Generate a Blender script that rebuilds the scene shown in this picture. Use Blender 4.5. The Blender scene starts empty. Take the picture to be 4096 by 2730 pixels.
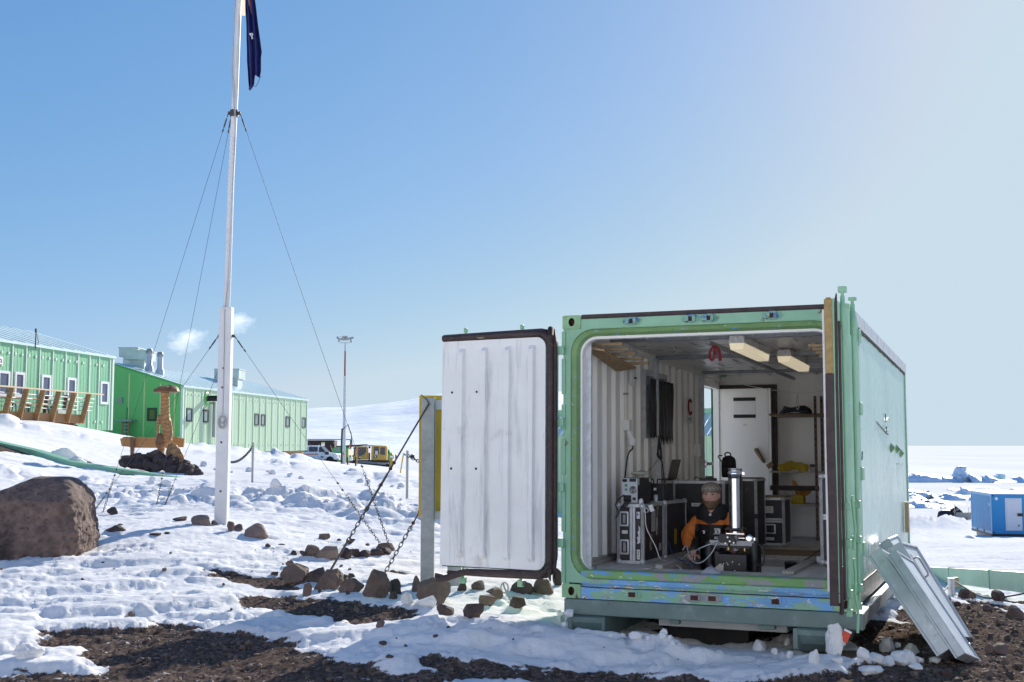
import bpy, bmesh, math, random
import numpy as np
from mathutils import Matrix, Vector, noise as mnoise

R = math.radians
sc = bpy.context.scene
COL = sc.collection
random.seed(7)
rng = np.random.default_rng(7)

# ------------------------------------------------------------------ camera
FPX, PITCH, CX, CY, CAMZ = 4754.0, 0.08777, 2048.0, 1365.0, 1.65
cam = bpy.data.cameras.new('camera')
cam.sensor_width = 36.0
cam.lens = FPX / 4096 * 36.0
cam.clip_start = 0.1
cam.clip_end = 90000
camo = bpy.data.objects.new('camera', cam)
COL.objects.link(camo)
camo.location = (0, 0, CAMZ)
camo.rotation_euler = (math.pi / 2 + PITCH, 0, 0)
sc.camera = camo

# ------------------------------------------------------------------ light
SUN_AZ, SUN_EL = R(25.5), R(24)          # azimuth clockwise from the view direction (+Y)
world = bpy.data.worlds.new('World')
sc.world = world
world.use_nodes = True
wn = world.node_tree
bg = wn.nodes['Background']
sky = wn.nodes.new('ShaderNodeTexSky')
sky.sky_type = 'NISHITA'
sky.sun_disc = False
sky.sun_elevation = SUN_EL
sky.sun_rotation = SUN_AZ
sky.altitude = 1500.0
sky.air_density = 1.0
sky.dust_density = 1.0
sky.ozone_density = 3.0
# the sky as this camera recorded it: per-channel response curve, softer from zenith to horizon
_sp = wn.nodes.new('ShaderNodeSeparateColor'); _cb = wn.nodes.new('ShaderNodeCombineColor')
wn.links.new(sky.outputs[0], _sp.inputs[0])
for _i, (_g, _k, _m) in enumerate(((0.88, 0.840, 0.63), (0.60, 0.820, 0.772), (0.37, 0.955, 0.880))):
    _a = wn.nodes.new('ShaderNodeMath'); _a.operation = 'MULTIPLY'; _a.inputs[1].default_value = 0.1
    _b = wn.nodes.new('ShaderNodeMath'); _b.operation = 'POWER'; _b.inputs[1].default_value = _g
    _c = wn.nodes.new('ShaderNodeMath'); _c.operation = 'MULTIPLY'; _c.inputs[1].default_value = _k * 3.45
    wn.links.new(_sp.outputs[_i], _a.inputs[0]); wn.links.new(_a.outputs[0], _b.inputs[0]); wn.links.new(_b.outputs[0], _c.inputs[0])
    _d = wn.nodes.new('ShaderNodeMath'); _d.operation = 'MINIMUM'; _d.inputs[1].default_value = _m * 3.45; wn.links.new(_c.outputs[0], _d.inputs[0]); wn.links.new(_d.outputs[0], _cb.inputs[_i])
wn.links.new(_cb.outputs[0], bg.inputs[0])
bg.inputs[1].default_value = 0.1
sun = bpy.data.lights.new('sun', 'SUN')
sun.energy = 2.7
sun.angle = R(0.5)
sun.color = (1.0, 0.935, 0.82)
suno = bpy.data.objects.new('sun', sun)
COL.objects.link(suno)
sd = Vector((math.sin(SUN_AZ) * math.cos(SUN_EL), math.cos(SUN_AZ) * math.cos(SUN_EL), math.sin(SUN_EL)))
suno.rotation_euler = (-sd).to_track_quat('-Z', 'Y').to_euler()
suno.location = sd * 60
vs = sc.view_settings
vs.view_transform = 'Standard'
vs.look = 'None'
vs.exposure = 1.45
vs.gamma = 1.0
sc.cycles.max_bounces = 12
sc.cycles.diffuse_bounces = 8
sc.cycles.use_denoising = True
sc.cycles.volume_bounces = 3

# ------------------------------------------------------------------ geometry helpers
_cp, _sn = math.cos(PITCH), math.sin(PITCH)
def ray(px, py):
    a = (px - CX) / FPX; b = -(py - CY) / FPX
    return Vector((a, _cp - b * _sn, _sn + b * _cp))
CAM = Vector((0, 0, CAMZ))
def at(px, py, d):                      # the point seen at that place of the photograph, d metres ahead
    r = ray(px, py); return CAM + r * (d / r.y)
def on_plane(px, py, p, nrm):
    r = ray(px, py); t = (Vector(p) - CAM).dot(nrm) / r.dot(nrm); return CAM + r * t

class MB:
    """collects shapes and links them as one mesh object"""
    def __init__(s):
        s.v = []; s.f = []; s.m = []; s.s = []
    def add(s, vs_, fs, M=None, mi=0, sm=False):
        b = len(s.v)
        if M is not None: s.v += [tuple(M @ Vector(p)) for p in vs_]
        else: s.v += [tuple(p) for p in vs_]
        for f in fs:
            s.f.append(tuple(b + i for i in f)); s.m.append(mi); s.s.append(sm)
        return s
    def box(s, x0, x1, y0, y1, z0, z1, M=None, mi=0):
        v = [(x0,y0,z0),(x1,y0,z0),(x1,y1,z0),(x0,y1,z0),(x0,y0,z1),(x1,y0,z1),(x1,y1,z1),(x0,y1,z1)]
        f = [(0,3,2,1),(4,5,6,7),(0,1,5,4),(1,2,6,5),(2,3,7,6),(3,0,4,7)]
        return s.add(v, f, M, mi)
    def beam(s, a, b, w, h, up=(0,0,1), mi=0, M=None):      # rectangular bar from a to b
        a = Vector(a); b = Vector(b); z = (b - a).normalized()
        x = Vector(up).cross(z)
        if x.length < 1e-4: x = Vector((1,0,0))
        x.normalize(); y = z.cross(x)
        v = []
        for p in (a, b):
            for sx, sy in ((-1,-1),(1,-1),(1,1),(-1,1)):
                v.append(p + x * (sx * w / 2) + y * (sy * h / 2))
        return s.add(v, [(0,3,2,1),(4,5,6,7),(0,1,5,4),(1,2,6,5),(2,3,7,6),(3,0,4,7)], M, mi)
    def tube(s, pts, r, n=8, mi=0, M=None, caps=True, sm=True):
        pts = [Vector(p) for p in pts]
        rs = r if isinstance(r, (list, tuple)) else [r] * len(pts)
        v = []; f = []
        t0 = (pts[1] - pts[0]).normalized()
        x = t0.orthogonal().normalized()
        for i, p in enumerate(pts):
            if i == 0: t = t0
            elif i == len(pts) - 1: t = (pts[i] - pts[i-1]).normalized()
            else: t = ((pts[i+1] - pts[i]).normalized() + (pts[i] - pts[i-1]).normalized())
            if t.length < 1e-6: t = t0
            t = t.normalized()
            x = (x - t * x.dot(t))
            x = x.normalized() if x.length > 1e-6 else t.orthogonal().normalized()
            y = t.cross(x)
            for k in range(n):
                a = 2 * math.pi * k / n
                v.append(p + (x * math.cos(a) + y * math.sin(a)) * rs[i])
        for i in range(len(pts) - 1):
            for k in range(n):
                k2 = (k + 1) % n
                f.append((i*n+k, i*n+k2, (i+1)*n+k2, (i+1)*n+k))
        s.add(v, f, M, mi, sm)
        if caps:
            m = len(pts) - 1
            s.add(v[:n], [tuple(range(n))[::-1]], M, mi); s.add(v[m*n:], [tuple(range(n))], M, mi)
        return s
    def lathe(s, prof, n=16, M=None, mi=0, sm=True):         # (r, z) rows round local Z
        v = []; f = []
        for r, z in prof:
            for k in range(n):
                a = 2 * math.pi * k / n; v.append((r * math.cos(a), r * math.sin(a), z))
        for i in range(len(prof) - 1):
            for k in range(n):
                k2 = (k + 1) % n; f.append((i*n+k, i*n+k2, (i+1)*n+k2, (i+1)*n+k))
        s.add(v, f, M, mi, sm)
        s.add(v[:n], [tuple(range(n))[::-1]], M, mi); s.add(v[-n:], [tuple(range(n))], M, mi)
        return s
    def prism(s, poly, z0, z1, M=None, mi=0):                # polygon in XY, drawn out along Z
        n = len(poly)
        v = [(x, y, z0) for x, y in poly] + [(x, y, z1) for x, y in poly]
        f = [tuple(range(n))[::-1], tuple(range(n, 2 * n))]
        f += [(i, (i+1) % n, n + (i+1) % n, n + i) for i in range(n)]
        return s.add(v, f, M, mi)
    def loft(s, loops, M=None, mi=0, sm=False, cap=False, mis=None):
        n = len(loops[0]); v = [p for l in loops for p in l]
        for i in range(len(loops) - 1):
            f = [(i*n+k, i*n+(k+1) % n, (i+1)*n+(k+1) % n, (i+1)*n+k) for k in range(n)]
            sub = v[i*n:(i+2)*n]
            s.add(sub, [tuple(q - i*n for q in g) for g in f], M, mis[i] if mis else mi, sm)
        if cap: s.add(loops[-1], [tuple(range(n))], M, mis[-1] if mis else mi)
        return s
    def ball(s, c, r, n=12, m=8, M=None, mi=0, sc3=(1,1,1)):
        v = []; f = []
        for i in range(m + 1):
            t = math.pi * i / m
            for k in range(n):
                a = 2 * math.pi * k / n
                v.append((c[0] + r*sc3[0]*math.sin(t)*math.cos(a), c[1] + r*sc3[1]*math.sin(t)*math.sin(a), c[2] + r*sc3[2]*math.cos(t)))
        for i in range(m):
            for k in range(n):
                k2 = (k + 1) % n; f.append((i*n+k, (i+1)*n+k, (i+1)*n+k2, i*n+k2))
        return s.add(v, f, M, mi, True)
    def text(s, txt, size, M, mi=0, align='CENTER'):
        cu = bpy.data.curves.new('lettering', 'FONT'); cu.body = txt; cu.size = size
        cu.align_x = align; cu.align_y = 'CENTER'; cu.extrude = 0.0006; cu.resolution_u = 3
        o = bpy.data.objects.new('lettering', cu); COL.objects.link(o)
        dg = bpy.context.evaluated_depsgraph_get()
        me = bpy.data.meshes.new_from_object(o.evaluated_get(dg))
        s.add([v.co.copy() for v in me.vertices], [tuple(p.vertices) for p in me.polygons], M, mi)
        bpy.data.objects.remove(o); bpy.data.curves.remove(cu); bpy.data.meshes.remove(me)
        return s
    def build(s, name, mats, parent=None, bevel=0.0, seg=2, world=False):
        me = bpy.data.meshes.new(name)
        v = s.v
        if world and parent is not None:
            inv = root_matrix(parent).inverted(); v = [tuple(inv @ Vector(p)) for p in v]
        me.from_pydata(v, [], s.f)
        if not isinstance(mats, (list, tuple)): mats = [mats]
        for m in mats: me.materials.append(m)
        me.polygons.foreach_set('material_index', s.m)
        me.polygons.foreach_set('use_smooth', s.s)
        me.update()
        o = bpy.data.objects.new(name, me); COL.objects.link(o)
        if parent is not None: o.parent = parent
        if bevel > 0:
            b = o.modifiers.new('edge', 'BEVEL'); b.width = bevel; b.segments = seg; b.limit_method = 'ANGLE'; b.angle_limit = R(40)
            b.harden_normals = False
        return o

def root_matrix(o):
    M = o.matrix_basis.copy()
    while o.parent is not None:
        o = o.parent; M = o.matrix_basis @ M
    return M
def tag(o, label=None, cat=None, group=None, kind=None):
    if label: o['label'] = label
    if cat: o['category'] = cat
    if group: o['group'] = group
    if kind: o['kind'] = kind
    return o
def thing(name, label, cat, loc=(0,0,0), rz=0.0, group=None, M=None):
    o = bpy.data.objects.new(name, None); COL.objects.link(o); o.empty_display_size = 0.1
    if M is not None: o.matrix_basis = M
    else: o.location = loc; o.rotation_euler = (0, 0, rz)
    return tag(o, label, cat, group)
def copy_tree(o, parent=None):
    c = o.copy(); COL.objects.link(c)
    if parent is not None: c.parent = parent
    for ch in list(o.children): copy_tree(ch, c)
    return c
def T(x, y, z): return Matrix.Translation((x, y, z))
def RX(a): return Matrix.Rotation(a, 4, 'X')
def RY(a): return Matrix.Rotation(a, 4, 'Y')
def RZ(a): return Matrix.Rotation(a, 4, 'Z')
def rrect(x0, x1, z0, z1, r, y, n=6):
    pts = []
    for cx_, cz_, a0 in ((x1-r, z1-r, 0), (x0+r, z1-r, 90), (x0+r, z0+r, 180), (x1-r, z0+r, 270)):
        for k in range(n + 1):
            a = R(a0 + 90 * k / n); pts.append((cx_ + r*math.cos(a), y, cz_ + r*math.sin(a)))
    return pts
def sag(a, b, d, n=12):
    a = Vector(a); b = Vector(b)
    return [a.lerp(b, i/n) - Vector((0,0,1)) * d * 4 * (i/n) * (1 - i/n) for i in range(n + 1)]
def spline(pts, n=6):
    P = [Vector(p) for p in pts]; P = [P[0]*2-P[1]] + P + [P[-1]*2-P[-2]]; out = []
    for i in range(1, len(P) - 2):
        for k in range(n):
            t = k / n; a, b, c, d = P[i-1], P[i], P[i+1], P[i+2]
            out.append(0.5*((2*b)+(c-a)*t+(2*a-5*b+4*c-d)*t*t+(3*b-a-3*c+d)*t**3))
    out.append(P[-2]); return out

# ------------------------------------------------------------------ materials
def newmat(name):
    m = bpy.data.materials.new(name); m.use_nodes = True
    nt = m.node_tree; return m, nt, nt.nodes['Principled BSDF']
def _noise(nt, scale, detail=4, rough=0.6, stretch=None, out='Fac', coord='Object', dist=0.0):
    tc = nt.nodes.new('ShaderNodeTexCoord'); n = nt.nodes.new('ShaderNodeTexNoise')
    n.inputs['Scale'].default_value = scale; n.inputs['Detail'].default_value = detail; n.inputs['Roughness'].default_value = rough
    n.inputs['Distortion'].default_value = dist
    if stretch:
        mp = nt.nodes.new('ShaderNodeMapping'); mp.inputs['Scale'].default_value = stretch
        nt.links.new(tc.outputs[coord], mp.inputs[0]); nt.links.new(mp.outputs[0], n.inputs[0])
    else: nt.links.new(tc.outputs[coord], n.inputs[0])
    return n.outputs[out]
def _ramp(nt, fac, a, b, c0=(0,0,0,1), c1=(1,1,1,1)):
    r = nt.nodes.new('ShaderNodeValToRGB'); r.color_ramp.elements[0].position = a; r.color_ramp.elements[1].position = b
    r.color_ramp.elements[0].color = c0; r.color_ramp.elements[1].color = c1
    nt.links.new(fac, r.inputs[0]); return r.outputs[0]
def _mix(nt, fac, a, b):
    m = nt.nodes.new('ShaderNodeMix'); m.data_type = 'RGBA'
    for s_, val in ((0, fac), (6, a), (7, b)):
        if hasattr(val, 'is_linked') or hasattr(val, 'node'): nt.links.new(val, m.inputs[s_])
        elif isinstance(val, (int, float)): m.inputs[s_].default_value = val
        else: m.inputs[s_].default_value = (*val[:3], 1)
    return m.outputs[2]
def _bump(nt, bs, h, strength, dist=0.01, normal=None):
    b = nt.nodes.new('ShaderNodeBump'); b.inputs['Strength'].default_value = strength; b.inputs['Distance'].default_value = dist
    nt.links.new(h, b.inputs['Height'])
    if normal is not None: nt.links.new(normal, b.inputs['Normal'])
    nt.links.new(b.outputs[0], bs.inputs['Normal']); return b.outputs[0]
def pm(name, col, rough=0.6, metal=0.0, var=0.15, scale=6.0, bump=0.1, bscale=60.0, patches=(), spec=0.5, stretch=None, rvar=0.12):
    """paint, metal, wood, cloth: base colour with tonal noise, then patches (colour, scale, threshold lo, hi, stretch)"""
    m, nt, bs = newmat(name)
    d = tuple(c * (1 - var) for c in col); l = tuple(min(1, c * (1 + var)) for c in col)
    c = _mix(nt, _ramp(nt, _noise(nt, scale, 5, 0.65, stretch), 0.3, 0.7), d, l)
    for i, p in enumerate(patches):
        pc, psc, lo, hi = p[:4]; st = p[4] if len(p) > 4 else None
        f = _ramp(nt, _noise(nt, psc, 6, 0.68, st, dist=0.3), lo, hi)
        c = _mix(nt, f, c, pc)
    nt.links.new(c, bs.inputs['Base Color'])
    bs.inputs['Metallic'].default_value = metal
    bs.inputs['Specular IOR Level'].default_value = spec
    rr = nt.nodes.new('ShaderNodeMapRange'); rr.inputs[3].default_value = max(0.03, rough - rvar); rr.inputs[4].default_value = min(1, rough + rvar)
    nt.links.new(_noise(nt, scale * 2.3, 4), rr.inputs[0]); nt.links.new(rr.outputs[0], bs.inputs['Roughness'])
    if bump: _bump(nt, bs, _noise(nt, bscale, 4, 0.6, stretch), bump, 0.01)
    return m
# ------------------------------------------------------------------ terrain
def hsh(ix, iy, seed):
    h = (ix.astype(np.int64) * 374761393 + iy.astype(np.int64) * 668265263 + seed * 974634777) & 0xffffffff
    h = ((h ^ (h >> 13)) * 1274126177) & 0xffffffff
    h = (h ^ (h >> 16)) & 0xffff
    return h / 32767.5 - 1.0
def vn(x, y, seed=0):
    ix = np.floor(x); iy = np.floor(y); fx = x - ix; fy = y - iy
    fx = fx*fx*fx*(fx*(fx*6-15)+10); fy = fy*fy*fy*(fy*(fy*6-15)+10)
    a = hsh(ix, iy, seed); b = hsh(ix+1, iy, seed); c = hsh(ix, iy+1, seed); d = hsh(ix+1, iy+1, seed)
    return (a*(1-fx)+b*fx)*(1-fy) + (c*(1-fx)+d*fx)*fy
def fbm(x, y, seed=0, o=4, g=0.5):
    s_ = np.zeros_like(x); a = 1.0; t = 0
    for i in range(o):
        s_ += a * vn(x, y, seed + i * 17); t += a; a *= g; x = x * 2.03 + 11.3; y = y * 2.03 - 7.1
    return s_ / t
def ridged(x, y, seed=0, o=3):
    s_ = np.zeros_like(x); a = 1.0; t = 0
    for i in range(o):
        s_ += a * (1 - np.abs(vn(x, y, seed + i * 31))); t += a; a *= 0.5; x = x * 2.1 + 3.7; y = y * 2.1 + 1.9
    return s_ / t
def worley(x, y, seed=0):                # distance to nearest point, second nearest minus nearest
    ix = np.floor(x); iy = np.floor(y); d1 = np.full_like(x, 9.0); d2 = np.full_like(x, 9.0); idv = np.zeros_like(x)
    for dx in (-1, 0, 1):
        for dy in (-1, 0, 1):
            cx_ = ix + dx; cy_ = iy + dy
            px = cx_ + 0.5 + 0.45 * hsh(cx_, cy_, seed); py = cy_ + 0.5 + 0.45 * hsh(cx_, cy_, seed + 5)
            d = np.hypot(x - px, y - py); hv = hsh(cx_, cy_, seed + 9)
            n1 = d < d1
            d2 = np.where(n1, d1, np.minimum(d2, d)); idv = np.where(n1, hv, idv); d1 = np.where(n1, d, d1)
    return d1, d2 - d1, idv
def sstep(a, b, x):
    t = np.clip((x - a) / (b - a), 0, 1); return t * t * (3 - 2 * t)

ctrl = []
def cpt(px, py, d): p = at(px, py, d); ctrl.append((p.x, p.y, p.z))
def cxy(deg, r, z): ctrl.append((r * math.sin(R(deg)), r * math.cos(R(deg)), z))
for dg_ in (-60, -30, 0, 30, 60):
    cxy(dg_, 2.5, 0.0); cxy(dg_, 5, 0.0)
for dg_ in (-24, -12, 0, 12, 24): cxy(dg_, 8.4, 0.0)
for a_ in ((0,2480,11),(0,2240,14.3),(250,2238,14.3),(500,2240,14.2),(883,2107,17.5),(600,2045,21),(330,2050,21),(700,2107,17.3),(480,1905,32),(500,1897,35),(300,1866,36),(60,1790,38),(720,1908,35),(500,1838,43),(470,1950,29),(0,1685,52),
           (200,1688,56),(448,1742,66),(660,1888,37.6),(735,1775,78),(1000,1800,90),(1229,1832,102),(1005,1930,30),(1300,1930,35),(1628,1998,25),(1628,1905,48),
           (1550,1868,140),(1375,1857,120),(1700,2330,13.6),(1300,2180,17),(1450,2250,15),(1000,2400,12),(1000,2600,9.6),(1900,2372,13.2),(2100,2400,12.6),(1818,2475,10.25),(1500,2520,10.1),(2020,2524,9.8),(2050,2610,9.2),(1240,2585,9.6),
           (2400,2562,10.15),(3860,2655,9.2),(4096,2480,13),(3900,2400,18),(3810,2379,24),(3900,2200,40),(4096,2150,52),(3970,2160,60),(3970,2145,74),
           (3700,2200,45),(3700,2075,130),(3700,2000,190)): cpt(*a_)
for dg_ in (180, 150, -150, 120, -120): cxy(dg_, 2.5, 0.0); cxy(dg_, 4.5, 1.0); cxy(dg_, 8, 3.8); cxy(dg_, 14, 8.5); cxy(dg_, 24, 15.0); cxy(dg_, 60, 24)  # unseen steep snow bank behind the camera, added to bounce light into the container
ctrl += [(2.7, 9.4, 0.0), (1.5, 12.5, 0.0), (3.5, 13, -0.02), (3.0, 16.5, -0.2), (5.2, 15.2, -0.25), (1.5, 19, -0.1), (2.0, 40, -0.5), (4, 100, -4.0), (0, 60, -0.6)]
for dg_, r_, z_ in ((-30,100,3.5),(-45,60,4),(-60,20,1.0),(-45,30,1.8),(-22,180,0.5),(-14,190,-2.0),(-5,190,-4.5),(8,190,-6.5),(30,190,-7),(30,60,-2.6),(45,30,-0.8),(60,60,-2),(60,190,-7),(-45,190,0),
                    (-28,330,-8.6),(-14,330,-8.6),(0,330,-8.6),(14,330,-8.6),(28,330,-8.6),(60,330,-8.6),(-60,330,-7),(0,420,-9.5),(28,420,-9.5),(-28,420,-9.5),(60,420,-9.5),(-60,420,-9)): cxy(dg_, r_, z_)
ctrl = np.array(ctrl)
def _uv(x, y): return np.arctan2(x, y) * 2.2, np.log(np.maximum(np.hypot(x, y), 0.4))
cu_, cv_ = _uv(ctrl[:,0], ctrl[:,1]); _n = len(ctrl)
def _phi(d2): return 0.5 * d2 * np.log(d2 + 1e-12)
K = _phi((cu_[:,None]-cu_[None])**2 + (cv_[:,None]-cv_[None])**2) + np.eye(_n) * 2e-3
Pm = np.c_[np.ones(_n), cu_, cv_]
Aw = np.linalg.solve(np.block([[K, Pm],[Pm.T, np.zeros((3,3))]]), np.r_[ctrl[:,2], 0, 0, 0])
def base_h(x, y):
    x = np.atleast_1d(np.asarray(x, float)); y = np.atleast_1d(np.asarray(y, float)); out = np.empty_like(x)
    u, v = _uv(x, y)
    for i in range(0, len(x), 40000):
        uu = u[i:i+40000]; vv = v[i:i+40000]
        out[i:i+40000] = _phi((uu[:,None]-cu_[None])**2 + (vv[:,None]-cv_[None])**2) @ Aw[:_n] + Aw[_n] + Aw[_n+1]*uu + Aw[_n+2]*vv
    return out
def ground_hit(px, py, h=base_h):
    r = ray(px, py); ts = np.geomspace(4, 420, 1500); hh = h(ts * r.x / r.y, ts)
    zz = CAMZ + ts * r.z / r.y; i = np.argmax(zz < hh)
    return Vector((ts[i]*r.x/r.y, ts[i], hh[i]))
GRAVEL = [
 [(178,2473),(330,2495),(500,2503),(560,2485),(700,2500),(800,2520),(950,2540),(1190,2555),(1215,2572),(1350,2620),(1520,2668),(1700,2672),(2000,2660),(2300,2682),(2800,2702),(3300,2710),(3700,2700),(4096,2705),(4600,2720),(4700,3600),(-600,3600),(-600,2720),(300,2690),(420,2675),(330,2640),(240,2600),(150,2580)],
 [(960,2400),(1000,2380),(1150,2385),(1450,2395),(1560,2420),(1660,2440),(1690,2460),(1560,2480),(1330,2482),(1200,2455),(1000,2430)],
 [(825,2283),(1000,2300),(1120,2312),(1210,2338),(1190,2354),(1050,2352),(930,2322),(850,2300)],
 [(1500,2283),(1560,2280),(1640,2292),(1620,2300),(1540,2296)],
 [(1640,2600),(1700,2598),(1830,2638),(2100,2650),(2080,2676),(1800,2700),(1650,2670)],
 [(3430,2490),(3560,2440),(3700,2402),(3800,2388),(3900,2392),(4096,2405),(4700,2430),(4900,3600),(3300,3600),(3340,2640)],
 [(2600,2535),(3350,2575),(3430,2490),(3560,2440),(3420,2400),(2900,2400),(2600,2470)],
 [(-200,1760),(100,1788),(330,1833),(375,1857),(200,1832),(-200,1795)],
 [(430,1880),(500,1888),(560,1906),(500,1904)],
]
GPOLY = []
for g_ in GRAVEL:
    pl = []
    for q in g_:
        if q[1] > 3000: p = Vector(((q[0] - 2048) / 2600 * 4.6, 7.4, 0))  # gravel ends short of the camera so unseen snow there bounces light inside
        else: p = ground_hit(*q)
        pl.append((p.x, p.y))
    GPOLY.append(np.array(pl))
def poly_sd(x, y, P):
    d = np.full_like(x, 1e9); ins = np.zeros(x.shape, bool); n = len(P)
    for i in range(n):
        ax, ay = P[i]; bx, by = P[(i+1) % n]; ex, ey = bx-ax, by-ay
        t = np.clip(((x-ax)*ex+(y-ay)*ey)/(ex*ex+ey*ey+1e-12), 0, 1)
        d = np.minimum(d, np.hypot(x-ax-t*ex, y-ay-t*ey))
        c = ((ay > y) != (by > y)) & (x < (bx-ax)*(y-ay)/(by-ay+1e-12)+ax); ins ^= c
    return np.where(ins, d, -d)
def gravel_mask(x, y):
    s_ = np.full_like(x, -5.0)
    for i, P in enumerate(GPOLY):
        d = poly_sd(x, y, P)
        if i == 5: d = np.minimum(d, 0.35) - 0.95 * sstep(0.02, 0.38, fbm(x*1.1, y*0.75, 71, 4))
        if i == 6: d = np.minimum(d, 0.3) - 0.25 * sstep(0.1, 0.5, fbm(x*1.1, y*0.8, 75, 4))
        if i == 0: d = np.minimum(d, 0.6) - 0.9 * sstep(0.34, 0.62, fbm(x*0.8, y*1.6, 73, 4))
        s_ = np.maximum(s_, d)
    wob = 0.16 * fbm(x*1.6, y*2.2, 3, 3) + 0.16 * fbm(x*5, y*9, 5, 3)
    return sstep(-0.10, 0.11, s_ + wob)
# belts of broken snow: polylines of points with half width and height
BERM = [([(-9.5,23,1.5,.17),(-7.2,24,2.2,.22),(-5.2,23,2.4,.23),(-3.4,22.5,2.4,.24),(-1.9,21.5,1.9,.22),(-.6,21.5,1.6,.2)]),
        ([(-14,29.5,1.6,.15),(-11.5,29.5,1.7,.16),(-9.2,28.5,1.5,.16)]),
        ([(-12.5,52,2.0,.22),(-8.5,48,1.7,.18),(-5.5,44,1.6,.18),(-3.5,40,1.4,.24),(-1.8,37,1.2,.2)]),
        ([(-22,50,2,.32),(-18.5,49,1.6,.26)]),
        ([(-17.5,74,3,.55),(-14.5,68,3,.6),(-12,66,2.2,.42)]),
        ([(-.1,9.75,.3,.10),(1.0,9.6,.35,.10),(2.1,9.2,.3,.10),(2.9,8.9,.3,.08)]),
        ([(0.0,11.2,.35,.14),(.15,12.3,.4,.16)]),
        ([(9,46,3,.5),(14,56,3,.5),(22,70,4,.7)]),
        ([(36,105,7,1.2),(44,112,6,1.3),(56,118,7,1.2)])]
def berm(x, y):
    w = np.zeros_like(x); a = np.zeros_like(x)
    for B in BERM:
        for i in range(len(B) - 1):
            ax, ay, aw, ah = B[i]; bx, by, bw, bh = B[i+1]; ex, ey = bx-ax, by-ay
            t = np.clip(((x-ax)*ex+(y-ay)*ey)/(ex*ex+ey*ey), 0, 1)
            d = np.hypot(x-ax-t*ex, y-ay-t*ey) / (aw+t*(bw-aw))
            m = np.exp(-d*d*1.6); hh = ah + t*(bh-ah)
            up = m > w; a = np.where(up, hh, a); w = np.where(up, m, w)
    return w, a
def micro(x, y):
    r = np.hypot(x, y); h = np.zeros_like(x)
    near = 1 - sstep(70, 130, r)
    # wind-packed ripples run roughly across the view
    ca, sa = math.cos(R(-14)), math.sin(R(-14)); u = x*ca - y*sa; v = x*sa + y*ca
    h += 0.022 * fbm(u*0.9, v*1.9, 41, 3) * near
    k = ridged(u*1.3, v*3.6, 43, 4); h += 0.036 * np.maximum(0, k - 0.6) * near * (.5 + .8*fbm(u*.35, v*.5, 44, 2))
    h += 0.009 * fbm(u*4.5, v*11, 47, 3) * (1 - sstep(25, 50, r)) * near
    pit_ = fbm(u*2.6, v*6.5, 49, 2); h -= 0.016 * sstep(0.25, 0.6, pit_) * (1 - sstep(30, 60, r))
    h += (0.010 * ridged(u*5.5, v*13, 53, 3) + 0.010 * fbm(x*13, y*15, 55, 3)) * (1 - sstep(16, 30, r))
    fp1, fe, fi = worley(x*1.35, y*1.9, 57); h -= 0.045 * (1 - sstep(.10, .24, fp1)) * (fi > .15) * (1 - sstep(22, 34, r))
    calm = .25 + .75*sstep(-.18, .22, fbm(x*.22, y*.35, 59, 3)); pl = fbm(u*.95, v*2.5, 58, 5, .55)
    h += calm*(.017*sstep(.03, .075, pl) + .013*sstep(.17, .205, pl) - .012*sstep(.05, .09, -pl)) * (1 - sstep(35, 70, r)) * (1 + .5*(1 - sstep(13, 19, r)))
    # broken belts
    w, a = berm(x, y)
    s1 = np.maximum(1.0, r / 30.0)
    wx = x + .15*vn(x*2, y*2, 8); wy = y + .15*vn(x*2, y*2, 9)
    d1, e1, i1 = worley(wx*1.5/s1, wy*2.0/s1, 61); d2, e2, i2 = worley(wx*3.6/s1, wy*4.4/s1, 63)
    lump = (0.55 + 0.6*i1) * sstep(0.0, 0.22, e1) * (1.1 - d1) + 0.42 * sstep(0.0, 0.3, e2) * (0.9 - d2) * (0.6 + 0.6*i2)
    h += w * a * (0.18 + 1.0 * np.clip(lump, 0, 2))
    return h
def mounds(x, y):
    h = np.zeros_like(x)
    for mx, my, rx, ry, a in MOUNDS:
        h += a * np.exp(-((x-mx)/rx)**2 - ((y-my)/ry)**2)
    return h
MOUNDS = [(-4.3, 16.9, 1.4, .9, .06), (-5.5, 16.2, 1.0, 0.6, .05), (-6.5, 15.6, .9, .5, .12), (-.25, 12.6, .7, .4, .10), (.35, 13.2, .6, .4, .10), (8.2, 30, 3.5, 2.2, .25), (12, 46, 5, 3, .5)]
def H(x, y):
    x = np.atleast_1d(np.asarray(x, float)); y = np.atleast_1d(np.asarray(y, float))
    g = gravel_mask(x, y) if True else 0
    h = base_h(x, y) + mounds(x, y) + micro(x, y) * (1 - 0.75 * g)
    r = np.hypot(x, y)
    h += g * (-0.03 + (0.022 * fbm(x*7, y*7, 81, 3) + 0.012 * fbm(x*24, y*24, 83, 2)) * (1 - sstep(20, 40, r)))
    return h
def Hz(x, y): return float(H([x], [y])[0])
def GH(px, py): return ground_hit(px, py, H)

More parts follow.
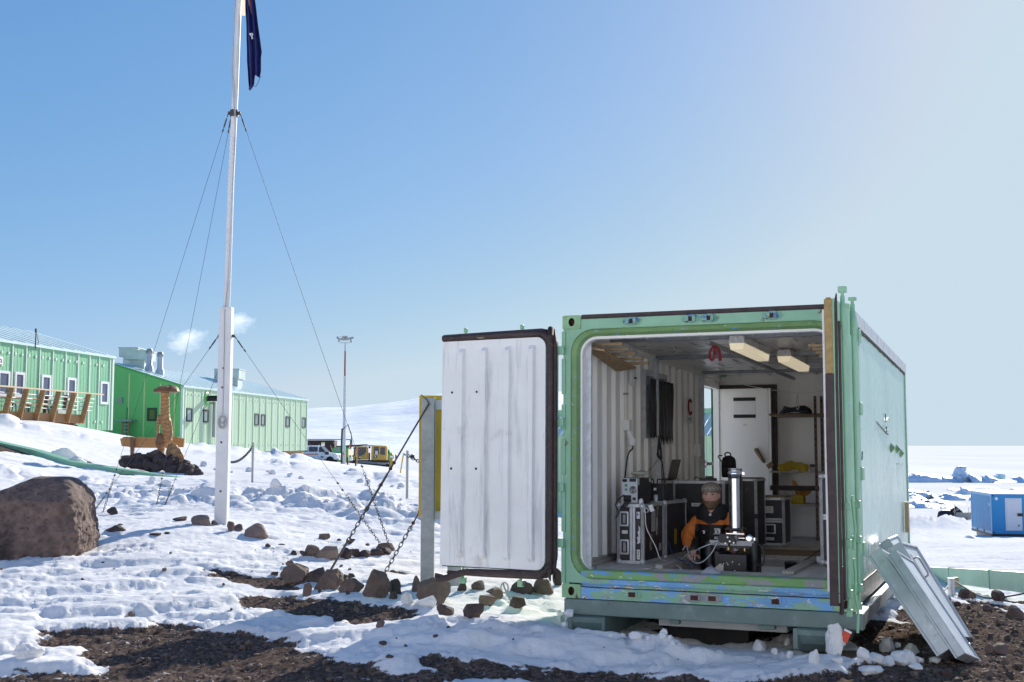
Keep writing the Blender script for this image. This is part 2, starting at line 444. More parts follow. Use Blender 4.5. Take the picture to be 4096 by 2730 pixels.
th = np.r_[np.linspace(-180, -34, 50), np.linspace(-33, -27.2, 50), np.arange(-27, 27.01, 0.085), np.linspace(27.2, 33, 50), np.linspace(34, 180, 50)[:-1]]
rr_ = [1.5]
while rr_[-1] < 8: rr_.append(rr_[-1] * 1.05)
while rr_[-1] < 40: rr_.append(rr_[-1] * 1.0042)
while rr_[-1] < 150: rr_.append(rr_[-1] * 1.0075)
while rr_[-1] < 430: rr_.append(rr_[-1] * 1.02)
rr_ = np.array(rr_)
TH, RR = np.meshgrid(np.radians(th), rr_)
gx = (RR * np.sin(TH)).ravel(); gy = (RR * np.cos(TH)).ravel()
gm = np.concatenate([gravel_mask(gx[i:i+100000], gy[i:i+100000]) for i in range(0, len(gx), 100000)])
gz = np.concatenate([H(gx[i:i+100000], gy[i:i+100000]) for i in range(0, len(gx), 100000)])
nt_, nr_ = len(th), len(rr_)
me = bpy.data.meshes.new('ground')
me.vertices.add(len(gx) + 1)
co = np.c_[gx, gy, gz]; co = np.vstack([co, [0, 0, 0]]).astype(np.float32)
me.vertices.foreach_set('co', co.ravel())
I, J = np.meshgrid(np.arange(nr_ - 1), np.arange(nt_), indexing='ij')
J2 = (J + 1) % nt_
quads = np.stack([I*nt_+J, I*nt_+J2, (I+1)*nt_+J2, (I+1)*nt_+J], -1).reshape(-1, 4)[:, ::-1]
tris = np.array([(len(gx), j, (j+1) % nt_) for j in range(nt_)])[:, ::-1]
me.loops.add(quads.size + tris.size)
me.loops.foreach_set('vertex_index', np.r_[quads.ravel(), tris.ravel()].astype(np.int32))
me.polygons.add(len(quads) + len(tris))
me.polygons.foreach_set('loop_start', np.r_[np.arange(len(quads))*4, len(quads)*4 + np.arange(len(tris))*3].astype(np.int32))
me.polygons.foreach_set('use_smooth', np.ones(len(quads)+len(tris), bool))
me.update(calc_edges=True); me.validate()
at_ = me.attributes.new('gravel', 'FLOAT', 'POINT'); at_.data.foreach_set('value', np.r_[gm, 0].astype(np.float32))

def snow_nodes(nt, scale=1.0):
    c = _mix(nt, _ramp(nt, _noise(nt, 0.7*scale, 5, 0.6), 0.35, 0.7), (0.735, 0.732, 0.735), (0.84, 0.832, 0.825))
    return c
m_ground, nt, bs = newmat('snow_and_scoria')
att = nt.nodes.new('ShaderNodeAttribute'); att.attribute_name = 'gravel'
snow_c = snow_nodes(nt)
g1 = _mix(nt, _ramp(nt, _noise(nt, 26, 6, 0.75), 0.34, 0.7), (0.048, 0.036, 0.030), (0.165, 0.124, 0.103))
vo = nt.nodes.new('ShaderNodeTexVoronoi'); vo.inputs['Scale'].default_value = 34
tc = nt.nodes.new('ShaderNodeTexCoord'); nt.links.new(tc.outputs['Object'], vo.inputs['Vector'])
bwv = nt.nodes.new('ShaderNodeRGBToBW'); nt.links.new(vo.outputs['Color'], bwv.inputs[0])
g2 = _mix(nt, _ramp(nt, bwv.outputs[0], 0.25, 0.8), (0.045, 0.034, 0.029), (0.19, 0.143, 0.12))
gcol = _mix(nt, 0.55, g1, g2)
gcol = _mix(nt, _ramp(nt, _noise(nt, 11, 7, 0.78), 0.61, 0.66), gcol, (0.72, 0.74, 0.78))
ad = nt.nodes.new('ShaderNodeMath'); ad.operation = 'ADD'
sb = nt.nodes.new('ShaderNodeMath'); sb.operation = 'MULTIPLY_ADD'; sb.inputs[1].default_value = 1.5; sb.inputs[2].default_value = -0.75
nt.links.new(_noise(nt, 19, 8, 0.8), sb.inputs[0]); nt.links.new(sb.outputs[0], ad.inputs[0]); nt.links.new(att.outputs['Fac'], ad.inputs[1])
fac = _ramp(nt, ad.outputs[0], 0.44, 0.56)
nt.links.new(_mix(nt, fac, snow_c, gcol), bs.inputs['Base Color'])
bs.inputs['Roughness'].default_value = 0.85
bs.inputs['Specular IOR Level'].default_value = 0.0
n0 = _bump(nt, bs, _noise(nt, 3.2, 8, 0.72, (1, 2.4, 1), dist=.4), 0.45, 0.06)
n1 = _bump(nt, bs, _noise(nt, 21, 8, 0.75), 0.45, 0.02, n0)
vo2 = nt.nodes.new('ShaderNodeTexVoronoi'); vo2.inputs['Scale'].default_value = 34; nt.links.new(tc.outputs['Object'], vo2.inputs['Vector'])
mm = nt.nodes.new('ShaderNodeMath'); mm.operation = 'MULTIPLY'; nt.links.new(vo2.outputs['Distance'], mm.inputs[0]); nt.links.new(fac, mm.inputs[1])
_bump(nt, bs, mm.outputs[0], -0.9, 0.025, n1)
me.materials.append(m_ground)
ground = bpy.data.objects.new('ground', me); COL.objects.link(ground); tag(ground, 'snow covered ground with patches of bare brown scoria gravel', None, None, 'structure')

# frozen sea out to the horizon, hill beyond
m_ice = newmat('sea_ice')[0]; nt = m_ice.node_tree; bs = nt.nodes['Principled BSDF']
nt.links.new(_mix(nt, _ramp(nt, _noise(nt, 0.012, 7, 0.65, (1, 0.25, 1)), 0.35, 0.65), (0.76, 0.76, 0.75), (0.90, 0.885, 0.86)), bs.inputs['Base Color'])
bs.inputs['Roughness'].default_value = 0.9; bs.inputs['Specular IOR Level'].default_value = 0.0
_bump(nt, bs, _noise(nt, 0.15, 6, 0.7, (1, 0.4, 1)), 0.5, 0.8)
b = MB(); v = [(0, 0, -8.2)]; rings = [120, 300, 500, 900, 2000, 5000, 12000, 30000, 60000]; nn = 96
for r_ in rings:
    for k in range(nn):
        a = 2*math.pi*k/nn; v.append((r_*math.sin(a), r_*math.cos(a), -8.2))
f = [(0, 1+(k+1) % nn, 1+k) for k in range(nn)]
for i in range(len(rings)-1):
    for k in range(nn): f.append((1+i*nn+k, 1+i*nn+(k+1) % nn, 1+(i+1)*nn+(k+1) % nn, 1+(i+1)*nn+k))
b.add(v, f); tag(b.build('sea_ice', m_ice), 'flat white frozen sea reaching to the horizon', None, None, 'structure')

m_hill = newmat('hill_snow')[0]; nt = m_hill.node_tree; bs = nt.nodes['Principled BSDF']
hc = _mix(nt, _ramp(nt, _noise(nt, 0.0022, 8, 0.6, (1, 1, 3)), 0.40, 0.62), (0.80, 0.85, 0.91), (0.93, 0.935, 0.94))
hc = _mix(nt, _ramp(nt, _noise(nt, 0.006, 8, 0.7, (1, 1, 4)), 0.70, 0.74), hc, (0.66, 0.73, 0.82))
nt.links.new(hc, bs.inputs['Base Color']); bs.inputs['Roughness'].default_value = 0.7
_bump(nt, bs, _noise(nt, 0.004, 6, 0.55), .5, 30)
hx = np.linspace(-2600, 2600, 150); hy = np.linspace(3600, 8200, 110)
HX, HY = np.meshgrid(hx, hy); X, Y = HX.ravel(), HY.ravel()
crest = np.interp(X / Y, [-.42, -.30, -.1715, -.136, -.094, -.064, -.03, .05, .12, .2, .27, .4], [60, 150, 218, 228, 262, 296, 320, 300, 220, 90, 0, 0])
prof = sstep(3700, 6600, Y) ** 0.8 * (1 - 0.6 * sstep(7000, 8200, Y))
hz = -12 + crest * prof + crest / 300 * prof * (20 * fbm(X/620, Y/900, 91, 4) + 9 * (ridged(X/400, Y/700, 93, 3) - .6))
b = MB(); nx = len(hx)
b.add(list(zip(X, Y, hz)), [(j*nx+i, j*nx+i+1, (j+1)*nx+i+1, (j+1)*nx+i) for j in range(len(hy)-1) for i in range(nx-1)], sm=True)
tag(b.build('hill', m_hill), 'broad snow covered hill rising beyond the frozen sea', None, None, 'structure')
# ------------------------------------------------------------------ shipping container
YAW, TP, TR_ = 0.38942, -0.01737, 0.00023
_e = Vector((math.cos(YAW), -math.sin(YAW), 0)); _nv = Vector((math.sin(YAW), math.cos(YAW), 0)); _k = Vector((0, 0, 1))
n2 = _nv * math.cos(TP) + _k * math.sin(TP); k2 = -_nv * math.sin(TP) + _k * math.cos(TP)
e2 = _e * math.cos(TR_) + k2 * math.sin(TR_); k3 = -_e * math.sin(TR_) + k2 * math.cos(TR_)
CO = Vector((0.43581, 10.38005, CAMZ - 1.30116))
MC = Matrix(((e2.x, n2.x, k3.x, CO.x), (e2.y, n2.y, k3.y, CO.y), (e2.z, n2.z, k3.z, CO.z), (0, 0, 0, 1)))
MCi = MC.inverted()
def chit(px, py, ax, val):               # pixel on a plane of the container's own axes
    d = MCi.to_3x3() @ ray(px, py); c = MCi @ CAM; return c + d * ((val - c[ax]) / d[ax])
W, L, HT = 2.438, 6.06, 2.438

GREEN = (0.250, 0.475, 0.310); GREEND = (0.185, 0.325, 0.130); BLUE = (0.13, 0.34, 0.68); RUST = (0.085, 0.030, 0.016); PALE = (0.62, 0.64, 0.62)
m_green = pm('green_container_paint', GREEN, .45, var=.12, scale=3, bump=.12, bscale=40, patches=((BLUE, 9, .665, .68, (1, 1, 2)), (PALE, 22, .69, .70, (1, 1, 2)), (RUST, 11, .645, .68, (1, 1, .6))))
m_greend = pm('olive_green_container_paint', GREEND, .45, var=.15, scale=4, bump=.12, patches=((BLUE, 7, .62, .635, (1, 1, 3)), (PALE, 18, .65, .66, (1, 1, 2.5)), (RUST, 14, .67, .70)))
m_sill = pm('flaking_blue_and_green_sill', (0.17, 0.40, 0.70), .5, var=.15, scale=4, bump=.35, bscale=30, patches=((GREEN, 4, .49, .50, (.7, 1, 2.2)), ((.33, .33, .31), 8, .58, .595, (1, 1, 2.2)), ((.75,.77,.77), 13, .60, .61, (.6, 1, 2.2)), (RUST, 13, .625, .66, (.6, 1, 2.4))))
m_silltop = pm('flaking_green_sill_lip', (0.20, 0.40, 0.13), .5, var=.15, scale=3, bump=.3, bscale=30, patches=(((.31, .31, .30), 4, .53, .545, (1, 1, 1.6)), (BLUE, 6, .59, .60, (.6, 1, 2)), ((.7,.72,.72), 16, .64, .65, (1, 1, 1.8)), (RUST, 14, .67, .70)))
m_cast = pm('rust_edged_casting_paint', (0.25, 0.45, 0.24), .5, var=.15, scale=5, patches=((RUST, 12, .60, .66), (PALE, 20, .70, .72)))
m_rust = pm('rust', (0.07, 0.026, 0.016), .85, var=.4, scale=22, bump=.4)
m_rubber = pm('dark_brown_rubber_seal', (0.045, 0.026, 0.026), .6, var=.4, scale=12, bump=.4, bscale=70, patches=(((.16, .075, .045), 10, .64, .70), ((.30, .23, .14), 6, .69, .72, (1, 1, 2))))
m_sealworn = pm('worn_ochre_seal', (0.36, 0.25, 0.10), .8, var=.25, scale=18, bump=.4, patches=(((.06, .03, .03), 9, .6, .66),))
m_inwhite = pm('off_white_inner_paint', (0.87, 0.85, 0.81), .55, var=.05, scale=2.5, bump=.04, patches=(((.40, .36, .31), 7, .70, .78), ((.25, .2, .16), 26, .745, .76)))
m_ceil = pm('grey_white_ceiling_paint', (0.82, 0.79, 0.75), .30, var=.10, scale=2.2, bump=.06, bscale=9)
m_doorwhite = pm('white_door_skin', (0.82, 0.815, 0.795), .5, var=.05, scale=2.6, bump=.04, bscale=18, patches=(((.52, .54, .55), 5, .54, .74, (2.5, 1, .22)), ((.48, .44, .40), 2.2, .62, .80), ((.42, .30, .19), 13, .70, .73, (3, 1, .14)), ((.10, .10, .11), 40, .725, .74, (2.4, 1, .35))))
m_galv = pm('galvanised_steel', (0.54, 0.56, 0.59), .42, .35, var=.2, scale=14, bump=.05)
m_steel = pm('dull_grey_steel', (0.30, 0.31, 0.33), .5, .5, var=.2, scale=9, bump=.06)
m_alu = pm('weathered_aluminium', (0.46, 0.50, 0.545), .42, .40, var=.18, scale=4, bump=.1, bscale=25, patches=(((.28, .30, .32), 6, .60, .75, (1, 1, 1)), ((.74, .76, .78), 8, .66, .72)))
m_chrome = pm('polished_steel', (0.78, 0.78, 0.80), .10, 1.0, var=.05, scale=4, bump=0, rvar=.05)
m_black = pm('black_painted_metal', (0.020, 0.020, 0.023), .42, .1, var=.3, scale=10, bump=.06)
m_blackp = pm('black_plastic', (0.026, 0.026, 0.028), .5, var=.3, scale=15, bump=.05)
m_ply = pm('grey_worn_plywood_floor', (0.50, 0.465, 0.42), .75, var=.2, scale=3.5, bump=.2, bscale=24, stretch=(3, .5, 1), patches=(((.14, .12, .105), 5, .58, .72), ((.44, .44, .45), 4, .64, .74)))
m_plybrown = pm('brown_plywood', (0.22, 0.15, 0.09), .75, var=.18, scale=4, bump=.15, bscale=20, stretch=(.6, 4, 1))
m_pine = pm('pale_timber', (0.44, 0.32, 0.19), .65, var=.15, scale=5, bump=.15, bscale=14, stretch=(.7, 6, 6))
m_greytimber = pm('grey_bleached_timber', (0.40, 0.37, 0.33), .75, var=.18, scale=5, bump=.2, bscale=18, stretch=(5, .7, 5))
m_osb = pm('strand_board', (0.40, 0.26, 0.13), .7, var=.4, scale=30, bump=.2, bscale=40)
m_white = pm('white_plastic', (0.84, 0.84, 0.82), .4, var=.03, scale=4, bump=0)
m_creambox = pm('yellowed_cream_plastic', (0.74, 0.68, 0.50), .35, var=.1, scale=7, bump=.03)
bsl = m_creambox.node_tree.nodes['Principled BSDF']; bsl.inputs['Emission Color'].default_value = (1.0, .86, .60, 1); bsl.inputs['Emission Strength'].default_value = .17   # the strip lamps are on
m_beamgreen = pm('grey_green_steel_beam', (0.145, 0.205, 0.190), .5, .1, var=.15, scale=5, bump=.12, patches=((RUST, 13, .68, .73), ((.26, .31, .30), 5, .6, .75)))
m_tub = pm('white_foam_tub', (0.76, 0.76, 0.73), .6, var=.06, scale=4, bump=.08)
m_dark = pm('dark_void_board', (0.012, 0.011, 0.011), .8, var=.3, scale=8)
m_red = pm('red_webbing', (0.26, 0.015, 0.025), .7, var=.15, scale=12)
m_yellow = pm('yellow_webbing', (0.46, 0.33, 0.02), .7, var=.2, scale=14, bump=.2)
m_yellowpaint = pm('yellow_paint', (0.62, 0.40, 0.015), .45, var=.08, scale=3, bump=.03)
m_orange = pm('orange_nylon', (0.74, 0.20, 0.035), .65, var=.2, scale=20, bump=.45, bscale=26)
m_blackcloth = pm('black_nylon', (0.014, 0.0135, 0.015), .75, var=.3, scale=20, bump=.45, bscale=26)
m_wire_w = pm('white_cable', (0.7, 0.7, 0.7), .4, var=.02, scale=5, bump=0)
m_paper = pm('white_paper_label', (0.74, 0.74, 0.73), .6, var=.03, scale=20, bump=0)
m_ink = pm('dark_print', (0.02, 0.025, 0.035), .6, var=.1, scale=20, bump=0)
m_blueink = pm('blue_print', (0.02, 0.07, 0.30), .6, var=.1, scale=20, bump=0)
m_glass = pm('dark_window_glass', (0.06, 0.075, 0.10), .08, var=.15, scale=1.2, bump=0)

# side panel: paint paled with glare in the colour, streaked downwards, mirror-like at a low angle
m_side, nt, bs = newmat('side_paint_glare_tone')
c = _mix(nt, _ramp(nt, _noise(nt, 2.2, 6, 0.7, (1, 9, .35)), .32, .68), (0.32, 0.55, 0.475), (0.46, 0.65, 0.595))
c = _mix(nt, _ramp(nt, _noise(nt, 5, 6, 0.7, (1, 6, .25)), .60, .70), c, (0.58, 0.66, 0.65))
zc = nt.nodes.new('ShaderNodeTexCoord'); sx = nt.nodes.new('ShaderNodeSeparateXYZ'); nt.links.new(zc.outputs['Object'], sx.inputs[0])
c = _mix(nt, _ramp(nt, _noise(nt, 7, 7, 0.75, (1, 3, .22), dist=.2), .70, .73), c, (0.16, 0.22, 0.21))
nt.links.new(c, bs.inputs['Base Color']); bs.inputs['Roughness'].default_value = .24; bs.inputs['Specular IOR Level'].default_value = .75
rr2 = nt.nodes.new('ShaderNodeMapRange'); rr2.inputs[3].default_value = .14; rr2.inputs[4].default_value = .42
nt.links.new(_noise(nt, 4, 5, .6, (1, 7, .3)), rr2.inputs[0]); nt.links.new(rr2.outputs[0], bs.inputs['Roughness'])
_bump(nt, bs, _noise(nt, 3, 4, .55, (1, 2.5, .5)), .10, .01)
m_skirt = pm('brown_streaked_side_skirt', (0.50, 0.50, 0.44), .4, var=.1, scale=3, bump=.1, stretch=(1, 6, .6), patches=(((.10, .06, .04), 6, .54, .66, (1, 5, .5)),))

cont = thing('shipping_container', 'open pale green shipping container on skids with worn blue sill and man inside', 'container', M=MC)
# corner posts
for (u0, u1) in ((0, .062), (W - .062, W)):
    b = MB(); b.box(u0, u1, .004, .15, .115, HT - .115); 
    b.build('corner_post', m_green, cont, bevel=.004)
for (u0, u1) in ((0, .07), (W - .07, W)):
    MB().box(u0, u1, L - .12, L, .115, HT - .115).build('corner_post', m_green, cont, bevel=.004)
# rounded door surround, three steps inwards
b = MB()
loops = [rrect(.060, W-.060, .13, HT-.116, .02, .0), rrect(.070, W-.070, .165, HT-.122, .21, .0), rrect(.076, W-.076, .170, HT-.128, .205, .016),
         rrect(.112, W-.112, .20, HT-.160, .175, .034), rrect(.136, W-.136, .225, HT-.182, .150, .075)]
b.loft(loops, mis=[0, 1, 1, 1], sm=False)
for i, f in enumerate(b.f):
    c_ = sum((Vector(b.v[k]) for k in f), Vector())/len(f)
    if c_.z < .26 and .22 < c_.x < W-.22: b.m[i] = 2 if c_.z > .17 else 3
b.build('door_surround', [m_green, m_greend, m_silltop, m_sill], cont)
b = MB(); b.loft([rrect(.136, W-.136, .225, HT-.182, .150, .075), rrect(.150, W-.150, .225, HT-.203, .135, .085), rrect(.150, W-.150, .225, HT-.203, .135, .17)])
b.build('surround_lip', m_inwhite, cont)
# header
b = MB(); b.box(.165, W-.165, -.002, .16, HT-.118, HT-.034); b.box(.165, W-.165, .02, .16, HT-.034, HT-.012)
b.build('header_beam', m_green, cont, bevel=.003)
b = MB(); n_ = 40
pts = [Vector((.17 + (W-.34)*i/n_, .004, HT-.030 + .002*math.sin(i*1.9))) for i in range(n_+1)]
b.box(.17, W-.17, .002, .10, HT-.030, HT+.006); b.tube(pts, .006, 5); b.build('roof_edge_seal', m_rubber, cont)
# lock keepers on header and sill
m_keep = pm('chipped_keeper_paint', (0.22, 0.42, 0.30), .5, var=.2, scale=20, bump=.3, patches=(((.08, .20, .42), 14, .52, .56), (RUST, 22, .60, .66), ((.6,.62,.6), 30, .66, .69)))
def keeper(name, u, w, v, mat, recess=False):
    b = MB(); M = T(u, v, w)
    b.prism([(.085*math.cos(a)*(1.0), .038*math.sin(a)) for a in np.linspace(0, 2*math.pi, 14, endpoint=False)], 0, .006, M @ RX(R(90)))
    if not recess:
        b.box(-.055, -.018, -.030, -.006, -.022, .026, M); b.box(.014, .040, -.030, -.006, -.024, .024, M); b.box(-.02, .016, -.014, -.006, -.018, .018, M, 1)
        b.ball((.060, -.010, 0), .010, 8, 6, M)
    else:
        b.box(-.03, .03, -.012, -.006, -.02, .02, M, 1); b.box(-.055, -.032, -.014, -.006, -.022, .020, M); b.box(.034, .05, -.016, -.006, -.018, .022, M)
    b.build(name, [m_keep if not recess else mat, m_rust], cont, bevel=.002, seg=1)
for px in (1452, 1588, 1630, 1775):
    keeper('lock_keeper', chit(px*1.741, 740*1.741, 1, 0).x, HT-.070, -.004, m_green)
for px, m in ((1453, m_sill), (1596, m_steel), (1637, m_steel), (1782, m_sill)):
    keeper('lock_keeper', chit(px*1.741, 1362*1.741, 1, 0).x, .053, -.010, m, True)
# sill: profile across, drawn along the width
prof = [(-.006, .0), (-.006, .092), (.028, .098), (.028, .114), (.018, .118), (.018, .138), (.036, .142), (.036, .164), (.012, .170), (.004, .178), (.0, .232), (.012, .2405), (.16, .2405), (.16, .0)]
b = MB(); b.prism([(y, z) for y, z in prof], .166, W-.166, Matrix(((0,0,1,0),(1,0,0,0),(0,1,0,0),(0,0,0,1))))
for i, f in enumerate(b.f):
    zs = [b.v[k][2] for k in f]
    if len(f) == 4 and min(zs) > .15: b.m[i] = 1
b.build('door_sill', [m_sill, m_silltop], cont)
b = MB()
for z in (.096, .140, .1675): b.tube([(.17 + (W-.34)*i/20, .010 if z < .1 else .026 if z < .15 else .02, z + .002*math.sin(i*2.3)) for i in range(21)], .006, 5)
b.build('sill_seal', m_rubber, cont)
# corner castings with their lock holes
def casting(u0, u1, v0, w0, w1, out):
    b = MB(); cu = (u0+u1)/2; cw = (w0+w1)/2
    rect = []
    for a in np.linspace(0, 2*math.pi, 32, endpoint=False):
        ca, sa = math.cos(a), math.sin(a); k_ = min((u1-u0)/2/max(1e-6, abs(ca)), (w1-w0)/2/max(1e-6, abs(sa))); rect.append((cu + ca*k_, v0, cw + sa*k_))

    def ell(a, c, y): return [(cu + a*math.cos(math.atan2(p[2]-cw, p[0]-cu)), y, cw + c*math.sin(math.atan2(p[2]-cw, p[0]-cu))) for p in rect]
    b.loft([rect, ell(.028, .037, v0), ell(.028, .037, v0+.05*out)], mis=[0, 1], cap=True)
    d = .165*out
    b.loft([rect, [(p[0], v0+d, p[2]) for p in rect]], mi=0, cap=True)
    b.build('corner_casting', [m_cast, m_rust], cont)
for u0, u1 in ((-.003, .165), (W-.165, W+.003)):
    casting(u0, u1, -.010, 0, .118, 1); casting(u0, u1, -.010, HT-.118, HT+.003, 1)
    casting(u0, u1, L+.006, 0, .118, -1); casting(u0, u1, L+.006, HT-.118, HT+.003, -1)
# hinge plates beside the left post
b = MB()
for z0, z1 in ((.125, .47), (.56, .95), (1.05, 1.36), (1.44, 1.66), (1.75, 2.06), (2.15, 2.30)): b.box(-.010, .024, -.012, .03, z0, z1)
b.build('hinge_cover', m_green, cont, bevel=.004)
# roof, ceiling
b = MB(); b.box(.02, W-.02, .16, L-.02, HT-.05, HT-.02); b.build('roof', m_galv, cont)
b = MB(); v = []; nu, nv = 30, 60
CEIL = 2.338
for j in range(nv+1):
    for i in range(nu+1):
        u = .06 + (W-.12)*i/nu; vv = .17 + (L-.25)*j/nv
        v.append((u, vv, CEIL + .006*mnoise.noise(Vector((u*1.5, vv*1.2, 3)))))
b.add(v, [(j*(nu+1)+i, (j+1)*(nu+1)+i, (j+1)*(nu+1)+i+1, j*(nu+1)+i+1) for j in range(nv) for i in range(nu)], sm=True)
for k, vv in enumerate(np.arange(.45, 5.8, .52)):               # pressed beads
    for u in (.35, .75, 1.35, 1.75, 2.1):
        uo = u + (.12 if k % 2 else 0)
        b.tube([(uo, vv, CEIL-.001), (uo, vv+.04, CEIL-.010), (uo, vv+.30, CEIL-.010), (uo, vv+.34, CEIL-.001)], .009, 6)
b.build('ceiling', m_ceil, cont)
b = MB(); 
for vv in (2.70, 4.86): b.box(.06, W-.06, vv-.025, vv+.025, 2.275, 2.318)
b.box(.06, W-.06, 1.05, 1.09, 2.30, 2.335); b.box(1.07, 1.115, .85, 5.70, 2.24, 2.273); b.box(1.45, W-.06, 3.45, 3.50, 2.27, 2.31)
b.build('roof_channel', m_steel, cont, bevel=.003, seg=1)
# left wall: corrugated, with a window hole and a doorway
WIN = (2.31, 3.12, 1.48, 2.08); DOOR = (4.92, 5.74, .24, 2.14)
brk = []
vv = .17
while vv < L - .08:
    for dv, u in ((.0, .050), (.215, .050), (.232, .088), (.268, .088)): 
        if vv + dv < L - .06: brk.append((vv + dv, u))
    vv += .285
def ucorr(v):
    for i in range(len(brk)-1):
        if brk[i][0] <= v <= brk[i+1][0]:
            t = (v - brk[i][0]) / max(1e-6, brk[i+1][0]-brk[i][0]); return brk[i][1]*(1-t)+brk[i+1][1]*t
    return .05
vs_ = sorted(set([b_[0] for b_ in brk] + [WIN[0], WIN[1], DOOR[0], DOOR[1], L-.06]))
b = MB(); bo = MB()
for a0, a1 in zip(vs_[:-1], vs_[1:]):
    mid = (a0 + a1)/2; spans = [(.10, 2.345)]
    if WIN[0] < mid < WIN[1]: spans = [(.10, WIN[2]), (WIN[3], 2.345)]
    if DOOR[0] < mid < DOOR[1]: spans = [(DOOR[3], 2.345)]
    for z0, z1 in spans:
        u0, u1 = ucorr(a0+1e-5), ucorr(a1-1e-5)
        b.add([(u0,a0,z0),(u1,a1,z0),(u1,a1,z1),(u0,a0,z1)], [(0,1,2,3)])
        bo.add([(u0-.045,a0,z0),(u1-.045,a1,z0),(u1-.045,a1,z1),(u0-.045,a0,z1)], [(3,2,1,0)])
b.v += bo.v; nb = len(b.v) - len(bo.v); b.f += [tuple(i+nb for i in f) for f in bo.f]; b.m += [1]*len(bo.f); b.s += [False]*len(bo.f)
b.box(.02, .115, .17, L-.1, 2.345, 2.40, mi=0); b.box(.045, .095, .17, L-.1, 2.26, 2.345, mi=0)
b.build('left_wall', [m_inwhite, m_green], cont)
b = MB(); b.box(.05, .10, .18, 4.9, .24, .30); b.box(.05, .13, .15, 4.9, .2405, .27); b.build('skirting_rail', m_greytimber, cont)
# right wall
b = MB(); v = []; nj, nk = 60, 26
for k in range(nk+1):
    for j in range(nj+1):
        vv = .09 + (L-.16)*j/nj; z = .19 + (2.30-.19)*k/nk
        e_ = min(1, min(j, nj-j)/3, min(k, nk-k)/3)
        v.append((W-.012 + e_*(.011*mnoise.noise(Vector((vv*.9, z*.5, 1))) + .006*mnoise.noise(Vector((vv*2.6, z*.8, 5)))), vv, z))
b.add(v, [(k*(nj+1)+j, k*(nj+1)+j+1, (k+1)*(nj+1)+j+1, (k+1)*(nj+1)+j) for k in range(nk) for j in range(nj)], sm=True)
o = b.build('right_wall', m_side, cont)
MB().box(2.345, 2.395, .17, L-.1, .10, 2.33).build('inner_right_wall', m_inwhite, cont)
b = MB(); b.box(W-.02, W-.002, .09, L-.06, .03, .186); b.build('side_skirt', m_skirt, cont)
b = MB(); b.tube([(W-.004, .1 + (L-.2)*i/30, .188 + .002*math.sin(i*1.7)) for i in range(31)], .006, 5)
b.tube([(W-.004, .17 + (L-.3)*i/40, 2.305 + .004*math.sin(i*1.7) + .003*math.sin(i*.6)) for i in range(41)], .010, 5)
b.build('panel_seam_seal', m_rubber, cont)
b = MB(); b.box(W-.04, W+.004, .168, L-.12, 2.325, HT-.004)
for k in range(9): b.box(W+.002, W+.006, .5+.62*k, .502+.62*k, 2.33, HT-.01)
b.box(W-.01, W+.009, .168, L-.12, 2.315, 2.335); b.build('top_side_rail', m_galv, cont, bevel=.003, seg=1)
for px, py in ((1110, 1357), (1152, 1367), (1183, 1400)):
    p = chit(3000+px/1.96, 1100+py/1.96, 0, W)
    b = MB(); M = T(W-.006, p.y, p.z) @ RY(R(90)); q = .055
    b.add([(-q,0,0),(0,q*1.3,0),(q,0,0),(0,-q*1.3,0),(0,0,.045)], [(0,1,4),(1,2,4),(2,3,4),(3,0,4),(0,3,2,1)], M); b.build('vent_cowl', m_greend, cont)
b = MB(); b.box(W, W+.045, 5.25, 5.36, .36, .72); b.build('fender_board', m_pine, cont)
# scuffs and scratches on the side
for (x, y, x2, y2) in ((843,495,846,558),(875,1385,873,1450),(838,1205,862,1208),(985,1150,1080,1255),(1056,1090,1062,1150),(1062,1150,1075,1120),(1066,1190,1066,1240),(1050,1220,1078,1215),(826,1300,830,1340),(1150,1482,1195,1484)):
    p = chit(3000+x/1.96, 1100+y/1.96, 0, W-.012); q = chit(3000+x2/1.96, 1100+y2/1.96, 0, W-.012)
    b = MB(); b.beam((W-.006, p.y, p.z), (W-.006, q.y, q.z), .007, .012, up=(1,0,0)); b.build('scuff_mark', m_steel, cont)
# back wall
b = MB(); b.box(.05, 2.395, L-.09, L-.03, .10, 2.345); b.build('back_wall', m_inwhite, cont)
# floor with its well
PU0, PU1, PV0, PV1 = .775, 1.80, .46, 2.14
b = MB(); z0, z1 = .15, .239
b.box(.055, PU0, .16, 5.97, z0, z1); b.box(PU1, 2.345, .16, 5.97, z0, z1); b.box(PU0, PU1, .16, PV0, z0, z1); b.box(PU0, PU1, PV1, 5.97, z0, z1)
b.build('plywood_floor', m_ply, cont)
b = MB(); b.box(PU0-.065, PU0, PV0-.05, PV1, .239, .275); b.box(PU0-.16, PU0-.065, .30, PV1, .239, .248)
b.build('well_edge_board', m_greytimber, cont, bevel=.004, seg=1)
b = MB(); b.box(PU1, PU1+.10, PV0-.05, PV1+.05, .239, .262); b.build('well_edge_board', m_greytimber, cont, bevel=.004, seg=1)
b = MB(); b.box(PU0-.05, 2.34, PV1+.012, PV1+.06, .239, .262); b.build('well_edge_board', m_greytimber, cont, bevel=.004, seg=1)
b = MB(); b.box(PU0-.1, 2.34, PV1+.06, 3.3, .2395, .246); b.build('floor_sheet', m_plybrown, cont)
b = MB(); t_ = .025
b.box(PU0-.04, PU1+.04, PV0-.05, PV1+.04, -.245, -.165); b.box(PU0-t_, PU0, PV0, PV1, -.165, .2385); b.box(PU1, PU1+t_, PV0, PV1, -.165, .2385)
b.box(PU0, PU1, PV0-t_, PV0, -.165, .2385); b.box(PU0, PU1, PV1, PV1+t_, -.165, .2385)
b.build('floor_well', m_tub, cont, bevel=.01, seg=2)
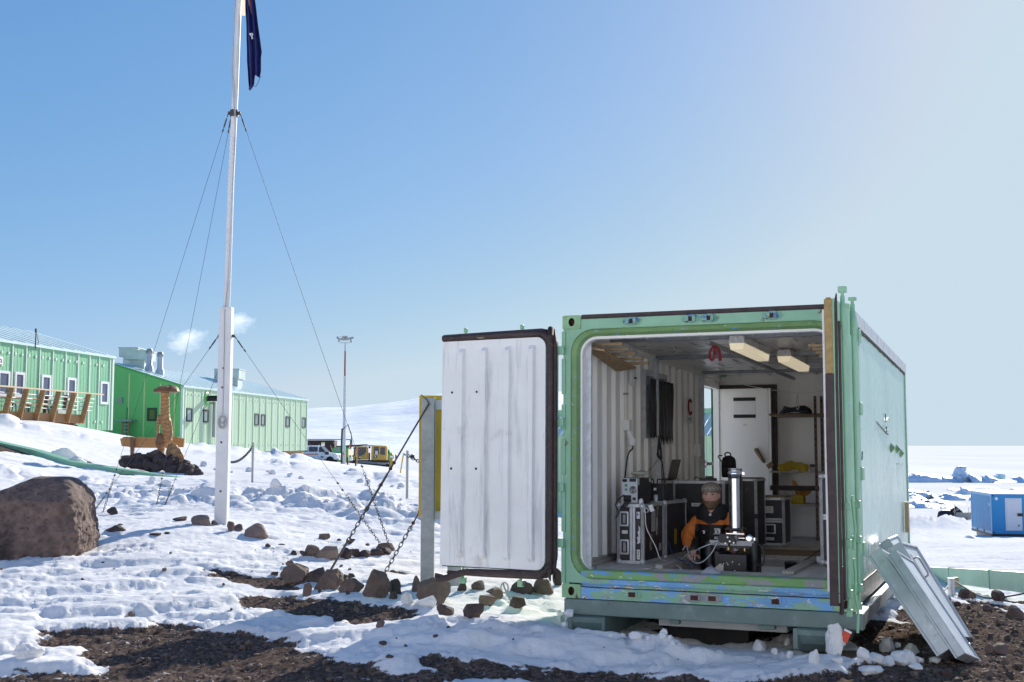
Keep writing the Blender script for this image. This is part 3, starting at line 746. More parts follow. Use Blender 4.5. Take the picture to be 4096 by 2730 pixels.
# left leaf, swung round past the front
hp = Vector((.0, .0)); ang = R(180 - 6.2)
Mdl = T(-.03, -.055, .165) @ RZ(ang)                              # local x runs from the hinge to the free edge, y = inner face side
DW, DH = 1.165, 2.150
b = MB(); 
def rl(x0, x1, z0, z1, r, y, n=6):                               # rounded on the hinge side only
    pts = []
    for cx_, cz_, a0, rr in ((x1-.004, z1-.004, 0, .004), (x0+r, z1-r, 90, r), (x0+r, z0+r, 180, r), (x1-.004, z0+.004, 270, .004)):
        for k in range(n+1):
            a = R(a0 + 90*k/n); pts.append((cx_ + rr*math.cos(a), y, cz_ + rr*math.sin(a)))
    return pts
b.loft([rl(.02, DW, .05, DH, .14, .0), rl(.02, DW, .05, DH, .14, -.055)], cap=True)
door_l = b.build('left_door', m_green, cont); door_l.matrix_basis = Mdl
b = MB(); xi0, xi1, zi0, zi1 = .105, DW+.003, .062, DH-.062
b.loft([rl(xi0, xi1, zi0, zi1, .09, .001), rl(xi0, xi1, zi0, zi1, .09, .030)], sm=False)
nx_, nz_ = 320, 60; v = []
ribs = [chit(x*1.741, 900*1.741, 1, -.1) for x in (1040, 1100, 1157, 1213)]
rx = [.235, .475, .715, .955]
inside = []
for k in range(nz_+1):
    for i in range(nx_+1):
        x = xi0 + (xi1-xi0)*i/nx_; z = zi0 + (zi1-zi0)*k/nz_
        if x < xi0+.09:                                           # keep inside the rounded corners
            for cz_ in (zi0+.09, zi1-.09):
                if (z < cz_ if cz_ < 1 else z > cz_):
                    dx = x-(xi0+.09); dz = z-cz_; dd = math.hypot(dx, dz)
                    if dd > .09: x = xi0+.09 + dx/dd*.09; z = cz_ + dz/dd*.09
        e_ = min(1.0, max(0, (z-.13)/.04), max(0, (DH-.13-z)/.04))
        y = .030 - .0 + sum(.044*e_*max(0, min(1, (.032-abs(x-r_))/.007)) for r_ in rx) + .002*mnoise.noise(Vector((x*2, z*1.2, 4)))
        v.append((x, y, z))
b.add(v, [(k*(nx_+1)+i, k*(nx_+1)+i+1, (k+1)*(nx_+1)+i+1, (k+1)*(nx_+1)+i)[::-1] for k in range(nz_) for i in range(nx_)], sm=False)
o = b.build('inner_skin', m_doorwhite, door_l)
b = MB()                                                         # seal round the leaf, torn loose at the lower free corner
pth = [(DW, .022, DH-.03)] + [(x, .022 + .003*math.sin(i*2.1), z) for i, (x, y, z) in enumerate(rl(.058, DW+.02, .028, DH-.028, .118, 0)) if x < DW-.01]
pth += [(.30, .022, .026), (.60, .022, .020), (.88, .022, .012), (.98, .026, -.01), (1.08, .032, -.045), (DW+.02, .034, -.065)]
b.tube(spline(pth, 3), .031, 8)
pth2 = [(DW, .005, DH-.012)] + [(x, .002, z) for x, y, z in rl(.024, DW+.02, .0, DH, .138, 0) if x < DW-.01] + [(.6, .0, -.006), (.9, 0, -.004), (1.1, .0, .0)]
b.tube(spline(pth2, 2), .020, 6)
b.build('door_seal', m_rubber, door_l)
for z in (.26, .74, 1.30, 1.93):
    b = MB(); b.box(-.045, .05, -.05, -.02, z, z+.075); b.build('hinge', m_green, door_l, bevel=.004, seg=1)
for x in (.40, .99):
    b = MB(); b.tube([(x, -.085, -.05), (x, -.085, DH+.04)], .013, 8); b.box(x-.015, x+.015, -.100, -.070, DH+.03, DH+.07); b.box(x-.028, x+.024, -.105, -.060, -.10, -.04)
    for z in (.35, .8, 1.4, 1.8): b.box(x-.03, x+.03, -.10, -.055, z, z+.06)
    b.build('locking_bar', m_green, door_l, bevel=.004, seg=1)
for x, z in ((1.06, 1.62), (.80, 1.62), (1.06, .93), (.80, .93)):
    b = MB(); b.ball((x, .03, z), .011, 8, 5); b.build('bolt_head', m_dark, door_l)
DH = 2.125
# right leaf, standing straight out towards the viewer
fe = MCi @ at(1911*1.741, 1050*1.741, 8.42)
dirv = Vector((fe.x - (W+.035), fe.y - (-.05), 0)).normalized(); a_r = math.atan2(dirv.y, dirv.x)
Mdr = T(W+.033, -.05, .19) @ RZ(a_r)
RWd = 1.10
b = MB(); b.loft([[(x, -.012, z) for x, y, z in rl(.02, RWd, .0, DH+.012, .14, 0)], [(x, .045, z) for x, y, z in rl(.02, RWd, .0, DH+.012, .14, 0)]], cap=True)
door_r = b.build('right_door', m_green, cont); door_r.matrix_basis = Mdr
b = MB(); b.loft([[(x, -.012, z) for x, y, z in rl(.10, RWd-.02, .07, DH-.06, .09, 0)], [(x, -.048, z) for x, y, z in rl(.10, RWd-.02, .07, DH-.06, .09, 0)]], cap=True)
b.build('inner_skin', m_doorwhite, door_r)
b = MB(); xe = RWd + .012
b.loft([[(xe-.05, y, 0.0-.02) for y in (-.03,)] + [(xe-.05, .03, -.02), (xe, .03, -.02), (xe, -.03, -.02)]] + [[(xe-.05, -.03+q, z), (xe-.05, .03+q, z), (xe, .03+q, z), (xe, -.03+q, z)] for z, q in ((.03, 0), (.6, .002), (1.1, -.002), (1.60, .001))], cap=False)
b.build('free_edge_seal', m_rubber, door_r, bevel=.006)
b = MB(); b.box(xe-.05, xe-.001, -.029, .028, 1.602, DH+.01); b.box(xe-.045, xe-.006, -.018, .020, DH+.01, DH+.022); b.build('worn_seal', m_sealworn, door_r, bevel=.008)
b = MB(); b.tube([(xe-.02, .045, -.03), (xe-.015, .05, .8), (xe-.02, .046, 1.5), (xe-.02, .05, DH-.02), (xe-.03, .056, DH+.05)], [.012, .011, .012, .013, .004], 6)
b.tube([(xe-.03, .072, .02), (xe-.03, .070, 1.0), (xe-.03, .072, DH-.15)], .010, 6); b.tube([(xe-.03, .045, -.08), (xe-.02, .05, .0), (xe-.02, .055, .25)], .016, 6)
b.build('torn_seal_strip', m_rubber, door_r)
for x, top in ((RWd-.10, .12), (.55, .10)):
    b = MB(); y = .085
    b.lathe([(.0135, -.05), (.0135, DH-.20), (.021, DH-.195), (.021, DH-.02), (.017, DH-.015), (.017, DH+.035), (.012, DH+.04), (.012, DH+.065)], 12, T(x, y, 0))
    b.box(x-.022, x+.014, y-.030, y+.030, DH+.065, DH+top-.01); b.box(x-.02, x+.02, y-.02, y+.02, -.10, -.05)
    for z in (.03, .38, .64): b.box(x-.03, x+.025, .04, y+.025, z, z+.055)
    b.build('locking_bar', m_green, door_r, bevel=.006)
b = MB(); b.tube([(RWd-.15, .115, .74), (RWd-.16, .12, .60), (RWd-.18, .125, .50), (RWd-.16, .12, .42), (RWd-.15, .115, .36)], .010, 6)
b.tube([(RWd-.15, .115, .30), (RWd-.17, .12, .20), (RWd-.16, .118, .05), (RWd-.19, .13, -.08), (RWd-.18, .125, -.22)], .010, 6)
b.build('locking_handle', m_green, door_r)
for z in (.26, .84, 1.35, 1.93):
    b = MB(); b.box(-.05, .06, .0, .058, z, z+.10); b.build('hinge', m_green, door_r, bevel=.005, seg=1)

# skids under the container
skid = thing('skid_frame', 'grey green steel sled frame with curved runners carrying the open container', 'sled', M=MC)
for v0 in (-.02, L-.15):
    b = MB(); b.box(.02, W+.06, v0, v0+.12, -.135, -.006); b.build('cross_beam', m_beamgreen, skid, bevel=.006, seg=1)
for u0 in (W-.06, -.01):
    b = MB(); b.box(u0, u0+.11, .102, L-.152, -.125, -.012); b.build('side_beam', m_alu, skid, bevel=.006, seg=1)
for u in (.09, 1.98):
    prof = [(-.06, -.15), (.0, -.137), (5.9, -.137), (5.9, -.33), (.60, -.37), (.25, -.365), (.08, -.33), (-.02, -.26), (-.06, -.19)]
    b = MB(); b.prism(prof, u, u+.30, Matrix(((0,0,1,0),(1,0,0,0),(0,1,0,0),(0,0,0,1))))
    b.box(u-.02, u+.02, -.07, -.055, -.30, -.14); b.box(u+.28, u+.31, -.07, -.055, -.30, -.14)
    b.build('runner', m_beamgreen, skid, bevel=.012)
for u0, u1 in ((.93, 1.01), (1.66, 1.80)):
    b = MB(); b.box(u0, u1, .04, .12, -.180, -.135); b.build('bracket', m_beamgreen, skid, bevel=.004, seg=1)
b = MB(); b.box(PU0+.02, PU1-.30, .47, 2.1, -.44, -.246); b.build('under_block', m_dark, cont)  # near-black block below the floor well
# timber packing under the right runner
g = T(0,0,0)
for k, (u0, u1, w0, w1, lab) in enumerate(((2.08, 2.43, -.425, -.345, 'upper dark brown timber packing block under the right skid'), (2.02, 2.44, -.50, -.428, 'lower split grey timber packing block under the right skid'))):
    M = MC @ T((u0+u1)/2, .12, w0); t_ob = MB().box(-(u1-u0)/2, (u1-u0)/2, -.18, .30, 0, w1-w0, RZ(R(-3+4*k)))
    o = t_ob.build('timber_block', m_plybrown if k == 0 else m_greytimber, None, bevel=.006, seg=1); o.matrix_basis = M; tag(o, lab, 'timber')
# ------------------------------------------------------------------ things inside the container (u across, v inwards, w up)
def r1(X, Y, ax, val): return chit(2240 + X/2.139, 1240 + Y/2.139, ax, val)
def r2(X, Y, ax, val): return chit(2240 + X/2.139, 1840 + Y/2.139, ax, val)
def ct(name, label, cat, u, v, w, rz=0.0, group=None): return thing(name, label, cat, M=MC @ T(u, v, w) @ RZ(rz), group=group)
FRONT = RX(R(90))                                       # text standing upright, read from the front
m_navy = pm('navy_laminate', (0.018, 0.016, 0.034), .45, var=.35, scale=9, bump=.1, bscale=120)
m_navyworn = pm('worn_navy_laminate', (0.026, 0.020, 0.026), .5, var=.35, scale=7, bump=.12, bscale=80, patches=(((.30, .25, .19), 7, .66, .70, (1, 1, .45)), ((.13, .10, .08), 3.5, .60, .72)))
m_brass = pm('brass_fitting', (0.55, 0.42, 0.18), .3, .9, var=.1, scale=9, bump=0)
m_screw = pm('bright_screw_head', (0.80, 0.80, 0.78), .3, .6, var=.05, scale=9, bump=0)

def flight_case(root, w, d, h, m_panel, handles=(), seam=None, back_edge=True, latches=()):
    """dark panels, aluminium angle along every edge, ball corners, recessed handles on the front (y = 0)"""
    e = .028
    MB().box(.004, w-.004, .004, d-.004, .004, h-.004).build('panel', m_panel, root)
    b = MB()
    for x in (0, w-e):
        b.box(x, x+e, -.001, .006, e, h-e)
        for yy in (-.001, d-.005): b.box(x, x+e, yy, yy+.006, e, h-e)
    for x in (-.001, w-.005): b.box(x, x+.006, .005, e, e, h-e); b.box(x, x+.006, d-e, d-.005, e, h-e)
    for z in (0, h-e):
        b.box(e, w-e, -.001, .006, z, z+e); b.box(e, w-e, d-.005, d+.001, z, z+e)
        for x in (-.001, w-.005): b.box(x, x+.006, e, d-e, z, z+e)
    for z in (-.001, h-.005):
        b.box(e, w-e, .006, e, z, z+.006); b.box(.006, e, e, d-e, z, z+.006); b.box(w-e, w-.006, e, d-e, z, z+.006)
    b.build('edge_frame', m_galv, root)
    for x in (.018, w-.018):
        for z in (.018, h-.018):
            c = MB(); c.ball((x, .014, z), .030, 10, 7); c.build('ball_corner', m_galv, root)
    for x in (.018, w-.018):
        c = MB(); c.ball((x, d-.014, h-.018), .030, 10, 7); c.build('ball_corner', m_galv, root)
    if seam:
        b = MB()
        for ax, pos in seam:
            if ax == 'x': b.box(pos-.026, pos-.002, -.005, .004, .03, h-.03); b.box(pos+.002, pos+.026, -.007, .004, .03, h-.03)
            else: b.box(.03, w-.03, -.005, .004, pos-.024, pos-.002); b.box(.03, w-.03, -.007, .004, pos+.002, pos+.024)
        b.build('seam_strip', m_galv, root)
    for (x, z, hw, hh, vert) in handles:
        b = MB(); 
        b.loft([rrect(x-hw, x+hw, z-hh, z+hh, .012, -.006), rrect(x-hw*.70, x+hw*.70, z-hh*.78, z+hh*.78, .008, -.008), rrect(x-hw*.64, x+hw*.64, z-hh*.72, z+hh*.72, .006, .012)], cap=True)
        hd = b.build('handle_dish', m_galv, root)
        b = MB()
        if vert: b.box(x-hw*.30, x+hw*.35, -.009, .002, z-hh*.62, z+hh*.62)
        else: b.box(x-hw*.60, x+hw*.60, -.009, .002, z-hh*.42, z+hh*.30)
        b.build('grip', m_blackp if not vert else m_steel, hd, bevel=.004)
def label_card(root, x, z, w, h, txt=None, size=.03, rot=0, cross=False, y=-.009, lines=0, name='label'):
    b = MB(); M = T(x, y, z) @ RY(R(rot)); b.box(-w/2, w/2, -.0008, .0008, -h/2, h/2, M)
    if txt: b.text(txt, size, M @ T(0, -.0016, 0) @ FRONT, 1)
    if cross: b.box(-w*.40, w*.18, -.0022, -.001, -h*.07+cross, h*.07+cross, M, 2); b.box(-w*.24, -w*.08, -.0025, -.0012, -h*.3+cross, h*.3+cross, M, 2)
    for k in range(lines): zz = h*.4 - h*.8*(k+.5)/lines; b.box(-w*.42, w*(.42 - .2*((k*7) % 3)/3), -.0018, -.001, zz-h*.018, zz+h*.018, M, 1)
    b.build(name, [m_paper, m_ink, m_blueink], root)

t = ct('flight_case', 'dark flight case labelled Box 3 standing on end beside the corrugated wall', 'case', .235, .815, .240)
flight_case(t, .256, .69, .54, m_navyworn, [(.070, .405, .043, .068, True), (.072, .150, .043, .068, True)], [('x', .150)])
label_card(t, .205, .44, .030, .062, cross=.008, y=-.004); label_card(t, .206, .085, .088, .030, 'Box 3', .027, 90, y=-.0075)
label_card(t, .075, .285, .055, .030, y=.0005, lines=2)
b = MB(); b.prism([(.190,.18),(.222,.19),(.224,.33),(.205,.345),(.210,.30),(.196,.29),(.207,.25),(.190,.24),(.200,.21)], -.002, .0022, Matrix(((1,0,0,0),(0,0,1,0),(0,1,0,0),(0,0,0,1)))); b.build('torn_sticker', m_galv, t)
b = MB()
for y, z, w_, h_, mi in ((.26,.28,.13,.20,0),(.44,.42,.07,.10,1),(.42,.24,.06,.17,0),(.12,.46,.05,.04,0),(.06,.505,.05,.03,0),(.20,.11,.08,.15,1),(.52,.09,.08,.07,0)):
    b.box(.2555, .2575, y, y+w_, z-.0, z+h_, None, mi)
b.build('worn_label', [pm('grubby_paper', (.42, .40, .38), .8, var=.3, scale=30, patches=((( .05,.04,.05), 14, .58, .62),)), pm('scuffed_label', (.30, .26, .22), .8, var=.4, scale=25, patches=(((.03,.02,.03), 12, .52, .56),))], t)

t = ct('flight_case', 'dark scuffed flight case behind the one labelled Box 3', 'case', .225, 1.53, .240)
flight_case(t, .285, .80, .55, m_navyworn)
b = MB(); b.box(.2845, .287, .30, .40, .12, .27); b.build('yellow_sticker', m_yellow, t)

# back-up power unit
t = ct('power_supply_unit', 'silver and black power unit with round fan grille standing on Box 3', 'power unit', .238, .95, .782)
MB().box(0, .158, .006, .46, .004, .236).build('housing', m_blackp, t, bevel=.003, seg=1)
b = MB(); b.box(.003, .155, 0, .007, .006, .233); b.box(.0, .158, -.001, .004, .0, .004); b.build('rear_panel', pm('light_grey_panel', (.62,.66,.68), .45, var=.03, scale=4, bump=0), t)
b = MB(); Mf = T(.114, -.004, .125) @ RX(R(90))
b.lathe([(.036, -.002), (.036, .002)], 20, Mf); b.build('fan', m_black, t)
b = MB()
for rr in (.012, .020, .028, .035): b.tube([(rr*math.cos(a), rr*math.sin(a), .005) for a in np.linspace(0, 2*math.pi, 21)], .0016, 5, M=Mf, caps=False)
b.lathe([(.010, .002), (.010, .006)], 12, Mf)
for a in (45, 135): b.tube([(-.034*math.cos(R(a)), -.034*math.sin(R(a)), .006), (.034*math.cos(R(a)), .034*math.sin(R(a)), .006)], .0014, 5, M=Mf)
b.build('fan_grille', m_chrome, t)
for x0, x1, z0, z1 in ((.012,.055,.198,.225),(.078,.143,.200,.230),(.020,.095,.012,.075),(.108,.138,.030,.055)):
    b = MB(); b.box(x0, x1, -.004, .002, z0, z1); b.build('socket', m_black, t)
b = MB()
for x, z, w_, h_ in ((.035,.155,.022,.022),(.035,.118,.022,.018)): b.box(x, x+w_, -.006, .0, z, z+h_)
b.build('serial_port', pm('green_plastic', (.04,.30,.16), .5), t)
b = MB(); b.box(.157, .1595, .02, .05, .17, .23); b.box(.157, .1595, .39, .44, .195, .23); b.build('label', m_paper, t)
t = ct('antenna_disc', 'pale flat antenna disc lying on the silver and black power unit', 'antenna', .315, 1.28, 1.020)
b = MB(); b.lathe([(.030, 0), (.035, .018), (.076, .030), (.080, .036), (.080, .043), (.076, .048), (.02, .054), (.002, .055)], 28); b.build('dome', pm('pale_green_white_plastic', (.60,.62,.52), .4, var=.03, bump=0), t)
b = MB(); b.lathe([(.0808, .0385), (.0808, .0415)], 28); b.build('band', m_greend, t)
t = ct('receiver_unit', 'black receiver box with bent handles on the rear scuffed flight case', 'instrument', .27, 1.60, .792)
MB().box(0, .20, 0, .36, 0, .165).build('body', m_black, t, bevel=.006)
for x in (.0, .12):
    b = MB(); b.tube(spline([(x+.01, .02, .15), (x+.01, .02, .20), (x+.02, .02, .206), (x+.08, .02, .206), (x+.09, .02, .20), (x+.09, .02, .15)], 3), .006, 8); b.build('handle', m_black, t)
b = MB(); b.box(.10, .125, -.010, .0, .10, .125); b.build('plug', m_white, t)
b = MB(); b.lathe([(.022, 0), (.022, .055), (.012, .06)], 12, T(.13, -.04, .0)); b.build('canister', m_galv, t)

t = ct('flight_case', 'long black flight case labelled Box 6 behind the man', 'case', .270, 2.70, .240)
flight_case(t, .56, .62, .735, m_blackp, [(.455, .58, .032, .062, True)])
label_card(t, .255, .485, .10, .036, 'Box 6', .026, 0, y=-.003)
t = ct('flight_case', 'tall dark flight case with strap behind the steel cylinder', 'case', .735, 3.34, .240)
flight_case(t, .31, .50, .76, m_navyworn)
b = MB(); b.box(.16, .33, -.022, -.002, .33, .375); b.box(.05, .32, -.03, .30, .758, .772); b.build('strap', m_blackp, t)
t = ct('flight_case', 'small dark flight case labelled Box 2 with two halves near the rear shelf', 'case', .944, 3.85, .248)
flight_case(t, .312, .44, .535, m_navy, [(.150, .185, .062, .055, False)], [('z', .280)])
label_card(t, .14, .40, .095, .078, lines=6, y=-.003); label_card(t, .146, .075, .090, .032, 'Box 2', .026, y=-.003)
t = ct('plywood_board', 'thin brown board lying on top of the case labelled Box 2', 'board', .93, 3.84, .785)
MB().box(0, .33, 0, .45, .002, .018).build('ply_sheet', m_plybrown, t, bevel=.003, seg=1)
t = ct('laptop', 'open grey laptop on top of the case labelled Box 6', 'laptop', .205, 2.92, .976, R(-58))
MB().box(-.15, .15, -.22, 0, .0, .018).build('keyboard_base', m_blackp, t, bevel=.004)
b = MB(); Ms = T(0, 0, .016) @ RX(R(-14)); b.box(-.15, .15, -.004, .006, 0, .215, Ms); sc_ = b.build('screen', m_black, t, bevel=.004)
b = MB(); b.box(-.138, .138, -.0055, -.0035, .014, .200, Ms); b.build('display', pm('grey_screen', (.16,.155,.15), .25, bump=0), sc_)
t = ct('adapter_box', 'small black adapter with a curly lead on the case labelled Box 6', 'adapter', .62, 2.86, .976, R(10))
MB().box(-.09, .09, -.04, .04, 0, .03).build('case', m_blackp, t, bevel=.005); b = MB(); b.box(-.03, .05, -.02, .03, .03, .05); b.build('lid', m_black, t, bevel=.004)
b = MB(); b.tube(spline([(-.09, 0, .02), (-.13, -.02, .04), (-.14, -.05, .0), (-.05, -.10, .004), (.06, -.09, .004)], 4), .004, 6); b.build('lead', m_black, t)
t = ct('rucksack', 'black rucksack standing on the tall strapped flight case', 'rucksack', .63, 3.86, 1.004)
b = MB(); b.loft([[(.085*s_*math.cos(a)*(1 if abs(math.cos(a)) < .7 else .97), .06*s_*math.sin(a), z) for a in np.linspace(0, 2*math.pi, 18, endpoint=False)] for z, s_ in ((0, .92), (.02, 1.02), (.12, 1.05), (.19, 1.0), (.225, .82), (.245, .45), (.25, .1))], sm=True, cap=True); b.build('bag', m_blackcloth, t)
b = MB(); b.tube(spline([(-.02, -.04, .235), (-.035, -.05, .265), (.0, -.05, .285), (.035, -.05, .265), (.02, -.04, .235)], 4), .008, 6); b.tube(spline([(-.07, -.05, .18), (-.11, -.06, .24), (-.06, -.06, .25)], 4), .007, 6); b.build('grab_loop', m_blackcloth, t)
b = MB(); b.box(-.06, .06, -.085, -.055, .02, .13); b.build('pocket', m_blackcloth, t, bevel=.015)

# case and box by the right leaf
p = r2(2225, 790, 2, .262); 
t = ct('flight_case', 'tall flight case with riveted silver edge half hidden by the right door', 'case', r2(2222, 450, 1, 1.30).x, 1.30, .262)
flight_case(t, .32, .60, .80, m_navy, seam=[('z', .42)])
p = r2(2195, 882, 2, .241)
t = ct('metal_box', 'small bright metal box with black handle on the floor by the right door', 'box', p.x, p.y, .241)
MB().box(0, .30, 0, .25, 0, .062).build('body', m_alu, t, bevel=.003, seg=1)
b = MB(); b.box(.035, .15, -.012, .0, .022, .038); b.build('handle', m_black, t, bevel=.003)

# rack at the far end
t = ct('storage_rack', 'dark slotted post rack with three shelves at the far end of container', 'rack', .86, 5.18, .240)
for z in (.415, .815, 1.525):
    MB().box(0, 1.45, 0, .70, z, z+.022).build('shelf', m_greytimber if z < 1.5 else m_plybrown, t)
MB().box(0, 1.45, .0, .03, .60, .66).build('cross_rail', m_rubber, t)
m_slot = pm('brown_slotted_steel', (.16, .105, .085), .6, .2, var=.3, scale=14, bump=.2)
for x, y in ((.555, -.035), (.62, .05)):
    b = MB(); b.box(x, x+.035, y, y+.004, 0, 1.76); b.box(x, x+.004, y, y+.035, 0, 1.76)
    for k in range(22): b.box(x+.012, x+.022, y-.002, y+.001, .05+.078*k, .075+.078*k, None, 1)
    b.build('slotted_post', [m_slot, m_dark], t)
t = ct('cargo_strap', 'heap of folded yellow cargo straps on the middle shelf', 'strap', 1.13, 5.24, 1.078)
b = MB()
for k in range(15):
    x = -.16 + .027*k*.9 + random.uniform(-.02, .02); z = .0 + (.035 if 3 < k < 12 else 0) + random.uniform(0, .02); r_ = random.uniform(.022, .036); a0 = random.uniform(-.6, .6)
    pts = [Vector((x + r_*1.35*math.cos(a), random.uniform(-.004, .004), z + r_*.75 + r_*.75*math.sin(a))) for a in np.linspace(0, 2*math.pi, 12)]
    for i in range(len(pts)-1): b.beam(T(0,0,0) @ pts[i], pts[i+1], .05, .004, up=(0,1,0), M=RZ(a0))
b.build('webbing', m_yellow, t)
t = ct('ratchet', 'dark strap ratchet beside the folded yellow straps', 'ratchet', 1.385, 5.24, 1.078); MB().box(-.04, .03, -.03, .03, .002, .05).build('body', m_steel, t, bevel=.006)
b = MB(); b.box(-.045, .035, -.01, .01, .05, .085); b.build('lever', m_black, t, bevel=.006)
t = ct('toolbox', 'small yellow metal toolbox on the lower shelf', 'toolbox', 1.165, 5.20, .678)
MB().box(-.10, .10, 0, .16, .001, .070).build('body', m_yellow, t, bevel=.005); b = MB(); b.prism([(-.10,.07),(.10,.07),(.092,.105),(-.092,.105)], 0, .16, Matrix(((1,0,0,0),(0,0,1,0),(0,1,0,0),(0,0,0,1)))); b.build('lid', m_yellow, t); b = MB(); b.box(-.02,-.012,-.006,.0,.05,.09); b.build('clasp', m_galv, t)
t = ct('orange_bag', 'crumpled dull orange bag lying on the yellow toolbox', 'bag', 1.20, 5.24, .784)
b = MB()
for c, s3, rt in (((-.03, 0, .09), (.035, .03, .10), -20), ((.07, .02, .05), (.075, .03, .055), 15), ((.01, .02, .02), (.05, .03, .025), 0)): b.ball((0,0,0), 1, 12, 8, T(*c) @ RY(R(rt)), 0, s3)
for i, q in enumerate(b.v): b.v[i] = tuple(Vector(q) * (1 + .18*mnoise.noise(Vector(q)*30)))
b.build('cloth', pm('faded_orange_cloth', (.42, .20, .03), .8, var=.25, scale=20, bump=.3), t)
t = ct('rope_coil', 'small tangled coil of grey cord on the yellow toolbox', 'rope', 1.09, 5.22, .784)
b = MB()
for k in range(6): b.tube([(.05*math.cos(a+k)*(1+.15*k/6), .02*math.sin(a*2+k), .03 + .028*math.sin(a+k*.9)) for a in np.linspace(0, 6.3, 18)], .003, 5)
b.build('cord', m_galv, t)
t = ct('cable_bundle', 'black bundle of cables on the top shelf', 'cable', 1.19, 5.20, 1.787)
b = MB()
for k in range(5): b.tube([((.19-.012*k)*math.cos(a), .07*math.sin(a), .015+.018*k*.8+.012*math.sin(3*a+k)) for a in np.linspace(0, 6.3, 24)], .013, 6)
b.build('cable', m_black, t)
t = ct('white_ruler', 'narrow white strip leaning in front of the black cable bundle', 'strip', 1.20, 5.17, 1.795); MB().box(-.10, .13, -.012, 0, .0, .022).build('strip', m_white, t)
# side door, open inwards against the far wall
t = ct('side_door', 'white side door opened inwards with brown handle and taped paper', 'door', .095, 5.80, .262)
MB().box(0, .655, -.03, .05, 0, 1.885).build('leaf', m_white, t, bevel=.008)
b = MB(); b.box(.655, .685, -.028, .05, 0, 1.885); b.build('edge_trim', m_inwhite, t)
b = MB(); b.box(.688, .745, .02, .10, -.02, 1.93); b.box(-.02, .74, .06, .10, 1.89, 1.94); b.build('rubber_frame', m_rubber, t)
b = MB(); M = T(.585, -.06, .985) @ RY(R(-32)); b.lathe([(.010, -.10), (.022, -.085), (.026, .0), (.030, .08), (.026, .11), (.008, .125)], 12, T(.545, -.055, 1.0) @ RY(R(-32))); b.box(-.03, .05, -.03, .03, -.13, -.07, T(.605, -.035, .965) @ RY(R(-32))); b.build('handle', m_plybrown, t)
b = MB(); b.box(.205, .485, -.0335, -.030, 1.53, 1.735); b.build('paper', m_paper, t)
for z in (1.500, 1.722): b = MB(); b.box(.20, .49, -.036, -.0335, z, z+.045); b.build('black_tape', m_blackcloth, t)
for z in (.92, 1.62):
    b = MB(); b.box(-.06, .02, -.05, -.03, z, z+.02); b.box(-.06, .02, -.05, -.03, z+.07, z+.09); b.box(-.05, -.035, -.055, -.03, z, z+.09); b.build('hinge', m_galv, t)
label_card(t, .35, 1.41, .055, .030, None, y=-.0312, lines=3)
b = MB(); b.box(.80, .88, -.02, .0, .84, .90); b.build('latch_plate', m_chrome, t)
b = MB(); b.box(.03, .105, DOOR[0]-.05, DOOR[0]-.002, .24, 2.19); b.box(.03, .105, DOOR[1]+.002, DOOR[1]+.05, .24, 2.19); b.box(.03, .105, DOOR[0], DOOR[1], 2.142, 2.20)
b.build('doorway_lining', m_white, cont)
t = ct('door_latch', 'bright steel latch on the doorway edge of the left wall', 'latch', .11, 4.90, 1.16)
MB().box(0, .02, -.06, .05, -.05, .05).build('plate', m_chrome, t, bevel=.003); b = MB(); b.box(.02, .10, -.03, .0, -.02, .02); b.build('bolt', m_chrome, t, bevel=.004)

# window and its black bag
b = MB(); a0, a1, z0, z1 = WIN
for x0, x1, y0, y1 in ((a0-.03, a1+.03, z1, z1+.06), (a0-.03, a1+.03, z0-.06, z0), (a0-.035, a0, z0, z1), (a1, a1+.035, z0, z1)): b.box(.035, .098, x0, x1, y0, y1)
b.build('window_frame', m_galv, cont)
MB().box(.040, .046, a0, a1, z0, z1).build('window_pane', pm('frosted_pane', (.5,.55,.6), .3, bump=0), cont)
t = ct('black_bag_cover', 'torn black plastic bag taped over the container side window', 'plastic bag', .112, a0, z0)
v = []; nj, nk = 44, 20
for k in range(nk+1):
    for j in range(nj+1):
        s_ = j/nj; q = k/nk; tear = -.10*(.5+.5*math.sin(j*1.9)) * (1 if k == 0 else 0) * (1 if j > 18 else .3)
        v.append((.012 + .020*math.sin(s_*38 + 2*q) * (.4 + .6*q) * .5 + .014*mnoise.noise(Vector((s_*9, q*2, 0))) + .03*s_, .07 + s_*.80, -.03 + tear + q*.60))
b = MB(); b.add(v, [(k*(nj+1)+j, k*(nj+1)+j+1, (k+1)*(nj+1)+j+1, (k+1)*(nj+1)+j) for k in range(nk) for j in range(nj)], sm=True)
o = b.build('plastic_sheet', pm('black_bin_bag', (.022, .019, .019), .35, var=.3, bump=.1), t); so = o.modifiers.new('thick', 'SOLIDIFY'); so.thickness = .002
# posts along the left wall
for u, v, top, lab in ((.172, .19, 2.30, 'nearest galvanised post just inside the door opening'), (.115, 2.62, 2.28, 'middle galvanised post in front of the covered window'), (.115, 4.74, 2.28, 'farthest galvanised post next to the side doorway')):
    t = ct('steel_post', lab, 'post', u, v, .2395, group='galvanised posts along the left wall')
    b = MB(); b.box(-.027, .027, -.022, .022, .012, top-.24); b.box(.020, .032, -.026, -.018, .012, top-.24); b.build('channel', m_galv, t, bevel=.004, seg=1)
    MB().box(-.05, .06, -.04, .04, .001, .012).build('foot_plate', m_steel, t)
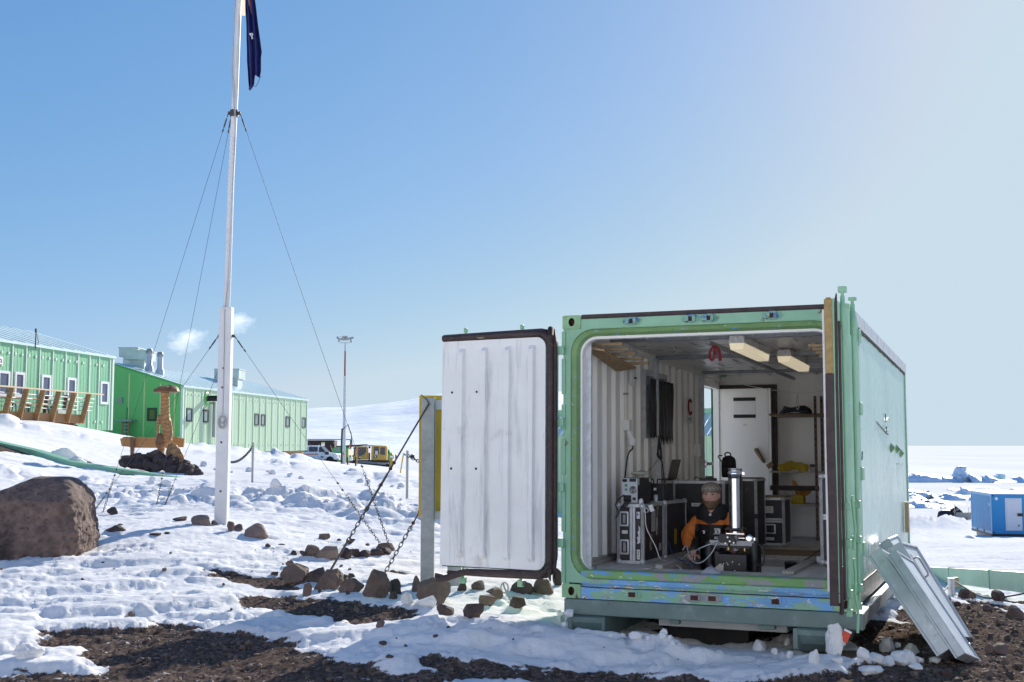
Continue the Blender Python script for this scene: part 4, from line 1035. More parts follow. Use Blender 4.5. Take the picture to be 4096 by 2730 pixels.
# slatted shelf brackets
p0 = r1(300, 330, 0, .14); 
t = ct('wooden_rack', 'strand board rack with pale slats high on the left wall', 'rack', .10, .24, 2.04)
b = MB(); b.add([(0,0,.14),(.20,0,.10),(.20,1.0,.02),(0,1.0,.0),(0,0,.16),(.20,0,.115),(.20,1.0,.035),(0,1.0,.02)], [(0,3,2,1),(4,5,6,7),(0,1,5,4),(1,2,6,5),(2,3,7,6),(3,0,4,7)]); b.build('board', m_osb, t)
for k in range(5):
    y = .08 + .21*k; z = .16 - .026*k
    b = MB(); b.box(.02, .34, y, y+.045, z, z+.025); b.build('slat', m_pine, t)
t = ct('wooden_rack', 'pale stepped wooden slats high on the right beside open door', 'rack', 2.02, .62, 2.06)
for k in range(5):
    b = MB(); b.box(.0+.018*k, .33, .10*k, .10*k+.05, .10-.022*k, .125-.022*k); b.build('slat', m_pine, t)
MB().box(.325, .33, 0, .5, 0, .14).build('board', m_osb, t)
# lamps
for (u, v, lab) in ((1.33, .97, 'nearer cream strip lamp under the container ceiling'), (1.515, 2.42, 'farther cream strip lamp under the container ceiling')):
    t = ct('strip_lamp', lab, 'strip lamp', u, v, 2.19, group='strip lamps under the container ceiling')
    b = MB(); b.prism([(-.075,.07),(.075,.07),(.062,.13),(-.062,.13)], 0, 1.30, Matrix(((1,0,0,0),(0,0,1,0),(0,1,0,0),(0,0,0,1)))); b.box(-.078, .078, -.006, 1.306, .060, .074); b.build('housing', m_ceil, t, bevel=.005)
    b = MB(); b.prism([(-.070,.062),(.070,.062),(.058,.0),(-.058,.0)], .004, 1.296, Matrix(((1,0,0,0),(0,0,1,0),(0,1,0,0),(0,0,0,1)))); b.build('diffuser', m_creambox, t, bevel=.008)
    b = MB(); b.lathe([(.020, 0), (.020, .010), (.010, .012)], 14, T(0, 0, .10) @ RX(R(90))); b.build('end_plug', m_white, t)
    b = MB(); b.box(-.03, .03, .3, .34, .13, .148); b.box(-.03, .03, .95, .99, .13, .148); b.build('mounting_clip', m_steel, t)
t = ct('red_strap', 'red webbing loop hanging from the ceiling channel', 'strap', 1.10, 1.06, 2.24)
b = MB(); P_ = spline([(0,0,0),(-.035,0,-.05),(-.035,.0,-.11),(-.015,0,-.135),(.0,0,-.10),(.01,0,-.01)], 5)
for i in range(len(P_)-1): b.beam(P_[i], P_[i+1], .022, .004, up=(0,1,0))
P_ = spline([(.01,0,0),(.05,0,-.05),(.06,0,-.14)], 5)
for i in range(len(P_)-1): b.beam(P_[i], P_[i+1], .03, .005, up=(0,1,0))
b.build('webbing', m_red, t)
# fittings on the left wall
t = ct('round_vent', 'small round white vent disc on the corrugated wall', 'vent', .09, 1.815, 2.02)
b = MB(); b.lathe([(.090, 0), (.090, .012), (.075, .02), (.02, .024)], 24, RY(R(90))); b.build('disc', m_white, t); b = MB(); b.box(.02, .035, -.01, .05, -.01, .005); b.build('catch', m_black, t)
t = ct('conduit', 'grey conduit pipe rising to the ceiling on the corrugated wall', 'pipe', .10, 1.555, 1.53)
b = MB(); b.tube(spline([(0,0,.04),(0,0,.30),(0,0,.66),(.0,.0,.74),(.01,.06,.775),(.02,.5,.775),(.02,1.0,.77)], 4), .012, 8); b.build('pipe', m_ceil, t)
MB().box(-.02, .05, -.055, .055, -.055, .055).build('socket_box', m_white, t, bevel=.008)
b = MB(); b.box(-.02, .02, -.02, .02, .30, .32); b.box(-.02, .02, -.02, .02, .55, .57); b.build('clip', m_steel, t)
t = ct('power_plug', 'white industrial plug hanging below the wall socket with black cable', 'plug', .165, 1.50, 1.40)
b = MB(); b.lathe([(.020,-.075),(.040,-.065),(.042,-.015),(.030,-.010),(.026,.05),(.022,.075)], 16, RY(R(-14)) @ RX(R(12))); b.build('plug_body', m_white, t)
b = MB(); b.tube(spline([(.015,.01,-.06),(.02,.0,-.10),(-.01,-.05,-.16),(-.02,-.12,-.35),(.02,-.3,-.58),(.10,-.42,-.585)], 5), .008, 6); b.build('cable', m_black, t)
t = ct('wall_sign', 'white wall notice with a red circular arrow near the side doorway', 'sign', .106, 4.0, 1.64)
b = MB(); b.box(0, .004, 0, .27, 0, .30); b.build('board', m_paper, t)
b = MB(); b.tube([(.006, .135 + .085*math.cos(a), .19 + .085*math.sin(a)) for a in np.linspace(R(50), R(320), 18)], .016, 5); b.build('arrow', m_red, t)
b = MB(); b.box(.004, .0055, .05, .22, .055, .062); b.box(.004, .0055, .06, .20, .035, .042); b.build('print', m_ink, t)
t = ct('switch_box', 'small grey switch box low on the wall beside the far post', 'switch', .10, 4.40, 1.32)
MB().box(0, .06, -.05, .06, -.07, .07).build('box', m_ceil, t, bevel=.006); b = MB(); b.tube([(.03, .0, .07), (.03, .0, .90)], .010, 6); b.build('conduit', m_ceil, t)
t = ct('wall_sticker', 'narrow sticker on the wall right behind the nearest post', 'sticker', .118, .30, 1.90); MB().box(0, .004, 0, .06, 0, .22).build('card', m_paper, t); b = MB(); b.box(.004, .006, .01, .05, .12, .17); b.build('red_mark', m_red, t); b = MB(); b.box(.004, .006, .01, .05, .02, .06); b.build('dark_mark', m_ink, t)
t = ct('hanging_lead', 'dark tangled leads taped to the middle galvanised post', 'lead', .15, 2.58, 1.35)
b = MB(); b.tube(spline([(0,0,.10),(.02,-.01,.0),(-.01,-.02,-.10),(.03,-.02,-.16),(.05,-.03,-.20),(.08,-.05,-.40),(.14,-.10,-.55)], 5), .007, 6); b.tube(spline([(.01,0,.08),(.0,-.02,-.08),(.035,-.02,-.14),(.02,-.01,.02)], 5), .012, 6)
b.tube(spline([(0,-.02,-.15),(-.03,-.1,-.22),(-.06,-.25,-.28),(-.04,-.5,-.27),(.05,-1.1,-.29)], 5), .0025, 5); b.build('lead', m_black, t)
b = MB(); b.box(-.062, .028, -.004, .05, -.55, -.02); b.build('grey_tape', m_galv, t)
# line strung across
t = ct('washing_line', 'thin white cord strung across the far end with a loop', 'cord', 0, 0, 0)
A_ = r1(1215, 550, 1, 4.9); B_ = r1(2030, 712, 1, 4.9); C_ = r1(2300, 672, 1, 4.9)
b = MB(); b.tube(sag(A_, B_, .03) + sag(B_, C_, .02)[1:], .004, 5); b.build('line', m_wire_w, t)
b = MB(); b.tube(spline([B_, B_ + Vector((-.012,0,-.10)), B_ + Vector((-.016,0,-.17)), B_ + Vector((0,0,-.20)), B_ + Vector((.016,0,-.17)), B_ + Vector((.010,0,-.10)), B_], 4), .005, 5); b.build('loop', m_wire_w, t)
# small things at the front
t = ct('white_mouse', 'white handpiece with a long white cord on the corner of Box 3', 'handpiece', .44, .86, .782)
b = MB(); b.ball((0, .03, .032), .03, 12, 8, RX(R(-25)), 0, (.75, .8, 1.15)); b.build('body', m_white, t)
fl = [r2(1035, 930, 2, .246), r2(955, 880, 2, .246)]
q = [Vector((.02,.02,.02)), Vector((.055,-.03,-.02)), Vector((.065,-.04,-.10)), Vector((.08,-.05,-.22)), Vector((.16,-.04,-.38)), Vector((.20,-.02,-.49))] + [Vector((f_.x-.44, f_.y-.86, f_.z-.782)) for f_ in fl[::-1]]
b = MB(); b.tube(spline(q, 5), .0045, 6); b.tube([(.075+.022*math.cos(a), -.045, -.055+.018*math.sin(a)) for a in np.linspace(0,6.3,14)], .003, 5); b.build('cord', m_wire_w, t)
b = MB(); b.box(.085, .125, -.052, -.045, -.105, -.045, RY(R(-20))); b.build('tag', m_wire_w, t)
t = ct('power_lead', 'black power leads drooping from the back of the silver power unit', 'lead', 0, 0, 0)
b = MB()
for i, pts in enumerate((((550,300),(500,340),(475,385),(500,450),(478,495)), ((575,345),(540,385),(520,410),(560,400),(600,355)), ((600,340),(560,380),(535,402)))):
    b.tube(spline([tuple(r2(x, y, 1, .945 - .03*j*(.5 if i else 1) if y < 372 else .795 - .012*j)) for j, (x, y) in enumerate(pts)], 5), .006, 6)
b.build('lead', m_black, t)
t = ct('grey_rag', 'crumpled grey rag lying on the door sill', 'rag', *r2(1290, 972, 2, .2415))
v = []; fs = []
nn = 18
for k in range(7):
    q = k/6
    for i in range(nn):
        a = 2*math.pi*i/nn; rr = (1-q**1.6)*(1+.25*mnoise.noise(Vector((math.cos(a)*2, math.sin(a)*2, q*3)))); v.append((.088*rr*math.cos(a), .05*rr*math.sin(a), .055*q*(1+.5*mnoise.noise(Vector((math.cos(a)*3, math.sin(a)*3, 7)))) ))
for k in range(6):
    for i in range(nn): fs.append((k*nn+i, k*nn+(i+1) % nn, (k+1)*nn+(i+1) % nn, (k+1)*nn+i))
b = MB(); b.add(v, fs, sm=True); b.build('cloth', pm('grey_cloth', (.34,.34,.36), .9, var=.25, scale=30, bump=.4), t)
t = ct('wood_offcut', 'short wedge of grey wood behind the crumpled rag', 'offcut', *r2(1350, 952, 2, .2415), R(12))
b = MB(); b.prism([(-.05,0),(.045,0),(.05,.05),(.02,.065),(-.03,.02)], -.02, .03, Matrix(((1,0,0,0),(0,0,1,0),(0,1,0,0),(0,0,0,1)))); b.build('wedge', m_greytimber, t)
t = ct('black_bucket', 'small dark bucket standing at the back of the floor well', 'bucket', 1.61, 2.03, -.164)
b = MB(); b.lathe([(.045,0),(.058,.36),(.062,.36),(.062,.378),(.055,.378),(.044,.02)], 18); b.build('bucket', m_blackp, t)
t = ct('floor_lead', 'black lead stretched from the right door case into the well', 'lead', 0, 0, 0)
b = MB(); b.tube(spline([tuple(r2(2262, 738, 1, 1.28)), tuple(r2(2200, 790, 1, 1.5)), tuple(r2(2110, 850, 1, 1.8)), tuple(r2(2052, 892, 1, 2.0))], 5), .005, 6); b.build('lead', m_black, t)

# the measuring instrument
t = ct('gravity_meter', 'tall polished steel cylinder on a black boxed base in the floor well', 'instrument', 1.30, .98, -.165)
Z = .165
b = MB(); b.lathe([(.050, .58+Z), (.050, 1.045+Z)], 36); b.build('cylinder', m_chrome, t)
for x in (-.057, .057): b = MB(); b.tube([(x, .012, .575+Z), (x, .012, 1.03+Z)], .0075, 8); b.build('guide_rod', m_black, t)
b = MB(); b.lathe([(.052, 1.022+Z), (.060, 1.026+Z), (.060, 1.05+Z), (.066, 1.055+Z), (.066, 1.078+Z), (.060, 1.082+Z), (.060, 1.10+Z), (.064, 1.102+Z), (.064, 1.112+Z), (.05, 1.114+Z)], 36); cl = b.build('top_clamp', m_chrome, t)
b = MB(); b.box(.062, .088, -.012, .012, 1.055+Z, 1.08+Z); b.lathe([(.009, -.006), (.009, .004)], 10, T(.078, -.014, 1.067+Z) @ RX(R(90))); b.build('clamp_screw', m_chrome, cl)
b = MB(); b.box(-.085, .085, -.075, .075, .562+Z, .580+Z); b.build('flange_plate', m_black, t, bevel=.004)
b = MB(); b.lathe([(.040, .515+Z), (.046, .52+Z), (.046, .555+Z), (.040, .562+Z)], 28); b.box(-.07, .09, -.08, -.06, .528+Z, .536+Z); b.build('lower_ring', m_chrome, t)
b = MB(); b.lathe([(.034, .38+Z), (.034, .52+Z)], 20); b.build('neck', m_steel, t)
b = MB(); b.prism([(-.145,.50),(-.12,.53),(-.05,.525),(.0,.505),(.02,.475),(.015,.44),(-.03,.445),(-.12,.452),(-.148,.475)], -.095, -.083, Matrix(((1,0,0,0),(0,0,1,0),(0,1,0,Z),(0,0,0,1)))); br = b.build('curved_bracket', m_black, t, bevel=.002)
for x, z in ((-.055,.50),(-.035,.465),(-.075,.447),(.0,.453)): b = MB(); b.lathe([(.008,0),(.008,.006)], 10, T(x, -.096, z+Z) @ RX(R(90))); b.build('screw', m_screw, br)
b = MB(); b.tube([(.03, -.02, .49+Z), (.105, -.02, .49+Z)], .016, 12); b.tube([(.07, -.02, .49+Z), (.078, -.02, .49+Z)], .024, 12); va = b.build('side_valve', m_chrome, t)
b = MB(); b.lathe([(.030, -.02), (.038, -.012), (.040, .012), (.034, .022), (.02, .024)], 20, T(.130, -.045, .488+Z) @ RX(R(90))); b.box(.158, .182, -.05, -.03, .475+Z, .50+Z); b.build('valve_knob', m_chrome, va)
for x in (-.232, .175):
    b = MB(); b.lathe([(.040, 0), (.040, .455+Z)], 20, T(x, -.04, 0)); b.build('leg', m_black, t)
for x in (-.20, .15): b = MB(); b.lathe([(.036, 0), (.036, .43+Z)], 16, T(x, .20, 0)); b.build('leg', m_black, t)
b = MB(); b.box(-.225, -.055, -.075, -.055, .425+Z, .470+Z); b.box(-.035, .175, -.075, -.055, .425+Z, .470+Z); b.build('cross_bar', m_steel, t, bevel=.002)
b = MB(); b.box(-.235, .18, -.05, .23, .400+Z, .424+Z); b.build('top_plate', m_black, t, bevel=.003)
b = MB(); b.box(-.125, .125, -.16, .05, .02+Z-.1, .355+Z); b.box(-.165, -.126, -.13, .03, .30+Z-.1, .375+Z); bx_ = b.build('sensor_box', m_black, t, bevel=.004)
for k, (x, z) in enumerate(((-.08,.27),(-.05,.28),(-.04,.265),(0,.29),(.06,.27),(-.08,.21),(-.03,.20),(.02,.215),(-.1,.12),(.04,.13),(.1,.16),(.08,.07))): b = MB(); b.lathe([(.0045,0),(.0045,.004)], 8, T(x, -.161, z+Z) @ RX(R(90))); b.build('screw', m_screw, bx_)
for x, z in ((-.05,.385),(.095,.38)): b = MB(); b.lathe([(.008,0),(.010,.02),(.006,.03)], 10, T(x, -.09, z+Z)); b.build('brass_post', m_brass, t)
label_card(t, .035, .235+Z-.17, .066, .036, None, cross=.001, y=-.162)
b = MB(); b.tube(spline([(.18,-.04,.46+Z),(.24,-.05,.42+Z),(.262,-.06,.34+Z),(.235,-.08,.26+Z),(.15,-.1,.31+Z)], 5), .009, 8); b.build('hose', m_black, t)
for k, P_ in enumerate((((-.14,-.095,.475),(-.20,-.10,.44),(-.30,-.08,.40),(-.38,.0,.36),(-.42,.05,.36),(-.5,.1,.30)), ((-.14,-.098,.465),(-.20,-.13,.35),(-.28,-.14,.275),(-.36,-.10,.27),(-.43,.0,.32),(-.48,.1,.40),(-.52,.12,.36)))):
    b = MB(); b.tube(spline([(x, y, z+Z) for x, y, z in P_], 5), .0055, 6); b.build('signal_cable', m_galv, t)
t = ct('floor_lead', 'thin blue grey lead trailing along the well edge to the sill', 'lead', 0, 0, 0)
b = MB(); b.tube(spline([tuple(r2(935, 700, 1, 1.45)), tuple(r2(955, 790, 1, 1.42)), tuple(r2(1000, 840, 2, .285)), tuple(r2(1060, 870, 2, .282)), tuple(r2(1110, 880, 2, .282)), tuple(r2(1145, 935, 2, .25))], 5), .004, 6); b.build('lead', m_blueink, t)

# ------------------------------------------------------------------ the man
def skin_mesh(joints, edges, radii, sub=2, root=0):
    me = bpy.data.meshes.new('limb'); me.from_pydata(joints, edges, []); o = bpy.data.objects.new('limb', me); COL.objects.link(o)
    m = o.modifiers.new('s', 'SKIN'); m.use_smooth_shade = True
    for i, r in enumerate(radii): me.skin_vertices[0].data[i].radius = (r, r) if not isinstance(r, tuple) else r
    me.skin_vertices[0].data[root].use_root = True
    s_ = o.modifiers.new('d', 'SUBSURF'); s_.levels = sub; s_.render_levels = sub
    dg = bpy.context.evaluated_depsgraph_get(); ev = o.evaluated_get(dg); m2 = bpy.data.meshes.new_from_object(ev)
    V_ = [v.co.copy() for v in m2.vertices]; F_ = [tuple(p.vertices) for p in m2.polygons]
    bpy.data.objects.remove(o); bpy.data.meshes.remove(me); bpy.data.meshes.remove(m2); return V_, F_
man = ct('person', 'man in orange and black parka and grey knitted hat sitting in the floor well', 'person', .935, 1.82, -.165)
O_ = Vector((.935, 1.82, -.165))
def q_(u, v, w): return Vector((u, v, w)) - O_
m_skin = pm('skin', (0.74, 0.44, 0.345), .55, var=.1, scale=20, bump=.05)
m_beard = pm('brown_beard', (0.25, 0.155, 0.10), .9, var=.35, scale=60, bump=.6, bscale=160)
m_hat = pm('grey_brown_knit', (0.27, 0.23, 0.185), .95, var=.15, scale=40, bump=.6, bscale=150)
m_hatl = pm('pale_knit_stripe', (0.55, 0.53, 0.48), .95, var=.1, scale=40, bump=.5, bscale=150)
hc = q_(.905, 1.745, .845)
b = MB(); v = []; n_a, n_b = 40, 28
for k in range(n_b+1):
    ph = math.pi*k/n_b
    for i in range(n_a):
        a = 2*math.pi*i/n_a; x = math.sin(ph)*math.sin(a); y = -math.sin(ph)*math.cos(a); z = math.cos(ph)
        X = x*.078*(1 - .16*max(0, -z)**1.5); Y = y*.098; Zz = z*.118
        f_ = max(0, -y)                                             # front of the face
        g = lambda px_, pz_, sx_, sz_: math.exp(-((X-px_)/sx_)**2 - ((Zz-pz_)/sz_)**2) * f_
        Y -= .030*g(0, -.016, .012, .017) + .013*g(0, .010, .009, .025) - .010*g(.031, .016, .016, .010) - .010*g(-.031, .016, .016, .010)
        Y -= .006*g(0, .034, .05, .008) + .010*g(0, -.095, .03, .02) + .004*g(0, -.052, .022, .006) + .004*g(.036, -.02, .02, .02) + .004*g(-.036, -.02, .02, .02)
        v.append(hc + Vector((X, Y, Zz)))
b.add(v, [(k*n_a+i, (k+1)*n_a+i, (k+1)*n_a+(i+1) % n_a, k*n_a+(i+1) % n_a) for k in range(n_b) for i in range(n_a)], sm=True)
for s_ in (-1, 1): b.ball(tuple(hc + Vector((s_*.080, .005, -.005))), .02, 10, 8, None, 0, (.45, .8, 1.5))
# torso, arms and legs under the clothes, one skin with the head
J = [q_(.95,1.86,-.02), q_(.94,1.85,.22), q_(.92,1.83,.48), q_(.908,1.79,.66), q_(.905,1.765,.77),
     q_(.745,1.82,.60), q_(.672,1.70,.44), q_(.785,1.50,.315), q_(.795,1.455,.296),
     q_(1.09,1.82,.60), q_(1.175,1.70,.42), q_(1.20,1.45,.38), q_(1.20,1.40,.375),
     q_(.86,1.70,-.05), q_(.84,1.35,.03), q_(.85,1.30,-.13), q_(1.04,1.70,-.05), q_(1.06,1.36,.03), q_(1.05,1.31,-.13)]
E_ = [(0,1),(1,2),(2,3),(3,4),(2,5),(5,6),(6,7),(7,8),(2,9),(9,10),(10,11),(11,12),(0,13),(13,14),(14,15),(0,16),(16,17),(17,18)]
Rr = [.12,.12,.12,.055,.05,.055,.042,.030,.028,.055,.042,.030,.028,.075,.055,.04,.075,.055,.04]
V_, F_ = skin_mesh(J, E_, Rr); b.add(V_, F_, sm=True)
def hand(wr, fwd, side, up, mirror=1):
    """palm with four bent fingers and a thumb, laid over an edge"""
    b2 = MB(); fw, sd, u_ = Vector(fwd).normalized(), Vector(side).normalized(), Vector(up).normalized()
    P0 = lambda f_, s_, z_: wr + fw*f_ + sd*s_*mirror + u_*z_
    pal = [P0(0,0,.0), P0(.035,0,.004), P0(.075,0,.002)]
    pv, pf = skin_mesh([tuple(p) for p in pal], [(0,1),(1,2)], [(.026,.016),(.038,.015),(.040,.012)], 2); b2.add(pv, pf, sm=True)
    for s_, ln, r_ in ((-.032,.060,.0088),(-.011,.070,.0094),(.010,.066,.0092),(.030,.054,.0080)):
        ch = [P0(.065, s_*.92, .0), P0(.088, s_, .006), P0(.088+ln*.45, s_*1.1, .002), P0(.088+ln*.72, s_*1.12, -.016), P0(.088+ln*.85, s_*1.12, -.032)]
        fv, ff = skin_mesh([tuple(p) for p in ch], [(0,1),(1,2),(2,3),(3,4)], [r_*1.1, r_*1.1, r_, r_*.95, r_*.8], 1); b2.add(fv, ff, sm=True)
    ch = [P0(.022, -.030, -.002), P0(.040, -.052, -.006), P0(.066, -.066, -.012), P0(.086, -.068, -.02)]
    fv, ff = skin_mesh([tuple(p) for p in ch], [(0,1),(1,2),(2,3)], [.013, .012, .0105, .009], 1); b2.add(fv, ff, sm=True)
    return b2
for hb in (hand(q_(.798,1.462,.296), (.02,-1,-.12), (1,0,0), (0,0,1), -1), hand(q_(1.20,1.42,.378), (.1,-1,-.05), (1,0,0), (0,0,1), 1)): b.add(hb.v, hb.f, sm=True)
body = b.build('body', m_skin, man)
b = MB()
for s_ in (-1, 1): b.ball(tuple(hc + Vector((s_*.031, -.083, .014))), .0090, 10, 8, None, 0, (1.3, .7, .75))
b.build('eyes', pm('eye', (.05, .045, .05), .15, bump=0), man)
b = MB()
for s_ in (-1, 1): b.tube([tuple(hc + Vector((s_*x, y, z))) for x, y, z in ((.014,-.100,.031),(.032,-.098,.037),(.050,-.085,.032))], [.004,.006,.003], 6)
b.build('eyebrows', m_beard, man)
b = MB(); v = []; n_c = 36                                          # beard wraps jaw, chin and upper lip
for k in range(13):
    q = k/12
    for i in range(n_c):
        a = -R(112) + R(224)*i/(n_c-1); zz = -.050 - q*.080 + .060*(abs(a)/R(112))**3*(1-q)
        zz = max(zz, -.132); ph_z = max(-1, min(1, zz/.128)); rad = math.sqrt(max(.02, 1-ph_z*ph_z))
        br_ = 1.0 + .05*mnoise.noise(Vector((a*6, q*9, 0)))
        X = math.sin(a)*.0800*rad**.75*(1-.10*q)*br_; Y = -math.cos(a)*.099*rad**.6*br_ - .005*math.exp(-(a/.4)**2)
        v.append(hc + Vector((X, Y + .004, zz)))
fsb = []
for k in range(12):
    for i in range(n_c-1):
        a = -R(112) + R(224)*(i+.5)/(n_c-1)
        if abs(a) < R(12) and k in (2,): continue                   # the mouth shows here
        if abs(a) < R(8) and k == 0: continue
        fsb.append((k*n_c+i, (k+1)*n_c+i, (k+1)*n_c+i+1, k*n_c+i+1))
b.add(v, fsb, sm=True); o = b.build('beard', m_beard, man); so = o.modifiers.new('t', 'SOLIDIFY'); so.thickness = .006; so.offset = 1
b = MB(); b.tube([tuple(hc + Vector((x, -.106 + abs(x)*.25, -.055))) for x in (-.022, -.01, 0, .01, .022)], [.002, .0045, .005, .0045, .002], 6); b.build('lips', pm('lips', (.33, .13, .10), .5, bump=0), man)
b = MB(); rows = ((.036,.0905,.112),(.050,.094,.114),(.066,.094,.112),(.073,.092,.110),(.080,.0895,.107),(.086,.088,.104),(.098,.080,.094),(.112,.066,.078),(.124,.046,.055),(.131,.022,.026),(.133,.002,.002))
loops = []
for z, rx_, ry_ in rows: loops.append([hc + Vector((rx_*math.sin(a), -ry_*math.cos(a), z + .018*math.cos(a)*0 - .020*(1-math.cos(a))*.5*(1 if z < .06 else 0) + (.004*math.sin(a*14) if .066 < z < .09 else 0))) for a in np.linspace(0, 2*math.pi, 42, endpoint=False)])
b.loft(loops, sm=True, cap=True, mis=[0,0,1,2,1,0,0,0,0,0]); b.build('knitted_hat', [m_hat, m_hatl, m_ink], man)
m_parka, nt, bs = newmat('orange_and_black_parka')
tcp = nt.nodes.new('ShaderNodeTexCoord'); sxp = nt.nodes.new('ShaderNodeSeparateXYZ'); nt.links.new(tcp.outputs['Object'], sxp.inputs[0])
def _mth(op, a, b_, c=None):
    m_ = nt.nodes.new('ShaderNodeMath'); m_.operation = op
    for i_, v_ in enumerate((a, b_)):
        if hasattr(v_, 'node'): nt.links.new(v_, m_.inputs[i_])
        else: m_.inputs[i_].default_value = v_
    return m_.outputs[0]
ax_ = _mth('ABSOLUTE', _mth('ADD', sxp.outputs[0], .010), 0)
yoke = _mth('GREATER_THAN', sxp.outputs[2], .735); slv = _mth('GREATER_THAN', ax_, .172); om = _mth('MAXIMUM', yoke, slv)
om = _mth('MULTIPLY', om, _mth('SUBTRACT', 1.0, _mth('MULTIPLY', _mth('LESS_THAN', sxp.outputs[1], -.285), _mth('LESS_THAN', sxp.outputs[2], .52))))
oc = _mix(nt, _ramp(nt, _noise(nt, 16, 5, .7), .3, .7), (.58, .150, .024), (.84, .25, .05)); nt.links.new(_mix(nt, om, (.020, .019, .021), oc), bs.inputs['Base Color']); bs.inputs['Roughness'].default_value = .6
_bump(nt, bs, _noise(nt, 22, 5, .65, (1, 1, 2.2)), .5, .02)
# parka: own surface over the body, orange yoke and sleeves, black chest
J = [q_(.95,1.86,-.02), q_(.94,1.85,.22), q_(.92,1.83,.46), q_(.912,1.81,.585), q_(.908,1.79,.66),
     q_(.755,1.825,.595), q_(.668,1.70,.44), q_(.775,1.52,.322), q_(.788,1.487,.305), q_(1.085,1.825,.595), q_(1.178,1.70,.42), q_(1.20,1.50,.385), q_(1.20,1.46,.38)]
E_ = [(0,1),(1,2),(2,3),(3,4),(3,5),(5,6),(6,7),(7,8),(3,9),(9,10),(10,11),(11,12)]
Rr = [(.20,.16),(.205,.165),(.20,.155),(.15,.13),(.085,.09),.092,.079,.060,.052,.092,.079,.060,.052]
V_, F_ = skin_mesh(J, E_, Rr, 3)
V2 = [v_ + Vector((mnoise.noise(v_*16), mnoise.noise(v_*16 + Vector((9,0,0))), mnoise.noise(v_*16 + Vector((0,9,0)))))*.009 + Vector((0,0,.006*math.sin(v_.z*90 + 3*mnoise.noise(v_*9)))) * (1 if abs(v_.x+.01) > .2 else .3) for v_ in V_]
b = MB(); b.add(V2, F_, sm=True)
for i, f in enumerate(F_):
    c_ = sum((V_[k] for k in f), Vector())/len(f) + O_
    sleeve = c_.x < .745 or c_.x > 1.10
    cuff = c_.z < .345 and c_.y < 1.56
    b.m[i] = 1
    if (c_.z > .575 or sleeve) and not cuff: b.m[i] = 0
    if c_.x > .80 and c_.x < 1.02 and c_.z > .615: b.m[i] = 1
    if sleeve and c_.x > .71 and c_.x < .9 and c_.y < 1.72 and c_.z < .36 and False: b.m[i] = 1
b.m = [0]*len(b.m)
par = b.build('parka', m_parka, man)
# collar and hood lying round the neck
b = MB(); loops = []
for (dz, rx_, ry_, dy) in ((-.085,.155,.125,-.02),(-.05,.160,.125,-.012),(-.005,.150,.120,.0),(.040,.128,.112,.012),(.060,.112,.104,.016),(.045,.098,.094,.012),(-.01,.088,.082,.01)):
    lp = []
    for a in np.linspace(0, 2*math.pi, 40, endpoint=False):
        fr = math.exp(-((((a+math.pi) % (2*math.pi))-math.pi)/.5)**2)             # opens in a V at the throat
        lp.append(q_(.908,1.79,.705) + Vector((rx_*math.sin(a)*(1+.06*mnoise.noise(Vector((a*3,dz*20,0)))), -ry_*math.cos(a)+dy, dz - .085*fr*(1 if dz > -.03 else .5) + .012*mnoise.noise(Vector((math.sin(a)*3, math.cos(a)*3, dz*9))))))
    loops.append(lp)
b.loft(loops, sm=True); b.build('hood', m_blackcloth, man)
b = MB(); b.ball(tuple(q_(.905,1.70,.652)), .024, 10, 8, None, 0, (1,.6,1.1)); b.build('undershirt', m_paper, man)
b = MB(); xz = lambda u, w: q_(u, 1.655, w)
b.tube([q_(.908,1.672,.60), q_(.915,1.652,.45), q_(.92,1.66,.28)], .007, 6); b.build('zip', m_black, man)
b = MB(); Mb = T(*q_(.985, 1.645, .512)) @ RX(R(-4)); b.box(-.030, .026, -.001, .002, -.024, .024, Mb, 0)
b.tube([(-.018+.016*math.cos(a)+.006, -.003, -.016+.030*math.sin(a)) for a in np.linspace(0, math.pi, 10)], .0035, 5, 1, Mb); b.tube([(-.004, -.003, -.016), (.0, -.003, .002), (.012, -.003, -.016)], .004, 5, 1, Mb)
b.box(-.045, .03, -.002, .001, -.032, -.029, Mb, 0); b.build('chest_emblem', [m_paper, m_ink], man)
b = MB(); Mb = T(*q_(1.0, 1.640, .447)) @ RX(R(-2)); b.box(-.045, .045, -.001, .002, -.010, .010, Mb)
for k in range(7): b.box(-.036+.010*k, -.030+.010*k, -.002, 0, -.004, .004, Mb, 1)
b.build('name_tape', [m_paper, m_ink], man)
b = MB(); Mb = T(*q_(.85, 1.648, .50)); b.box(-.015, .015, -.001, .002, .006, .012, Mb); b.box(-.004, .010, -.001, .002, -.018, .006, Mb); b.build('chest_mark', m_galv, man)
# ------------------------------------------------------------------ flagpole, its guys, sign, carving, ducts
m_polewhite = pm('chipped_white_pole_paint', (0.66, 0.66, 0.68), .5, var=.06, scale=4, bump=.08, patches=(((.25, .12, .08), 9, .70, .73, (1, 1, 3)), ((.45, .43, .42), 5, .66, .75, (2, 2, .4))))
m_flag = pm('navy_flag_cloth', (0.016, 0.022, 0.14), .85, var=.25, scale=6, bump=.2, bscale=30)
m_flagred = pm('flag_red', (0.42, 0.02, 0.03), .85, var=.1); m_flagwhite = pm('flag_white', (0.68, 0.68, 0.70), .85, var=.05)
m_rope = pm('grey_rope', (0.42, 0.41, 0.40), .8, var=.15, scale=30, bump=.3)
m_cable = pm('dark_steel_cable', (0.06, 0.06, 0.065), .5, .4, var=.3, scale=30)
m_carv = pm('carved_wood', (0.46, 0.235, 0.085), .5, var=.25, scale=5, bump=.3, bscale=10, stretch=(3, 3, .5))
